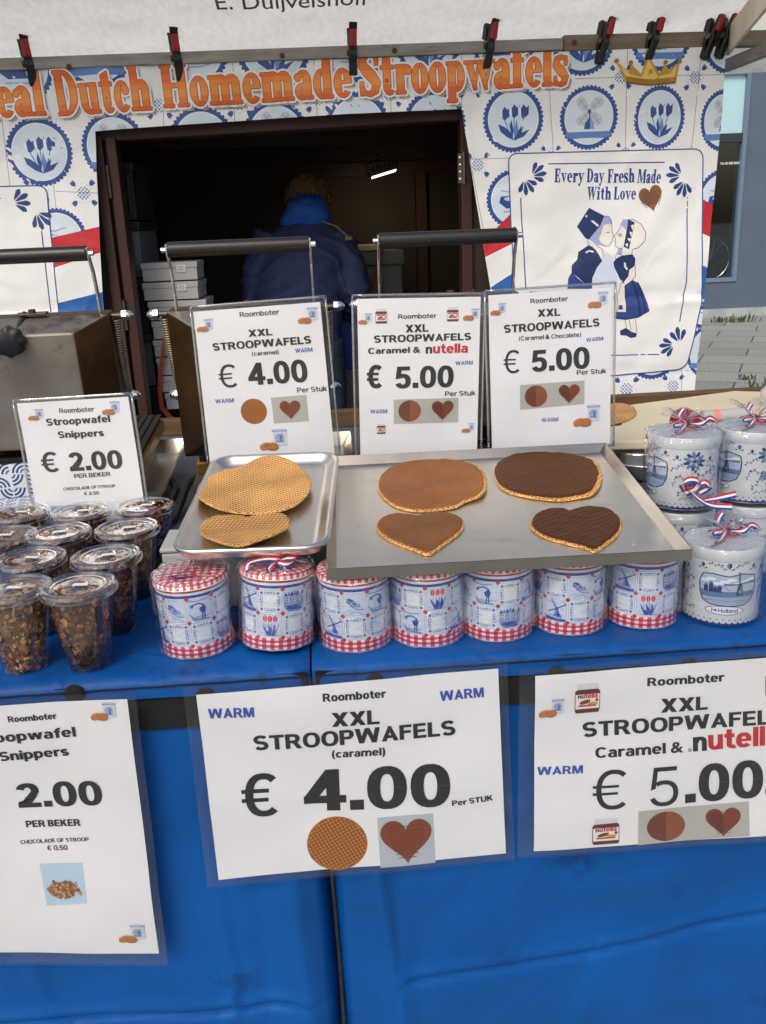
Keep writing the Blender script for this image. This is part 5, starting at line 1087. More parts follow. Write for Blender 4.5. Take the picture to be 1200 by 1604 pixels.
sign('price_sign', (0, 1030, 2.7944), [(-410, 238), (558, 178), (697, 1290), (-170, 1305)], pl_lo, [
    tx('Roomboter', (24, 287), (236, 272), 27), tx('Stroopwafel', (-150, 386), (324, 350), 43), tx('Snippers', (-12, 460), (292, 436), 41), tx('€', (-160, 690), (-20, 682), 110, K, 1), tx('2.00', (68, 672), (447, 652), 108), tx('PER BEKER', (101, 757), (343, 745), 29), tx('CHOCOLADE OF STROOP', (77, 828), (380, 810), 16), tx('€ 0.50', (195, 854), (285, 850), 20),
    ('quad', [(160, 912), (350, 903), (372, 1075), (195, 1090)], hx('b9cfe0')), ('crumbs', (272, 1018), 82, 52), ('tin', (475, 228), 62, 66), ('cookies', (430, 258), 84, 38), ('tin', (603, 1193), 68, 64), ('cookies', (557, 1225), 88, 38)], (.014, .012, .009, .020),
    'tall snippets price sign hanging on the blue cloth at the left', .285, .40, .004, 'price signs hanging on the blue cloth', False, 4.)
for px, py, lb in ((117, 1078, 'above the tall snippets sign'), (322, 1082, 'at the left top of the wide caramel sign'), (588, 1060, 'at the middle top of the wide caramel sign'), (871, 1048, 'at the left top of the wide sign with jars'), (1078, 1036, 'at the middle top of the wide sign with jars')):
    p = onY(px, py+8, 1.0575); o = MB().lathe([(.013, 0), (.013, .002), (.010, .004), (.0, .005)], 20).build('hook_pad', m_black, smooth=True); o.matrix_world = Matrix.Translation(p) @ Matrix.Rotation(rad(90), 4, 'X'); tag(o, 'black round fastening pad '+lb, 'fastener', 'black pads on the webbing')

# ------------------------------------------------------------------ trays
def frame_from(px, Zf, Zb, yb=None):     # px: back-left, back-right, front-left, front-right lip corners
    fl_, fr_ = onZ(*px[2], Zf), onZ(*px[3], Zf); U = (fr_-fl_); U.z = 0; W = U.length; U.normalize()
    bl_, br_ = onZ(*px[0], Zb), onZ(*px[1], Zb); mid = (bl_+br_)/2-(fl_+fr_)/2; V = (mid-U*mid.dot(U)); D = V.length; V.normalize(); N_ = U.cross(V)
    mt = Matrix(((U.x, V.x, N_.x, fl_.x), (U.y, V.y, N_.y, fl_.y), (U.z, V.z, N_.z, fl_.z), (0, 0, 0, 1))); return mt, W, D
mtR, WR, DR = frame_from(((522, 714), (965, 693), (512, 891), (1083, 860)), 1.087, 1.137)
mtL, WL, DL = frame_from(((328, 714), (508, 712), (266, 866), (513, 857)), 1.102, 1.147)
trR = empty('baking_tray'); trR.matrix_world = mtR; tag(trR, 'large square cornered steel tray with four chocolate covered wafers', 'tray')
# sheet tray: floor, sloped walls with mitred corners, thin metal
mb = MB(); hl, sl_, th = .013, .012, .0012; W, D = WR, DR
o_ = [(0, 0, 0), (W, 0, 0), (W, D, 0), (0, D, 0)]; i_ = [(sl_, sl_, -hl), (W-sl_, sl_, -hl), (W-sl_, D-sl_, -hl), (sl_, D-sl_, -hl)]
mb.grid(lambda u_, v_: (sl_+(W-2*sl_)*u_, sl_+(D-2*sl_)*v_, -hl+.0012*nz(u_*3, v_*3)*16*u_*(1-u_)*v_*(1-v_)), 30, 24)
trf = mb.build('floor_sheet', m_steel, trR, smooth=True, bevel=0)
mb = MB()
for k in range(4):
    a, b, c, d = o_[k], o_[(k+1) % 4], i_[(k+1) % 4], i_[k]
    mb.add([a, b, c, d], [(0, 1, 2, 3)]); dn = Vector((0, 0, -.002)); cx_ = Vector((W/2, D/2, 0)); out = lambda p: Vector(p)+(Vector(p)-cx_).normalized()*.0016+Vector((0, 0, -.0004))
    mb.add([out(b), out(a), Vector(out(a))+Vector((0, 0, -hl-.003)), Vector(out(b))+Vector((0, 0, -hl-.003))], [(0, 1, 2, 3)]); mb.add([b, a, out(a), out(b)], [(0, 1, 2, 3)])
mb.add([Vector(p)+Vector((0, 0, -.003)) for p in ((0, 0, -hl), (0, D, -hl), (W, D, -hl), (W, 0, -hl))], [(0, 1, 2, 3)])
mb.build('rim', m_rim_darkened, trR)
trL = empty('baking_tray'); trL.matrix_world = mtL; tag(trL, 'small aluminium tray with rounded corners holding two plain wafers', 'tray')
def rrect(W, D, ins, r, z, n=10):
    pts = []; r = max(.002, r-ins)
    for cx_, cy_, a0 in ((W-ins-r, D-ins-r, 0), (ins+r, D-ins-r, 90), (ins+r, ins+r, 180), (W-ins-r, ins+r, 270)):
        for k in range(n+1): a = rad(a0+90*k/n); pts.append((cx_+r*math.cos(a), cy_+r*math.sin(a), z))
    return pts
prof = [(.004, -.0125), (-.002, -.003), (-.0025, 0), (-.001, .0025), (.0015, .003), (.0045, .002), (.007, -.001), (.014, -.007), (.018, -.0105), (.022, -.0117), (.026, -.012)]
mb = MB(); rings = [rrect(WL, DL, a, .035, z) for a, z in prof]; n = len(rings[0])
mb.add([p for r_ in rings for p in r_], [(j*n+k, j*n+(k+1) % n, (j+1)*n+(k+1) % n, (j+1)*n+k) for j in range(len(rings)-1) for k in range(n)]+[tuple((len(rings)-1)*n+k for k in range(n))])
trb = mb.build('rolled_rim', m_alu, trL, smooth=50)
mb = MB().box((-.012, .02, -.028), (.0, .05, -.02)); 
# supports
o = tag(empty('support_box', (-.13, 1.29, TZ)), 'white foam box under the small aluminium tray', 'box'); MB().box((-.132, -.02, 0), (.12, .07, .094)).build('box', m_card, o, bevel=.004); MB().box((-.134, -.022, .0945), (.122, .072, .102)).build('lid', m_card, o, bevel=.003)
o = tag(empty('support_box', (.22, 1.38, TZ)), 'grey metal box under the large steel tray, behind the gingham tins', 'box'); MB().box((-.22, -.14, 0), (.25, .12, .10)).build('box', m_dark, o, bevel=.004); MB().box((-.20, .08, .101), (.23, .115, .128)).build('lip', m_dark, o)

# ------------------------------------------------------------------ wafers, laid on the trays
def wafer_mat(name, pit, ridge, cell, rot, spread=None):
    m = bpy.data.materials.new(name); m.use_nodes = True; t = m.node_tree; N = t.nodes; L = t.links; b = N['Principled BSDF']; b.inputs['Roughness'].default_value = .5
    tc = N.new('ShaderNodeTexCoord'); hs = []
    nz_ = N.new('ShaderNodeTexNoise'); nz_.inputs['Scale'].default_value = 13; nz_.inputs['Detail'].default_value = 4; L.new(tc.outputs['Object'], nz_.inputs['Vector'])
    for a in (rot, rot+math.pi/2):
        mp = N.new('ShaderNodeMapping'); mp.inputs['Rotation'].default_value = (0, 0, a); L.new(tc.outputs['Object'], mp.inputs[0])
        wv = N.new('ShaderNodeTexWave'); wv.inputs['Scale'].default_value = .314/cell; wv.inputs['Distortion'].default_value = .25; wv.inputs['Detail Scale'].default_value = 3; L.new(mp.outputs[0], wv.inputs['Vector'])
        hs.append(wv.outputs['Fac'])
    mx = N.new('ShaderNodeMath'); mx.operation = 'MAXIMUM'; L.new(hs[0], mx.inputs[0]); L.new(hs[1], mx.inputs[1])
    cr = N.new('ShaderNodeValToRGB'); cr.color_ramp.elements[0].position = .35; cr.color_ramp.elements[0].color = (*hx(pit), 1); cr.color_ramp.elements[1].position = .97; cr.color_ramp.elements[1].color = (*hx(ridge), 1); L.new(mx.outputs[0], cr.inputs[0])
    mr = N.new('ShaderNodeMapRange'); mr.inputs[1].default_value = .3; mr.inputs[2].default_value = .7; mr.inputs[3].default_value = .70; mr.inputs[4].default_value = 1.2; L.new(nz_.outputs['Fac'], mr.inputs[0])
    mc = N.new('ShaderNodeMix'); mc.data_type = 'RGBA'; mc.blend_type = 'MULTIPLY'; mc.inputs['Factor'].default_value = 1; L.new(cr.outputs[0], mc.inputs[6]); L.new(mr.outputs[0], mc.inputs[7]); L.new(mc.outputs[2], b.inputs['Base Color'])
    bp_ = N.new('ShaderNodeBump'); bp_.inputs['Strength'].default_value = .8; bp_.inputs['Distance'].default_value = .0022; L.new(mx.outputs[0], bp_.inputs['Height']); L.new(bp_.outputs[0], b.inputs['Normal']); return m
m_waf = wafer_mat('golden_wafer', 'bb6c2c', 'f2c070', .0060, .62); m_waf2 = wafer_mat('browned_wafer', 'ae672c', 'e2ae64', .0060, .25); m_wafe = wafer_mat('wafer_edge', 'c08845', 'e8c183', .004, .5)
def spread_mat(name, c, rough, grid, dry=0):
    m = mat(name, hx(c), rough, vary=.2, vscale=20, spec=.2); t = m.node_tree; N = t.nodes; L = t.links; b = N['Principled BSDF']; tc = N['Texture Coordinate']
    wv = N.new('ShaderNodeTexWave'); wv.inputs['Scale'].default_value = grid; wv.inputs['Distortion'].default_value = 7; wv.inputs['Detail'].default_value = 3; wv.inputs['Detail Scale'].default_value = 1.5
    mp = N.new('ShaderNodeMapping'); mp.inputs['Rotation'].default_value = (0, 0, 1.2); mp.inputs['Scale'].default_value = (1, .6, 1); L.new(tc.outputs['Object'], mp.inputs[0]); L.new(mp.outputs[0], wv.inputs['Vector'])
    n = N.new('ShaderNodeTexNoise'); n.inputs['Scale'].default_value = 160; n.inputs['Detail'].default_value = 4; L.new(tc.outputs['Object'], n.inputs['Vector'])
    ad = N.new('ShaderNodeMath'); ad.operation = 'MULTIPLY_ADD'; L.new(n.outputs['Fac'], ad.inputs[0]); ad.inputs[1].default_value = 1.6; L.new(wv.outputs['Fac'], ad.inputs[2])
    bp_ = N.new('ShaderNodeBump'); bp_.inputs['Strength'].default_value = .3; bp_.inputs['Distance'].default_value = .0014; L.new(ad.outputs[0], bp_.inputs['Height']); L.new(bp_.outputs[0], b.inputs['Normal']); return m
m_milk = spread_mat('milk_spread', '935d34', .45, 42); m_milk2 = spread_mat('hazelnut_spread', '7e5230', .5, 34); m_choc = spread_mat('dark_chocolate', '58310f', .42, 38); m_choc2 = spread_mat('darker_chocolate', '4f2c12', .42, 46)
def smooth_outline(pts, n=120):
    out = []; m_ = len(pts)
    for i in range(m_):
        p0, p1, p2, p3 = [Vector(pts[(i+k-1) % m_]) for k in range(4)]
        for k in range(n//m_):
            t = k/(n//m_); out.append(.5*((2*p1)+(p2-p0)*t+(2*p0-5*p1+4*p2-p3)*t*t+(3*p1-p0-3*p2+p3)*t**3))
    return out
def wafer(name, frame, W, D, floor, pts_px, m_top, label, spread=None, lift=None, thick=.0040, edge_rough=.0007, center=None, sp_in=.93, sp_off=(0, 0)):
    inv = frame.inverted(); N_ = Vector((frame[0][2], frame[1][2], frame[2][2])); p_on = frame @ Vector((0, 0, floor+thick+(lift(.03, 0) if lift else 0)))
    loc = [inv @ onP(x, y, p_on, N_) for x, y in pts_px]
    c = Vector((sum(p.x for p in loc)/len(loc), sum(p.y for p in loc)/len(loc), 0)) if center is None else inv @ onP(*center, p_on, N_)
    ol = smooth_outline([(p.x-c.x, p.y-c.y) for p in loc]); nO = len(ol)
    ol = [p*(1+edge_rough/.08*(nz(i*.45, len(label))+.6*nz(i*1.3, 3))) for i, p in enumerate(ol)]
    root = empty(name); root.matrix_world = frame @ Matrix.Translation((c.x, c.y, floor)); tag(root, label, 'wafer')
    lf = lift or (lambda x, y: 0)
    rr = [0, .12, .24, .36, .48, .6, .7, .8, .88, .94, .98, 1.0]; vs = []; fs = []
    def ringv(s_, zf): return [(p.x*s_, p.y*s_, zf(p.x*s_, p.y*s_)) for p in ol]
    top = lambda x, y: thick+lf(x, y)
    mb = MB(); vs = [(0, 0, top(0, 0))]
    for s_ in rr[1:]: vs += ringv(s_, lambda x, y: top(x, y)-(.0012 if s_ == 1 else 0))
    fs = [(0, 1+k, 1+(k+1) % nO) for k in range(nO)]
    for j in range(len(rr)-2):
        a = 1+j*nO; b = a+nO; fs += [(a+k, b+k, b+(k+1) % nO, a+(k+1) % nO) for k in range(nO)]
    mb.add(vs, fs, None, 0)
    e0 = ringv(1, lambda x, y: top(x, y)-.0012); e1 = [(x*1.007, y*1.007, z-.0014) for x, y, z in e0]; e2 = [(x*.99, y*.99, max(.0004, lf(x, y)+.0005)) for x, y, z in e0]; e3 = [(x*.6, y*.6, max(.0004, lf(x, y)*.4+.0004)) for x, y, z in e0]
    for A_, B_ in ((e0, e1), (e1, e2), (e2, e3)):
        mb.add(A_+B_, [(k, nO+k, nO+(k+1) % nO, (k+1) % nO) for k in range(nO)], None, 1)
    mb.build('wafer_base', [m_top, m_wafe], root, smooth=True)
    if spread:
        mb = MB(); vs = [(sp_off[0], sp_off[1], top(0, 0)+.0018)]; sr = [s_*sp_in for s_ in rr[1:]]
        for j, s_ in enumerate(sr):
            ew = 1
            vs += [(p.x*s_*(1+.025*nz(i*.35, 9)*(s_ > .8))+sp_off[0], p.y*s_*(1+.025*nz(i*.35, 9)*(s_ > .8))+sp_off[1], top(p.x*s_, p.y*s_)+(.0018+.0009*nz(p.x*s_*60, p.y*s_*60) if j < len(sr)-2 else (.0013 if j == len(sr)-2 else .0001))) for i, p in enumerate(ol)]
        fs = [(0, 1+k, 1+(k+1) % nO) for k in range(nO)]
        for j in range(len(sr)-1):
            a = 1+j*nO; b = a+nO; fs += [(a+k, b+k, b+(k+1) % nO, a+(k+1) % nO) for k in range(nO)]
        mb.add(vs, fs); mb.build('chocolate_spread', spread, root, smooth=True)
    return root
wafer('round_wafer', mtL, WL, DL, -.012, [(309, 770), (318, 752), (345, 738), (380, 730), (405, 719), (432, 716), (458, 724), (478, 740), (487, 755), (484, 772), (468, 788), (442, 799), (412, 804), (375, 805), (340, 798), (316, 785)], m_waf, 'big round plain wafer on the small aluminium tray', lift=lambda x, y: .004*max(0, x/.09)**2+.002*max(0, (-x-y)/.09)**2+.0025*max(0, y/.09)**2+.006, thick=.005)
wafer('heart_wafer', mtL, WL, DL, -.012, [(313, 830), (318, 817), (335, 807), (358, 805), (378, 806), (388, 808), (402, 804), (425, 802), (446, 806), (454, 818), (450, 830), (425, 846), (400, 858), (382, 866), (362, 865), (340, 855), (320, 842)], m_waf2, 'plain heart shaped wafer at the front of the small aluminium tray', lift=lambda x, y: .004*max(0, x/.07)**2+.007*max(0, -y/.04)+.005, thick=.005)
hF = -.013
wafer('round_wafer', mtR, WR, DR, hF, [(592, 762), (598, 742), (618, 727), (650, 720), (690, 718), (725, 722), (750, 733), (761, 748), (762, 766), (752, 778), (728, 786), (714, 793), (690, 797), (655, 799), (625, 794), (603, 780)], m_waf, 'round wafer covered in milk brown spread on the large tray', spread=m_milk, lift=lambda x, y: .006*max(0, (x)/.09)**2, sp_in=.965, sp_off=(-.002, .001))
wafer('heart_wafer', mtR, WR, DR, hF, [(589, 826), (596, 812), (615, 805), (640, 806), (655, 808), (672, 803), (700, 803), (722, 810), (727, 822), (720, 834), (700, 849), (685, 860), (670, 868), (650, 861), (625, 852), (602, 840)], m_waf2, 'heart shaped wafer with matt hazelnut brown spread on the large tray', spread=m_milk2, sp_in=.965, sp_off=(.0, .002))
wafer('round_wafer', mtR, WR, DR, hF, [(773, 742), (779, 725), (800, 712), (835, 707), (870, 708), (905, 713), (932, 724), (943, 742), (940, 760), (928, 774), (905, 779), (885, 782), (866, 782), (846, 780), (815, 775), (785, 763)], m_waf, 'round wafer covered in dark chocolate at the back of the large tray', spread=m_choc, lift=lambda x, y: .005*max(0, (x)/.09)**2, sp_in=.955, sp_off=(-.002, .003))
wafer('heart_wafer', mtR, WR, DR, hF, [(831, 824), (838, 806), (855, 798), (878, 796), (892, 800), (902, 797), (925, 793), (955, 797), (972, 811), (974, 826), (965, 840), (950, 852), (932, 863), (915, 857), (885, 850), (852, 840)], m_waf2, 'heart shaped wafer covered in dark chocolate on the large tray', spread=m_choc2, sp_in=.965, sp_off=(.0, .002))

# crumbs fallen on the trays
for frm, W_, D_, fl_, nn, lb in ((mtR, WR, DR, -.0125, 70, 'wafer crumbs scattered on the large steel tray'), (mtL, WL, DL, -.0115, 40, 'wafer crumbs scattered on the small aluminium tray')):
    mb = MB(); rs = random.Random(nn)
    for k in range(nn):
        x, y = rs.uniform(.03, W_-.03), rs.uniform(.03, D_-.03); r_ = rs.uniform(.0006, .0018)
        pts = [(x+r_*math.cos(a*2.1+k)*rs.uniform(.6, 1), y+r_*math.sin(a*2.1+k)*rs.uniform(.6, 1), fl_) for a in range(3)]
        mb.add(pts+[(x, y, fl_+r_)], [(0, 1, 3), (1, 2, 3), (2, 0, 3)])
    o = mb.build('crumbs', m_wafe); o.matrix_world = frm; tag(o, lb, 'crumbs', kind='stuff')

# ------------------------------------------------------------------ gingham stroopwafel tins
TR = .0485; TH = .096
G0, G1, G2 = hx('e9e4e4'), hx('d25f6c'), hx('b51826')
INK, INK2 = hx('2f4a9c'), hx('6c86c2')
def motif(A, k, s_):
    rs = random.Random(k*7+3); a = A.at(0, 0, s_); a.lw = 1.4
    for q in range(9): a.line([(rs.uniform(-.8, .6), y_), (rs.uniform(-.6, .85), y_+rs.uniform(-.06, .06))], .02, INK2, 1.2) if (y_ := rs.uniform(-.85, -.4)) and k not in (1, 4) else None
    if k == 0:      # red tulips
        for x in (-.36, 0, .36):
            a.disc(x, .52, .15, hx('c92a3a'), 3, .24, 14); a.line([(x, .72), (x, .32)], .05, hx('e98a92'), 3.5)
            a.poly([(x*.5-.06, -.75), (x*1.2-.16, .15), (x*1.1, -.1), (x*.6+.06, -.75)], INK, 3.2); a.poly([(x*.5, -.75), (x*1.4+.10, .2), (x*1.3+.16, .0), (x*.6+.1, -.75)], INK2, 3.1)
        a.poly([(-.5, -.2), (-.2, -.75), (.2, -.75), (.5, -.2), (.2, -.4), (0, -.1), (-.2, -.4)], INK, 3.3)
    elif k == 1 or k == 4:    # scrollwork frame
        for q in range(4):
            b = a.at(0, 0, 1, 1, q*math.pi/2)
            b.disc(.68, .68, .13, INK2, 2, n=10); b.disc(.68, .68, .06, INK, 3, n=8)
            for t in (-.36, -.12, .12, .36): b.line([(t-.09, .70+.06*(t > 0)), (t, .80), (t+.09, .68)], .055, INK if abs(t) < .2 else INK2, 2.5)
            b.line([(-.5, .62), (-.2, .58), (.0, .66), (.2, .58), (.5, .62)], .03, INK2, 2)
    elif k == 2:    # windmill
        a.poly([(-.12, -.5), (.34, -.5), (.22, .15), (.1, .3), (-.02, .15)], INK2, 2); a.poly([(.1, -.5), (.34, -.5), (.22, .15), (.1, .3)], INK, 3)
        for t in (.5, 2.1, 3.6, 5.2): a.line([(.1, .15), (.1+.75*math.cos(t), .15+.75*math.sin(t))], .06, INK, 4)
        a.poly([(-.9, -.5), (.8, -.62), (.75, -.85), (-.7, -.85)], INK2, 2); a.line([(-.8, -.66), (.7, -.74)], .1, INK, 3)
        for q in range(5): a.line([(-.8+.2*q, .55+.1*rs.random()), (-.6+.2*q, .62)], .035, INK2, 2)
        a.line([(.55, .75), (.8, .5), (.6, .4)], .05, INK2, 2)
    elif k == 3:    # canal houses
        for q in range(-3, 4):
            x = q*.22; h = .2+.35*rs.random(); a.poly([(x-.1, -.2), (x+.1, -.2), (x+.1, h), (x, h+.2), (x-.1, h)], INK if q % 2 else INK2, 2)
            for r_ in range(3): a.rect(x-.06, -.1+.16*r_, x-.01, .0+.16*r_, WHITE, 3); a.rect(x+.01, -.1+.16*r_, x+.06, .0+.16*r_, WHITE, 3)
        a.poly([(-.85, -.25), (.8, -.25), (.5, -.8), (-.5, -.8)], INK2, 2); a.poly([(-.6, -.42), (.1, -.36), (.4, -.5), (-.3, -.7)], INK, 3); a.line([(-.7, -.55), (.6, -.68)], .06, INK, 3.5)
    elif k == 5:    # clogs
        for dx, dy in ((-.12, .14), (.14, -.14)):
            b = a.at(dx, dy, .75, .75, -.35); b.poly([(-.7, .15), (-.55, -.2), (.2, -.35), (.75, -.15), (.7, .08), (.3, .1), (-.1, .3), (-.5, .32)], INK2 if dx < 0 else hx('aab9dc'), 2+(dx > 0)); b.disc(-.3, .18, .25, INK, 4, .1, 12, -.1); b.line([(-.65, -.12), (.2, -.3), (.7, -.14)], .05, INK, 4.2)
    else:           # wading bird
        a.poly([(-.1, .1), (.25, .35), (.4, .1), (.3, -.2), (.1, -.3), (-.05, -.1)], INK, 2); a.line([(.1, -.3), (.05, -.75)], .06, INK, 3); a.line([(.25, -.2), (.25, -.72)], .06, INK, 3)
        a.line([(.3, .3), (-.1, .5), (-.5, .4), (-.62, .25)], .07, INK, 3); a.disc(-.6, .3, .14, INK2, 2.5, n=12)
        a.poly([(-.85, -.2), (-.6, -.75), (.7, -.8), (.5, -.68), (-.4, -.6)], INK2, 2); a.line([(-.8, .72), (-.3, .66), (.5, .74)], .05, INK2, 2)
def gingham_tin_mesh():
    circ = 2*math.pi*TR; A = Art()
    A.rect(0, 0, circ, TH, hx('d3dae6'), 0)
    n = 54; cw = circ/n; rows = 5; ch = .017/rows
    for i in range(n):
        for j in range(rows): c = (i % 2)+(j % 2); A.rect(i*cw, .001+j*ch, (i+1)*cw, .001+(j+1)*ch, (G0, G1, G2)[c], 1)
    A.rect(0, TH-.0085, circ, TH-.0045, hx('2b449c'), 1); A.rect(0, TH-.001, circ, TH, hx('b4202c'), 1)
    nc = 9; pw = circ/nc; y0 = .0185; ph = (TH-.0095-y0)/2
    order = [[6, 1, 2, 4, 3, 1, 0, 4, 5], [1, 3, 4, 0, 1, 6, 4, 2, 1]]
    for r_ in range(2):
        for i in range(nc):
            cx_, cy_ = (i+.5)*pw, y0+(r_+.5)*ph
            A.line([(cx_-pw*.46, cy_-ph*.46), (cx_+pw*.46, cy_-ph*.46), (cx_+pw*.46, cy_+ph*.46), (cx_-pw*.46, cy_+ph*.46)], .0006, INK2, 1, True)
            A.rect(cx_-pw*.44, cy_-ph*.44, cx_+pw*.44, cy_+ph*.44, hx('c3cfe4') if order[1-r_][i] not in (1, 4) else hx('d5dde8'), .8); motif(A.at(cx_, cy_), order[1-r_][i], .0166 if order[1-r_][i] in (1, 4) else .0190)
    for r_ in range(3):
        for i in range(nc+1):
            a = A.at(i*pw, y0+r_*ph, .0034); a.poly([(-1, 0), (0, -1), (1, 0), (0, 1)], hx('c22a38'), 6, True)
    mb = MB(); rr = TR
    A.build_into(mb, lambda u_, v_, o: ((rr+o*2)*math.sin(u_/rr), -(rr+o*2)*math.cos(u_/rr), v_), circ/72, None)
    return mb
def gingham_lid_mesh():
    mb = MB(); R_ = TR+.0012; n = 66; z0 = TH+.0005
    prof = [(R_-.001, z0-.001, None), (R_, z0, hx('b4202c')), (R_+.0006, z0+.0018, hx('b4202c')), (R_, z0+.0028, G0), (R_, z0+.0078, 0), (R_-.0012, z0+.0098, 1), (R_-.006, z0+.0102, 0)]
    for j in range(len(prof)-1):
        r0_, za, _ = prof[j]; r1_, zb, c = prof[j+1]
        for k in range(n):
            a, b = 2*math.pi*k/n, 2*math.pi*(k+1)/n; col = c if isinstance(c, tuple) else ((G0, G1, G2)[(k % 2)+c] if c is not None else G0)
            mb.add([(r0_*math.cos(a), r0_*math.sin(a), za), (r0_*math.cos(b), r0_*math.sin(b), za), (r1_*math.cos(b), r1_*math.sin(b), zb), (r1_*math.cos(a), r1_*math.sin(a), zb)], [(0, 1, 2, 3)], col)
    A = Art(); rt = R_-.006; s_ = .0052; m_ = int(rt/s_)+1; K_ = 40
    cl = [(math.cos(2*math.pi*k/K_), math.sin(2*math.pi*k/K_), rt*math.cos(math.pi/K_)*1.001) for k in range(K_)]
    for i in range(-m_, m_+1):
        for j in range(-m_, m_+1): A.rect(i*s_, j*s_, (i+1)*s_, (j+1)*s_, (G0, G1, G2)[(i % 2)+(j % 2)], 0)
    A.build_into(mb, lambda x, y, o: (x, y, z0+.0102+.0015*(1-(x*x+y*y)/(rt*rt))), clip=cl)
    return mb
def wrap_mesh(R_, H, knot, seed, n=56):
    """crinkled cellophane bag; knot: gathered top, else pressed flat"""
    mb = MB(); prof = [(R_*.8, .0006), (R_+.001, .0008), (R_+.004, .006), (R_+.0025, H*.2), (R_+.0022, H*.4), (R_+.003, H*.6), (R_+.003, H*.8), (R_+.0045, H*.95), (R_+.004, H+(.004 if knot else .001)), (R_-.002, H+(.0085 if knot else .003)), (R_*.75, H+(.010 if knot else .0035)), (R_*.5, H+(.0125 if knot == 1 else .011 if knot else .004)), (R_*.25, H+(.016 if knot == 1 else .012 if knot else .0042))]
    prof += [(.006, H+.021), (.008, H+.026), (.020, H+.033), (.028, H+.036)] if knot == 1 else [(.010, H+.012), (.001, H+.013)] if knot else [(R_*.08, H+.0042), (.001, H+.0042)]
    def jit(r, z, a, j):
        q = .0016+(.0022 if z > H*.9 else 0)+(.0016 if j in (2, 3) else 0)
        fold = abs(math.sin(a*5.5+seed+z*30))**6*.004*(.3+.7*abs(nz(a*1.5, seed)))
        pleat = math.sin(a*13+seed)*.0018*(1 if z > H else 0)
        rr = r+q*nz(math.cos(a)*3+seed, math.sin(a)*3, z*70)+q*.8*nz(math.cos(a)*9, math.sin(a)*9+seed, z*50)+fold
        if j >= len(prof)-2 and knot == 1: rr *= 1+.5*nz(a*1.7, seed); z += .012*nz(a*2, seed+4)
        return max(rr, r if z < H else .0008), z+pleat+(.0015*nz(math.cos(a)*4, math.sin(a)*4, seed) if z > H else 0)
    mb.lathe(prof, n, jit=jit); return mb
RB = (hx('c4242e'), hx('e6e6e6'), hx('2c3f96'))
def ribbon_into(mb, pts, wd=.008, twist=0., up=Vector((0, 0, 1)), stripes=(0, 1, 2)):
    pts = [Vector(p) for p in pts]; sm = []
    for i in range(len(pts)-1):
        p0, p1, p2, p3 = pts[max(i-1, 0)], pts[i], pts[i+1], pts[min(i+2, len(pts)-1)]
        for k in range(8): t = k/8; sm.append(.5*((2*p1)+(p2-p0)*t+(2*p0-5*p1+4*p2-p3)*t*t+(3*p1-p0-3*p2+p3)*t**3))
    sm.append(pts[-1]); n = len(sm); rows = []
    for i, p in enumerate(sm):
        d = (sm[min(i+1, n-1)]-sm[max(i-1, 0)]).normalized(); s_ = d.cross(up)
        s_ = (s_ if s_.length > 1e-4 else d.orthogonal()).normalized(); s_ = Matrix.Rotation(twist*i/n, 3, d) @ s_
        rows.append([p+s_*wd*(q/3-.5) for q in range(4)])
    for i in range(n-1):
        for q in range(3): mb.add([rows[i][q], rows[i+1][q], rows[i+1][q+1], rows[i][q+1]], [(0, 1, 2, 3)], RB[stripes[q]])
tin_b = gingham_tin_mesh(); tin_l = gingham_lid_mesh()
def gingham_proto():
    root = empty('stroopwafel_tin'); tin_b.build('tin_body', m_tinprint, root, smooth=50, merge=1e-6); tin_l.build('lid', m_tinprint, root, smooth=50, merge=1e-6)
    return root
base_tin = gingham_proto()
spots = [(305, 1033, 0, 1, 'gingham tin with a thin purple tied ribbon, first from the left of the row'), (428, 1029, 5, 1, 'tilted gingham tin with a striped ribbon curl, under the corner of the small tray'), (561, 1023, 9.3, 0, 'gingham tin with a ribbon end on its lid, just right of the tarpaulin joint'), (677, 1015, 2.6, 0, 'gingham tin under the heart with hazelnut spread'), (789, 1006, 7.6, 0, 'gingham tin with printed clogs in its upper row'), (905, 996, 0.4, 0, 'gingham tin under the dark chocolate heart, with a blue ribbon end'), (1022, 986, 5.1, 0, 'rightmost gingham tin, beside the windmill tin')]
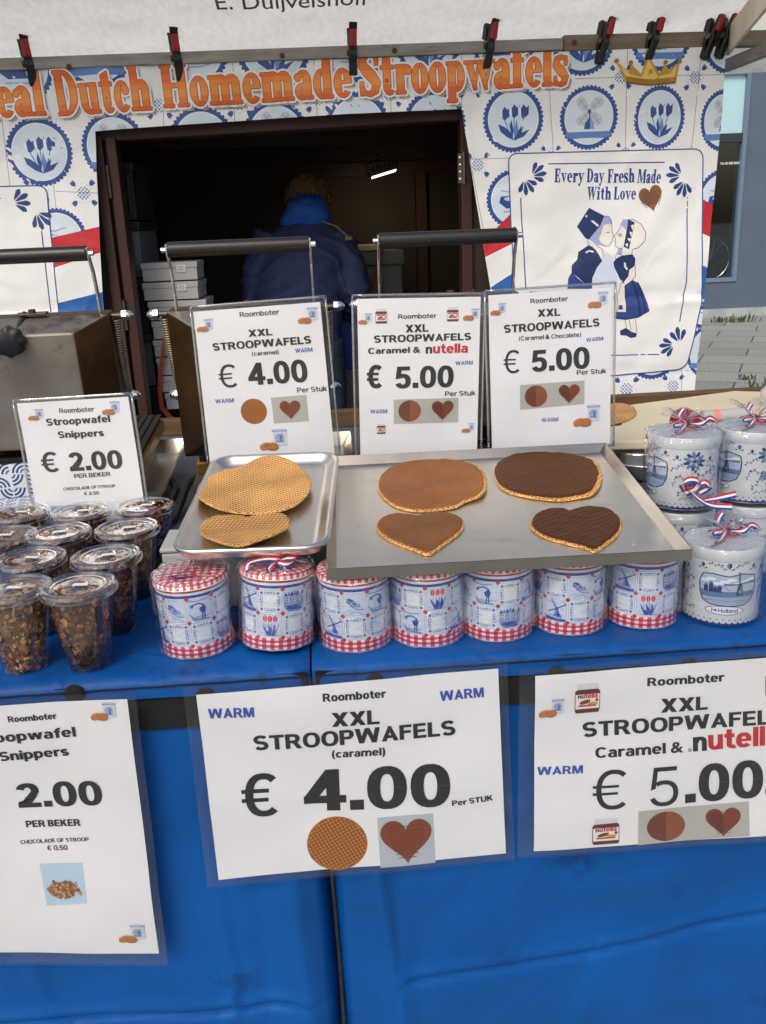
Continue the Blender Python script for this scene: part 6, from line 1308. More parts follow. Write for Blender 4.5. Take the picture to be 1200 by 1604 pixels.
for i, (px, py, rot, knot, lb) in enumerate(spots):
    o = base_tin if i == 0 else None
    if o is None:
        o = base_tin.copy(); COL.objects.link(o)
        for ch in children(base_tin):
            if ch.name.split('.')[0] in ('tin_body', 'lid'): c = ch.copy(); COL.objects.link(c); c.parent = o
    p = onZ(px, py, TZ); o.location = (p.x, p.y+TR, TZ+.0008); o.rotation_euler = (0, 0, rot*2*math.pi/9+.12)
    if i == 0: o.rotation_euler = (0, rad(-1.5), rot)
    if i == 1: o.rotation_euler = (rad(1.5), rad(-5), rot*2*math.pi/9+.2); o.location.z += .0045; o.location.x += .004
    tag(o, lb, 'tin', 'red gingham tins in a row on the blue tarpaulin')
    w_ = wrap_mesh(TR+.0015, TH+.006, knot*.5, i*2.7).build('plastic_wrap', m_wrap, o, smooth=True)
    mb = MB(); zt = TH+.011
    rz = o.rotation_euler.z; rot_ = Matrix.Rotation(-rz, 3, 'Z')
    def rb(pts, **k): ribbon_into(mb, [rot_ @ Vector(p) for p in pts], **k)
    if i == 0: rb([(-.042, -.022, zt+.006), (-.02, -.026, zt+.009), (-.004, -.026, zt+.010), (.004, -.030, zt+.014)], wd=.0035, stripes=(2, 0, 2)); rb([(0, -.026, zt+.010), (-.012, -.036, zt+.009), (-.018, -.032, zt+.005), (-.004, -.032, zt+.004), (.012, -.036, zt+.008)], wd=.005, twist=3, stripes=(2, 2, 0)); rb([(0, -.02, zt+.010), (.012, -.028, zt+.006), (.02, -.034, zt+.003)], wd=.003, stripes=(0, 2, 0))
    elif i == 1: rb([(-.038, -.034, zt+.002), (-.034, -.028, zt+.010), (-.012, -.024, zt+.014), (.004, -.024, zt+.012), (-.008, -.034, zt+.008), (-.012, -.042, zt+.002)], wd=.009, twist=1.2); rb([(.004, -.024, zt+.012), (.016, -.028, zt+.016), (.026, -.024, zt+.014), (.016, -.032, zt+.009), (.0, -.026, zt+.010)], wd=.009, twist=2.0); rb([(0, -.026, zt+.011), (-.008, -.040, zt+.006), (-.004, -.047, zt-.002)], wd=.009, twist=-.8)
    elif i == 2: rb([(-.034, -.032, zt+.002), (-.02, -.038, zt+.003), (-.006, -.037, zt+.002), (-.012, -.038, zt+.002)], wd=.009, twist=1); rb([(-.03, -.034, zt+.001), (-.012, -.036, zt+.003), (.006, -.034, zt+.001)], wd=.008, twist=.6)
    elif i == 3: rb([(.004, -.040, zt-.004), (.002, -.03, zt+.008), (.0, -.02, zt+.006)], wd=.005, stripes=(1, 1, 1))
    elif i == 5: rb([(-.062, -.018, zt+.0), (-.045, -.022, zt+.004), (-.03, -.024, zt+.003), (-.018, -.03, zt+.002)], wd=.007, twist=1.5, stripes=(0, 2, 2)); rb([(.0, -.04, zt+.0), (.006, -.036, zt+.006), (.014, -.04, zt+.004)], wd=.008, twist=2, stripes=(0, 1, 2))
    if mb.v: mb.build('ribbon', m_ribbon, o, smooth=True)

# ------------------------------------------------------------------ blue and white windmill tins at the right
HR, HH = .0525, .097
HB, HB2, HBG, HBL = hx('213768'), hx('5d76a6'), hx('c3c8ce'), hx('9fb3cd')
def dflower(A, x, y, r, z=2):
    a = A.at(x, y, r)
    for k in range(11): b = a.at(0, 0, 1, 1, k*.571); b.poly([(.2, 0), (.55, .2), (1, .12), (1.02, -.1), (.55, -.2)], HB2 if k % 2 else HB, z+.1*k)
    for k in range(9): b = a.at(0, 0, 1, 1, k*.698+.3); b.poly([(.1, 0), (.4, .14), (.62, 0), (.4, -.14)], HBL if k % 2 else HB2, z+2+.1*k)
    a.disc(0, 0, .2, HB, z+4, n=12)
def sprig(A, x, y, r, rot, z=2):
    a = A.at(x, y, r, r, rot); a.line([(-1, -.1), (-.3, .05), (.4, -.05), (.9, .15)], .06, HB, z)
    for t, s_ in ((-.7, 1), (-.2, -1), (.3, 1), (.8, -1)): b = a.at(t, 0, .5, .5, s_*1.0); b.poly([(0, 0), (.4, .25), (.95, .05), (.4, -.2)], HB if s_ > 0 else HB2, z+.4)
    a.disc(.95, .18, .18, HB2, z+.6, n=10); a.disc(-.95, -.12, .14, HB, z+.6, n=10)
def bud(A, x, y, r, z=2):
    a = A.at(x, y, r); a.poly([(-.5, .3), (-.25, .6), (0, .75), (.3, .6), (.5, .3), (.4, -.35), (0, -.6), (-.4, -.35)], HB2, z); a.poly([(0, .75), (.3, .6), (.5, .3), (.4, -.35), (0, -.6)], HB, z+.4); a.line([(0, -.6), (.4, -.9), (.9, -.8)], .1, HB, z+.2); a.poly([(.5, -.9), (.9, -.45), (1.15, -.55), (.9, -.95)], HB, z+.6); a.poly([(-.4, -.6), (-1, -.5), (-1.1, -.9), (-.6, -.95)], HB2, z+.8)
def windmill_tin_mesh():
    circ = 2*math.pi*.054; A = Art(); A.rect(0, 0, circ, .110, HBG, 0)
    n = 40
    for k in range(n):
        x = (k+.5)*circ/n; A.disc(x, .0085, circ/n*.5, HBG, 2.2, .0045, 12); A.disc(x, .0105, circ/n*.13, HB, 3, n=8)
    A.rect(0, 0, circ, .0072, HB, 1.2)
    def pane(cx_):
        a = A.at(cx_, .0, 1.15, 1.0)
        shape = [(-.030, .096), (-.018, .098), (0, .094), (.018, .099), (.034, .094), (.036, .080), (.035, .060), (.030, .045), (.020, .038), (0, .037), (-.020, .039), (-.029, .046), (-.033, .062), (-.034, .082)]
        shape = [(x, (y-.037)*.86+.034) for x, y in shape]
        a.poly(shape, hx('a5b5cc'), 1.5); a.line(shape, .0017, HB, 4, True)
        a.poly([(-.030, .046), (.032, .050), (.028, .041), (.018, .0365), (-.018, .0365), (-.026, .041)], hx('8ea2c0'), 2); a.poly([(-.032, .058), (.034, .058), (.033, .050), (-.031, .047)], hx('5b729c'), 2.4)
        for q in range(7): a.line([(-.028+.008*q, .042+.001*(q % 3)), (-.02+.008*q, .0425)], .0007, HB2, 3)
        for x, h in ((-.028, .010), (-.022, .014), (-.017, .008), (-.012, .010)): a.rect(x, .056, x+.005, .056+h, HB, 3); a.poly([(x-.0005, .056+h), (x+.0055, .056+h), (x+.0025, .06+h)], HB2, 3.2)
        for q in range(8): a.disc(-.028+.008*q, .074+.004*math.sin(q*2.1), .006, hx('d5dde8'), 1.8+.02*q, .0025, 10)
        a.poly([(.010, .052), (.019, .052), (.0175, .066), (.0165, .072), (.0125, .072), (.0115, .066)], HB, 3.4); a.rect(.0135, .056, .0155, .060, HBG, 4); 
        for t in (math.pi/2, math.pi, 0, -math.pi/2):
            b = a.at(.0145, .071, 1, 1, t+.06); b.poly([(0, -.0004), (.019, -.0008), (.019, .0022), (.003, .0018)], HB, 4.5); b.line([(.003, .0008), (.018, .0008)], .0006, HBL, 5)
        a.line([(-.012, .062), (-.004, .066), (.002, .060)], .0012, HB2, 3); a.line([(-.008, .056), (-.008, .064)], .001, HB, 3)
        A.disc(cx_-.002, .0265, .026, hx('d3dbe6'), 5, .0072, 26)
        A.line([(cx_-.002+.026*math.cos(k*math.pi/13), .0265+.0072*math.sin(k*math.pi/13)) for k in range(26)], .0009, HB, 5.4, True)
        A.text('I', (cx_-.0195, .0232), (cx_-.0182, .0232), .0065, HB, 6, 1); A.heart(cx_-.0145, .0262, .0023, HB, 6); A.text('Holland', (cx_-.0105, .0232), (cx_+.016, .0232), .0065, HB, 6, 1)
    pane(circ*.0+.05)
    pane(circ*.5+.05)
    for c0 in (circ*.25+.05, circ*.75+.05):
        dflower(A, c0-.004, .086, .0165); bud(A, c0+.022, .088, .006); bud(A, c0-.030, .092, .0055); sprig(A, c0+.012, .062, .014, .25); sprig(A, c0-.018, .056, .012, -.3); sprig(A, c0-.020, .035, .011, .9); sprig(A, c0+.004, .032, .010, -.5); dflower(A, c0-.008, .050, .008); sprig(A, c0+.018, .036, .010, 1.0)
    for c0 in (circ*.25+.05, circ*.75+.05):
        sprig(A, c0+.026, .074, .010, -.4); sprig(A, c0+.030, .052, .009, .7); sprig(A, c0-.030, .074, .010, .5); dflower(A, c0+.010, .048, .006); sprig(A, c0-.032, .050, .008, 1.2); sprig(A, c0+.030, .022, .009, .2); sprig(A, c0-.014, .021, .009, .1); bud(A, c0-.002, .068, .005)
    for c0 in (.05, circ*.5+.05): bud(A, c0, .100, .007, 3); sprig(A, c0-.018, .101, .009, -.2, 3); sprig(A, c0+.018, .102, .009, .3, 3); bud(A, c0+.036, .098, .006); bud(A, c0-.036, .098, .006)
    mb = MB(); A.build_into(mb, lambda u_, v_, o: ((HR+o*2)*math.sin((u_-.05)/.054), -(HR+o*2)*math.cos((u_-.05)/.054), v_*HH/.110), circ/72, None); return mb
m_hlid = mat('pale_blue_lid', hx('bcc2c8'), .3, vary=.05)
hb = windmill_tin_mesh()
def windmill_proto():
    root = empty('windmill_tin'); hb.build('tin_body', m_tinprint, root, smooth=50, merge=1e-6)
    MB().lathe([(HR-.001, HH-.004), (HR+.001, HH-.003), (HR+.0016, HH+.001), (HR+.0016, HH+.011), (HR+.0004, HH+.013), (HR-.004, HH+.0135), (HR-.006, HH+.0125), (HR-.012, HH+.0128), (.001, HH+.0145)], 64).build('lid', m_hlid, root, smooth=50); return root
hproto = windmill_proto(); first = True
f0 = onZ(1149, 982, TZ); cA = Vector((f0.x+.002, f0.y+HR, TZ+.0008))
HT = HH+.016
u1, u2 = onZ(1087, 799, TZ+HT+.006), onZ(1194, 792, TZ+HT+.006)
cU = Vector((u1.x, u1.y+HR, TZ+HT+.006)); cV = Vector((cU.x+.113, cU.y+.012, TZ+HT+.006))
hs = [(cA, -.26, 1, 'pale blue windmill tin lettered on its belly, front right corner of the counter'), (Vector((cA.x-.022, cA.y+.118, TZ+.0008)), 1.9, 0, 'pale blue tin mostly hidden behind the front windmill tin'), (Vector((cA.x+.098, cA.y+.10, TZ+.0008)), .9, 0, 'pale blue tin in the lower layer at the right edge of the counter'), (cU, -1.57, 1, 'flowered pale blue tin in the upper layer, nearer the steel tray'), (cV, -1.45, 1, 'flowered pale blue tin in the upper layer, at the right edge'), ]
hs[1] = (Vector((cU.x, cU.y+.004, TZ+.0008)), 2.2, 0, hs[1][3]); hs[2] = (Vector((cV.x+.004, cV.y, TZ+.0008)), .9, 0, hs[2][3])
for i, (c, rz, knot, lb) in enumerate(hs):
    if i == 0: o = hproto
    else:
        o = hproto.copy(); COL.objects.link(o)
        for ch in children(hproto):
            if ch.name.split('.')[0] in ('tin_body', 'lid'): q = ch.copy(); COL.objects.link(q); q.parent = o
    o.location = c; o.rotation_euler = (0, 0, rz); tag(o, lb, 'tin', 'pale blue windmill tins stacked at the right')
    wrap_mesh(HR+.002, HH+.008, knot, 20+i*3.1).build('plastic_wrap', m_wrap2, o, smooth=True)
    mb = MB(); zt = HH+.014; rot_ = Matrix.Rotation(-rz, 3, 'Z')
    def rb(pts, **k): ribbon_into(mb, [rot_ @ Vector(p) for p in pts], **k)
    if i in (0, 3, 4):
        rb([(0, -.004, zt+.012), (-.012, -.014, zt+.020), (-.024, -.008, zt+.012), (-.010, -.004, zt+.010), (.002, -.006, zt+.014)], wd=.010, twist=1.4); rb([(0, -.004, zt+.012), (.012, -.012, zt+.022), (.026, -.006, zt+.014), (.012, -.006, zt+.008), (0, -.006, zt+.012)], wd=.010, twist=-1.6)
        rb([(0, -.004, zt+.012), (-.014, -.02, zt+.006), (-.028, -.030, zt+.003), (-.032, -.036, zt+.006)], wd=.010, twist=1.0); rb([(.0, -.004, zt+.012), (.02, -.010, zt+.012), (.036, -.004, zt+.018), (.046, -.012, zt+.012)], wd=.009, twist=2.6)
        rb([(.0, -.004, zt+.012), (-.006, .01, zt+.02), (.004, .02, zt+.03)], wd=.008, twist=1)
    if i == 1:
        yb = -.066
        rb([(-.018, yb, .150), (-.026, yb-.006, .164), (-.018, yb-.010, .172), (-.004, yb-.008, .168), (-.008, yb-.006, .156), (-.020, yb-.004, .150)], wd=.012, twist=1.6); rb([(-.008, yb-.006, .152), (.004, yb-.008, .166), (.014, yb-.006, .158), (.0, yb-.006, .150)], wd=.011, twist=2.2)
        rb([(-.014, yb-.006, .154), (-.002, yb-.014, .142), (.014, yb-.022, .134), (.040, yb-.030, .133)], wd=.011, twist=.8); rb([(.002, yb-.014, .140), (.03, yb-.006, .140), (.06, yb+.002, .142)], wd=.010, twist=1.4)
    if mb.v: mb.build('ribbon', m_ribbon, o, smooth=True)

# ------------------------------------------------------------------ cups of wafer snippets
CB_, CT_, CH_ = .0285, .0445, .112
CC = [hx(c) for c in ('a67c54', '8a6038', '6f4a2a', 'b08c64', '583a22', '926c48', '7c5430', '4a2e1a')]
def chips(seed, dark):
    rs = random.Random(seed); mb = MB()
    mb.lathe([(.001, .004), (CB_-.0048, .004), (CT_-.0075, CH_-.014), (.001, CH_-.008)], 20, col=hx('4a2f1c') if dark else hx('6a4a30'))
    def flake(p, n_, t, s_):
        b_ = n_.cross(t); k = rs.randint(4, 6); pts = [p+(t*math.cos(6.283*q/k+rs.uniform(-.4, .4))+b_*math.sin(6.283*q/k+rs.uniform(-.4, .4))*rs.uniform(.5, 1))*s_*rs.uniform(.6, 1.1) for q in range(k)]
        h_ = (p.z)/CH_; c = rs.choice(CC)
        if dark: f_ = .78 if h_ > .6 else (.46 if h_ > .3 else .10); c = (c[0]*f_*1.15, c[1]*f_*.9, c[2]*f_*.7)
        else: c = tuple(v*1.02 for v in c)
        fv = rs.uniform(.7, 1.25); c = tuple(v*fv for v in c)
        o_ = n_*.0012; mb.add([q+o_ for q in pts]+[q-o_ for q in pts], [tuple(range(k)), tuple(reversed(range(k, 2*k)))]+[(q, q+k, (q+1) % k+k, (q+1) % k) for q in range(k)], c)
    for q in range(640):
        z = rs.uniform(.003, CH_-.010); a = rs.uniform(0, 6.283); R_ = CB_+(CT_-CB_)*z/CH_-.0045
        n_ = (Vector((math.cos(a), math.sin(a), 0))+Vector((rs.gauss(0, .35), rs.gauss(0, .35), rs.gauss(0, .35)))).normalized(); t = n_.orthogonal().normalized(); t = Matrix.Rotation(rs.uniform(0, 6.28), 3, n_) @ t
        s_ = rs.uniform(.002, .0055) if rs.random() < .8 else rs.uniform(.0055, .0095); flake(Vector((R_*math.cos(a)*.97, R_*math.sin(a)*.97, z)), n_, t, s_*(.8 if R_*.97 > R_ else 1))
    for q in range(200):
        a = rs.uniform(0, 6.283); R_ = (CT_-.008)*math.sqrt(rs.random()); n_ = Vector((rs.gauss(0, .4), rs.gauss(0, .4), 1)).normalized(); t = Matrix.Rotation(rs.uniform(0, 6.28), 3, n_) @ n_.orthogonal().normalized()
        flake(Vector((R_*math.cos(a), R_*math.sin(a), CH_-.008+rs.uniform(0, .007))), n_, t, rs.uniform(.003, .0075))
    return mb
def cup_proto(dark, seed):
    root = empty('snippet_cup')
    MB().lathe([(.001, .0015), (CB_-.003, .001), (CB_-.001, .0), (CB_, .003), (CB_+.0005, .006), (CT_-.0012, CH_-.012), (CT_+.0004, CH_-.008), (CT_+.0004, CH_-.001), (CT_+.003, CH_)], 48).build('cup', m_clip, root, smooth=40)
    ch = chips(seed, dark).build('snippets', m_chips, root); ch['kind'] = 'stuff'
    if dark: MB().lathe([(.001, .0025), (CB_-.0035, .0025), (CB_-.0015, .006), (CB_-.0008, .014), (CB_-.004, .016), (.001, .015)], 28).build('syrup', m_syrup, root, smooth=40)
    L_ = CT_+.0055; z = CH_
    MB().lathe([(L_-.002, z-.006), (L_, z-.007), (L_+.001, z-.004), (L_+.0004, z-.0005), (L_-.001, z+.003), (L_-.004, z+.0045), (L_-.007, z+.0035), (L_-.008, z+.0005), (L_-.011, z-.0005), (L_-.014, z+.002), (L_-.017, z+.002), (L_-.0185, z+.0005), (.012, z+.0005), (.010, z+.0015), (.001, z+.0015)], 64).build('cup_lid', m_lidclear, root, smooth=35)
    a = Art(); a.rect(-.010, -.0045, .010, .0045, (.82, .82, .8), 1)
    mb = MB(); a.build_into(mb, lambda x, y, o: (x+.004, y-.002, z+.0035+o)); mb.build('sticker', m_print, root)
    return root
cd = cup_proto(True, 11); cl_ = cup_proto(False, 23); used = {}
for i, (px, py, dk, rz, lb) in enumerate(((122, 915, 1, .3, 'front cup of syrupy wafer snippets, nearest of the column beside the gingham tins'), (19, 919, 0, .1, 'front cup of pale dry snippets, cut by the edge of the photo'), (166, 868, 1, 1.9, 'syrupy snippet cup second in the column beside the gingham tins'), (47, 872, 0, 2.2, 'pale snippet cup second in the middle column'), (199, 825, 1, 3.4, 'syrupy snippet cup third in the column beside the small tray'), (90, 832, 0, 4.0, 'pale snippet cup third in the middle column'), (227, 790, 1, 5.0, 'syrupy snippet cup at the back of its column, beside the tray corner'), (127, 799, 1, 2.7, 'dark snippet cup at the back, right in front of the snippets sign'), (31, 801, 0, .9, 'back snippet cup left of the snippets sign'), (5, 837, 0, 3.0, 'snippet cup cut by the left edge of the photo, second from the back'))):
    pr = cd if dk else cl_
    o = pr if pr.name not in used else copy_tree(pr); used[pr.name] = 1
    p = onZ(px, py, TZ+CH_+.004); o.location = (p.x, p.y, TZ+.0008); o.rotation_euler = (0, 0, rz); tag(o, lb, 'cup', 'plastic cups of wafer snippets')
    for ch in children(o):
        if ch.name.startswith('sticker'): ch.rotation_euler = (0, 0, -rz+random.uniform(-.25, .15))

# ------------------------------------------------------------------ waffle irons, lids folded open towards the customers
def waffle_iron():
    root = empty('waffle_iron'); W = .29; HT_ = .285; w2 = W/2
    # origin: bottom centre of the open lid; the lid stands up, its cover towards -Y
    MB().box((-w2, 0, 0), (w2, .045, HT_)).build('lid_frame', m_rust, root, bevel=.004)
    MB().box((-w2+.02, .0455, .02), (w2-.02, .058, HT_-.02)).build('upper_plate', m_iron, root)
    d = .055; i0, i1 = .016, .055
    mb = MB(); A_ = [(-w2+i0-.016, -.001, .0), (w2-i0+.016, -.001, .0), (w2-i0+.016, -.001, HT_), (-w2+i0-.016, -.001, HT_)]; B_ = [(-w2+i1, -d, .045), (w2-i1, -d, .045), (w2-i1, -d, HT_-.022), (-w2+i1, -d, HT_-.022)]
    mb.add(A_+B_, [(0, 1, 5, 4), (1, 2, 6, 5), (3, 0, 4, 7)], None, 1); mb.add(A_+B_, [(2, 3, 7, 6), (4, 5, 6, 7)], None, 0); cv = mb.build('lid_cover', [m_dsteel, m_heat], root, bevel=.003, merge=1e-6)
    for x, z in ((-w2+.014, HT_-.022), (w2-.014, HT_-.022), (-w2+.014, .03), (w2-.014, .03)): MB().lathe([(.007, 0), (.006, .003), (.0, .0045)], 12, mtx=Matrix.Translation((x, -.0015, z)) @ Matrix.Rotation(rad(90), 4, 'X')).build('bolt', m_rod, cv, smooth=True)
    for s_ in (-1, 1):
        mb = MB(); x = s_*.128
        pts = [(x, .015, HT_-.03), (x, .012, HT_+.03), (x, .004, HT_+.075), (x, -.010, HT_+.105), (x, -.014, HT_+.122)]
        for k in range(len(pts)-1):
            a, b = Vector(pts[k]), Vector(pts[k+1]); mb.add([a+Vector((-.0018, -.008, 0)), a+Vector((.0018, -.008, 0)), a+Vector((.0018, .008, 0)), a+Vector((-.0018, .008, 0)), b+Vector((-.0018, -.008, 0)), b+Vector((.0018, -.008, 0)), b+Vector((.0018, .008, 0)), b+Vector((-.0018, .008, 0))], [(0, 1, 5, 4), (1, 2, 6, 5), (2, 3, 7, 6), (3, 0, 4, 7), (4, 5, 6, 7), (3, 2, 1, 0)])
        br_ = mb.build('handle_bracket', m_alu, root, bevel=.0008); MB().tube([(x, -.014, HT_+.112), (x+s_*.010, -.014, HT_+.112)], .005, 8).build('bolt', m_nut, br_)
    MB().tube([(-.126, -.014, HT_+.112), (-.05, -.014, HT_+.112), (.05, -.014, HT_+.112), (.126, -.014, HT_+.112)], .0135, 20).build('handle_grip', m_grip, root, smooth=50)
    MB().tube([(-.172, .022, HT_-.008), (.172, .022, HT_-.008)], .0055, 10).build('rod', m_rod, root, smooth=50)
    nut = lambda x, z, s_, y=.022: MB().tube([(x, y, z), (x+s_*.008, y, z)], .0105, 6).tube([(x+s_*.008, y, z), (x+s_*.013, y, z), (x+s_*.018, y, z), (x+s_*.021, y, z)], [.0088, .0084, .0058, .001], 12)
    for s_ in (-1, 1):
        nut(s_*.165, HT_-.008, s_).build('acorn_nut', m_nut, root, smooth=35); nut(s_*.150, .112, s_, .055).build('acorn_nut', m_nut, root, smooth=35)
        a, b = Vector((s_*.153, .022, HT_-.012)), Vector((s_*.150+s_*-.004, .055, .115)); n_ = 34*9; pts = []
        dirv = (b-a); e1 = dirv.orthogonal().normalized(); e2 = dirv.cross(e1).normalized()
        for k in range(n_+1): t = k/n_; an = 2*math.pi*34*t; bow = math.sin(math.pi*t)*.006; pts.append(a+dirv*t+Vector((0, -bow, 0))+(e1*math.cos(an)+e2*math.sin(an))*.0080)
        MB().tube(pts, .0021, 5).build('spring', m_spring, root, smooth=True)
        MB().tube([(s_*.150, .055, .112), (s_*.140, .06, .09), (s_*.138, .06, .02), (s_*.10, .06, .0)], .005, 8).build('side_bar', m_rod, root, smooth=True)
    kb = MB(); c0 = Vector((-.022, -.055, HT_-.030)); n = 48
    pf = lambda z, r: [(c0.x+(r+.0018*math.cos(8*2*math.pi*k/n))*math.cos(2*math.pi*k/n), z, c0.z+(r+.0018*math.cos(8*2*math.pi*k/n))*math.sin(2*math.pi*k/n)) for k in range(n)]
    rings = [pf(-.055, .020), pf(-.058, .0265), pf(-.074, .0265), pf(-.079, .020)]
    kb.add([p for r_ in rings for p in r_], [(j*n+k, j*n+(k+1) % n, (j+1)*n+(k+1) % n, (j+1)*n+k) for j in range(3) for k in range(n)]+[tuple(range(3*n, 4*n))]); k_ = kb.build('knob', m_knob, root, smooth=45)
    MB().tube([(c0.x, -.056, c0.z), (c0.x+.006, -.03, c0.z+.012), (c0.x+.012, .01, HT_+.006)], .006, 8).box((c0.x+.0, -.01, HT_+.004), (c0.x+.055, .012, HT_+.008)).build('latch', m_rod, k_, bevel=.001)
    MB().lathe([(.007, 0), (.007, .006), (.0, .007)], 6, (c0.x+.028, .0, HT_+.008)).build('bolt', m_rust, k_)
    # base: plate behind the lid, body and drip tray below it
    bs = MB().box((-w2+.005, .085, -.075), (w2-.005, .40, -.045)).build('base_plate', m_gold, root, bevel=.004)
    mb = MB(); mb.box((-w2+.012, .090, -.044), (w2-.012, .395, -.034))
    for k in range(16):
        x = -w2+.018+k*.0170; mb.box((x, .094, -.034), (x+.010, .39, -.0305))
    mb.build('lower_plate', m_iron, bs)
    mb = MB(); a0, a1, b0, b1 = -w2-.01, w2+.045, .06, .41
    o_ = [(a0, b0, -.10), (a1, b0, -.10), (a1, b1, -.10), (a0, b1, -.10)]; i_ = [(a0+.02, b0+.02, -.130), (a1-.02, b0+.02, -.130), (a1-.02, b1-.02, -.130), (a0+.02, b1-.02, -.130)]
    mb.add(o_+i_, [(0, 1, 5, 4), (1, 2, 6, 5), (2, 3, 7, 6), (3, 0, 4, 7), (4, 5, 6, 7)]); mb.build('drip_tray', m_steel, root, bevel=.002)
    MB().box((-w2+.03, .10, -.13), (w2-.03, .38, -.076)).build('body', m_dsteel, root)
    MB().tube([(w2-.02, .10, -.07), (w2-.01, .085, -.06), (w2-.02, .06, -.03), (w2-.05, .045, .005)], .006, 8).build('hinge_bar', m_gold, root, smooth=True)
    return root
ir = waffle_iron()
LB = (('waffle iron folded open behind the snippets sign, its stained steel cover in view', -.545, 1.765), ('waffle iron folded open behind the caramel wafer sign', -.145, 1.745), ('waffle iron behind the jar and chocolate signs, only its handle showing above them', .236, 1.76))
irons = [ir]+[copy_tree(ir) for _ in range(2)]
for o, (lb, x, y) in zip(irons, LB): o.location = (x, y, 1.088); o.rotation_euler = (rad(6), 0, rad(-.5)); tag(o, lb, 'waffle iron', 'three folded open waffle irons')
o = MB().tube([(-.36, 1.95, .985), (-.335, 1.86, .99), (-.34, 1.74, .975), (-.37, 1.66, .968), (-.42, 1.60, .966)], .008, 10).build('cable', m_knob, smooth=True); tag(o, 'thick black cable bending beside the drip tray of the left iron', 'cable', 'black cables beside the left iron')
o = MB().tube([(-.30, 2.0, .985), (-.31, 1.86, 1.0), (-.318, 1.72, .972), (-.34, 1.62, .968)], .008, 10).build('cable', m_knob, smooth=True); tag(o, 'second black cable, nearer the small rounded tray', 'cable', 'black cables beside the left iron')
o = tag(empty('back_table', (0, 2.2, .9)), 'grey topped work table behind the waffle irons', 'table')
b_ = MB().box((-1.4, 1.81, .935), (1.75, 2.62, .958)).build('table_top', mat('zinc_top', hx('6c747c'), .45, .5, vary=.15, vscale=5), o); b_.matrix_parent_inverse = Matrix.Translation((0, -2.2, -.9))
b_ = MB().box((-1.4, 2.56, .958), (1.75, 2.60, 1.005)).build('back_board', m_wood, o, bevel=.003); b_.matrix_parent_inverse = Matrix.Translation((0, -2.2, -.9))

for xa, xb, ya, lb in ((.60, 1.25, 1.46, 'grey metal sheet on the counter behind the windmill tins'), (-.50, -.27, 1.40, 'grey metal sheet on the counter between the cups and the small tray')):
    o = MB().box((xa, ya, TZ+.0015), (xb, 1.80, TZ+.004)).build('metal_sheet', MATS['zinc_top'], bevel=.001); tag(o, lb, 'sheet')
# patterned gift boxes at the far left
def delft_pattern(A, w_, h_, s_):
    rs = random.Random(9); A.rect(0, 0, w_, h_, hx('e6eaf0'), 0)
    for i in range(int(w_/s_)+1):
        for j in range(int(h_/s_)+1):
            a = A.at((i+.5)*s_, (j+.5)*s_, s_*.48, s_*.48, rs.choice((0, 1.57, 3.14, 4.71)))
            for r_ in (.9, .62, .34): a.ring(-1, -1, r_*2, r_*2, r_*2-.3, r_*2-.3, 4, 86, hx('2f4c86') if r_ > .5 else HB2, 1, 6)
box1 = tag(empty('gift_box', (-.60, 1.53, TZ)), 'blue and white patterned box with a yellow band at the far left, behind the cups', 'box')
A = Art(); delft_pattern(A, .22, .06, .022); mb = MB(); mb.box((-.11, -.05, 0), (.11, .07, .10), hx('dfe4ec')); A.build_into(mb, lambda x, y, o: (x-.11, -.0505-o, y+.038)); B = Art(); delft_pattern(B, .22, .12, .022); B.build_into(mb, lambda x, y, o: (x-.11, y-.05, .1005+o)); mb.build('box', m_tinprint, box1)
MB().box((-.111, -.052, .0), (.111, .071, .035)).build('yellow_band', mat('yellow_card', hx('c9a91c'), .5), box1)
box1.rotation_euler.z = rad(14)
box2 = tag(empty('gift_box', (-.66, 1.66, TZ)), 'patterned blue and white box standing behind the yellow banded one', 'box'); A = Art(); delft_pattern(A, .20, .15, .026); mb = MB(); mb.box((-.10, 0, 0), (.10, .05, .15), hx('dfe4ec')); A.build_into(mb, lambda x, y, o: (x-.10, -.0005-o, y)); mb.build('box', m_tinprint, box2); MB().box((-.102, -.002, .151), (.102, .052, .158)).build('lid', m_tinprint, box2); box2.rotation_euler.z = rad(10)

# ------------------------------------------------------------------ right-hand side of the counter
cbz = 1.045
q = [onZ(x, y, cbz) for x, y in ((940, 640), (1150, 612), (1215, 632), (1012, 690), (960, 684))]
mb = MB(); pts = [(q[0].x-.3, q[0].y-.02), (q[0].x, q[0].y), (q[1].x, q[1].y), (q[1].x+.06, q[1].y-.03), (q[2].x+.35, q[2].y-.16), (q[3].x+.30, q[3].y-.1), (q[3].x+.0, q[3].y), (q[4].x-.28, q[4].y)]
n = len(pts); mb.add([(x, y, cbz-.02) for x, y in pts]+[(x, y, cbz) for x, y in pts], [tuple(range(n)), tuple(reversed(range(n, 2*n)))]+[(k, k+n, (k+1) % n+n, (k+1) % n) for k in range(n)]); 
o = mb.build('cutting_board', m_board, bevel=.004); tag(o, 'large cream cutting board stained golden, behind the flowered tins', 'board')
hp = onZ(958, 664, cbz+.0005); o2 = MB().lathe([(.001, 0), (.024, 0)], 24, (hp.x, hp.y, cbz+.0006)).build('hand_hole', m_dark, o)
o = tag(empty('board_stand', (.95, 2.1, .958)), 'steel box carrying the cream cutting board', 'box'); MB().box((-.35, -.15, 0), (.35, .15, .066)).build('box', m_steel, o, bevel=.003); MB().box((-.36, -.155, .052), (.36, .155, .0665)).build('rim', m_alu, o)
frW = Matrix.Translation((0, 0, cbz))
wafer('round_wafer', frW, 1, 1, .0005, [(935, 650), (945, 636), (962, 631), (980, 632), (994, 638), (997, 646), (990, 654), (975, 660), (955, 664), (940, 662)], m_waf2, 'thin round wafer lying on the cream cutting board', thick=.004)
s0 = onZ(1010, 730, .99)
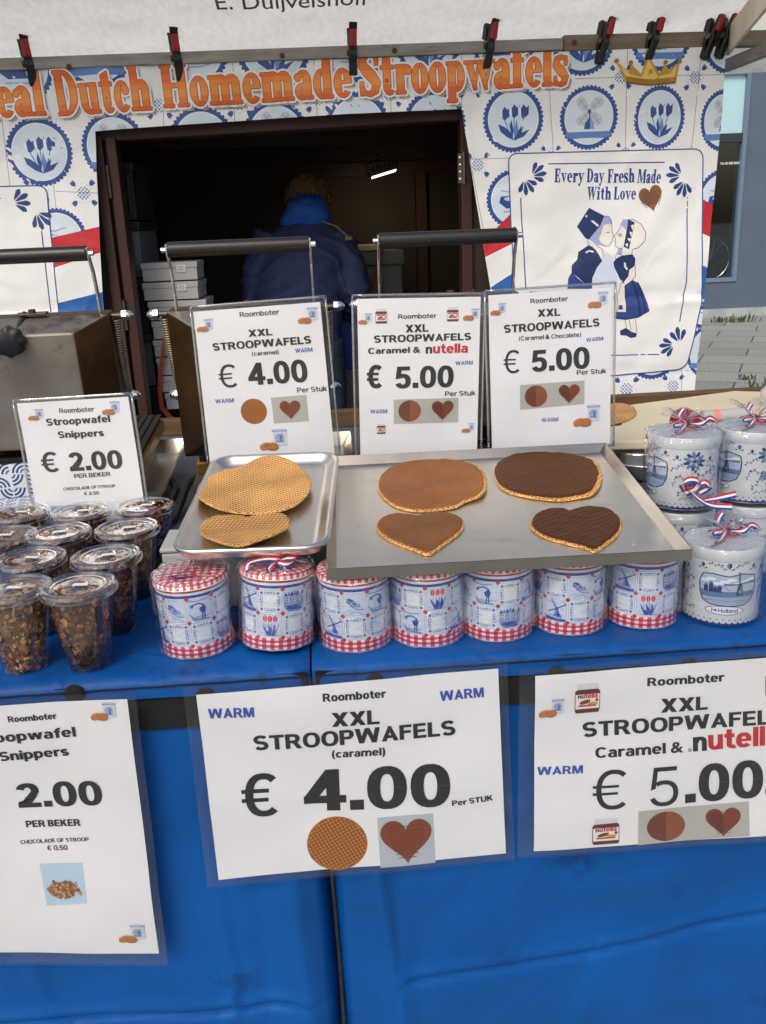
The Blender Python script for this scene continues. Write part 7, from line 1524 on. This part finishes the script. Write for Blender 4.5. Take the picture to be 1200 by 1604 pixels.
o = tag(empty('steel_bowl', (s0.x+.02, s0.y+.05, .958)), 'shallow steel bowl between the large tray and the flowered tins', 'bowl'); MB().lathe([(.001, .004), (.07, .004), (.10, .018), (.115, .045), (.120, .048), (.122, .046), (.115, .040), (.10, .014), (.07, .0), (.001, .0)], 48).build('bowl', m_alu, o, smooth=40); MB().tube([(.12*math.cos(k*math.pi/24), .12*math.sin(k*math.pi/24), .047) for k in range(49)], .0025, 6).build('rolled_edge', m_steel, o, smooth=True)
A = Art(); delft_pattern(A, .16, .05, .018); c = onZ(1005, 695, 1.03); mb = MB(); mb.box((-.08, 0, -.012), (.08, .05, 0), hx('b8c4d4')); A.build_into(mb, lambda x, y, o_: (x-.08, y, .0005+o_)); o = mb.build('patterned_lid', m_tinprint); o.location = (c.x, c.y, 1.03); o.rotation_euler.z = rad(-12); tag(o, 'flat patterned lid at the front edge of the cutting board', 'lid')
mb = MB().box((-.085, -.004, -.012), (.085, .052, -.0125)); 
sp = tag(empty('lid_stand', (c.x, c.y+.02, .958)), 'small steel tub under the patterned lid', 'tub'); MB().lathe([(.05, 0), (.055, .058), (.05, .0595), (.001, .0595)], 24).build('tub', m_alu, sp, smooth=40); MB().tube([(.055*math.cos(k*math.pi/12), .055*math.sin(k*math.pi/12), .055) for k in range(25)], .002, 6).build('rim', m_steel, sp)
# paper roll, ribbon reel, knife handle, bag
c = onZ(1138, 646, cbz+.02); o = tag(empty('paper_roll', (c.x, c.y, cbz+.014)), 'white paper roll with a pink band lying on the cutting board', 'roll'); MB().tube([(-.06, 0, 0), (.06, 0, -.0)], .014, 18).build('roll', m_card, o, smooth=45); MB().tube([(-.035, 0, 0), (-.02, 0, 0)], .0143, 18).build('pink_band', mat('pink_band', hx('e48a8a'), .6), o, smooth=45); o.rotation_euler.z = rad(4)
A = Art(); A.text('12345', (-.01, 0), (.03, 0), .004, (.2, .2, .2), 1, 0) if False else None
c = onZ(1067, 660, cbz+.03); o = tag(empty('ribbon_reel', (c.x, c.y-.02, cbz+.032)), 'red ribbon reel with a black core behind the flowered tin', 'reel'); MB().tube([(0, -.012, 0), (0, .012, 0)], .030, 24).build('red_ribbon', m_clampred, o, smooth=45); MB().tube([(0, -.015, 0), (0, .015, 0)], .012, 16).build('core', m_knob, o, smooth=45)
c = onZ(1022, 690, 1.04); o = tag(empty('scissors', (c.x, c.y, .960)), 'red handled scissors standing beside the flowered tin', 'scissors'); mb = MB(); mb.tube([(.012*math.cos(k*math.pi/8), 0, .085+.022*math.sin(k*math.pi/8)) for k in range(17)], .004, 8); mb.tube([(.02+.012*math.cos(k*math.pi/8), .006, .08+.022*math.sin(k*math.pi/8)) for k in range(17)], .004, 8); mb.build('handle', m_clampred, o, smooth=True); MB().tube([(0, 0, .063), (.012, .003, .0)], [.005, .002], 6).tube([(.02, .006, .058), (.010, .003, .0)], [.005, .002], 6).build('blade', m_steel, o)
c = onZ(1190, 634, cbz+.03); o = tag(empty('knife', (c.x, c.y-.06, cbz+.006)), 'black handled palette knife at the right end of the cutting board', 'knife'); MB().tube([(0, 0, .004), (.04, .05, .018), (.07, .09, .032)], [.008, .011, .010], 10).build('handle', m_knob, o, smooth=True); mb = MB().box((-.10, -.012, 0), (0, .012, .0015)); mb.build('blade', m_steel, o)
c = onZ(1100, 652, cbz+.01); o = tag(empty('folding_pouch', (c.x, c.y, cbz+.001)), 'dark green pouch lying beside the paper roll', 'pouch'); MB().lathe([(.001, .0), (.030, .001), (.036, .006), (.030, .013), (.001, .015)], 20, jit=lambda r, z, a, j: (r*(1+.2*math.cos(2*a)), z)).build('pouch', mat('dark_green', hx('2f4a3c'), .6), o, smooth=True); MB().tube([(-.03, -.012, .016), (0, -.016, .018), (.03, -.012, .016)], .002, 6).build('zip', m_nut, o)
c = onZ(1195, 630, cbz+.05); mb = MB().lathe([(.001, 0), (.07, .002), (.085, .03), (.075, .07), (.05, .10), (.02, .125), (.028, .15), (.035, .165)], 40, jit=lambda r, z, a, j: (r*(1+.25*nz(math.cos(a)*2, math.sin(a)*2, z*16)), z+.012*nz(a, z*9)))
m_bag = mat('pink_bag', hx('efe6e6'), .3, trans=.5, bump=(50, .6, .01)); o = mb.build('plastic_bag', m_bag, smooth=True); o.scale = (.62, .62, .5); o.location = (c.x+.15, c.y+.20, cbz+.001); tag(o, 'crumpled pinkish white plastic bag at the right end of the cutting board', 'bag')
# dark stand behind the bottom corner of the banner
pA, pB = onY(1082, 588, 3.55), onY(1102, 640, 3.55)
mb = MB().tube([(pA.x, 3.55, pA.z), (pB.x+.03, 3.55, pB.z-.35)], .018, 8); o = tag(empty('trestle_stand', (pA.x, 3.55, 0)), 'dark grey folding stand behind the lower right corner of the banner', 'stand')
q_ = pA; MB().tube([(-.03, 0, q_.z+.08), (.18, 0, 0)], .016, 8).build('leg', m_dark, o); MB().tube([(-.03, .1, q_.z+.08), (-.26, .1, 0)], .016, 8).build('leg', m_dark, o); MB().box((-.08, .0, q_.z+.06), (.02, .12, q_.z+.09)).build('top_bar', m_dark, o)
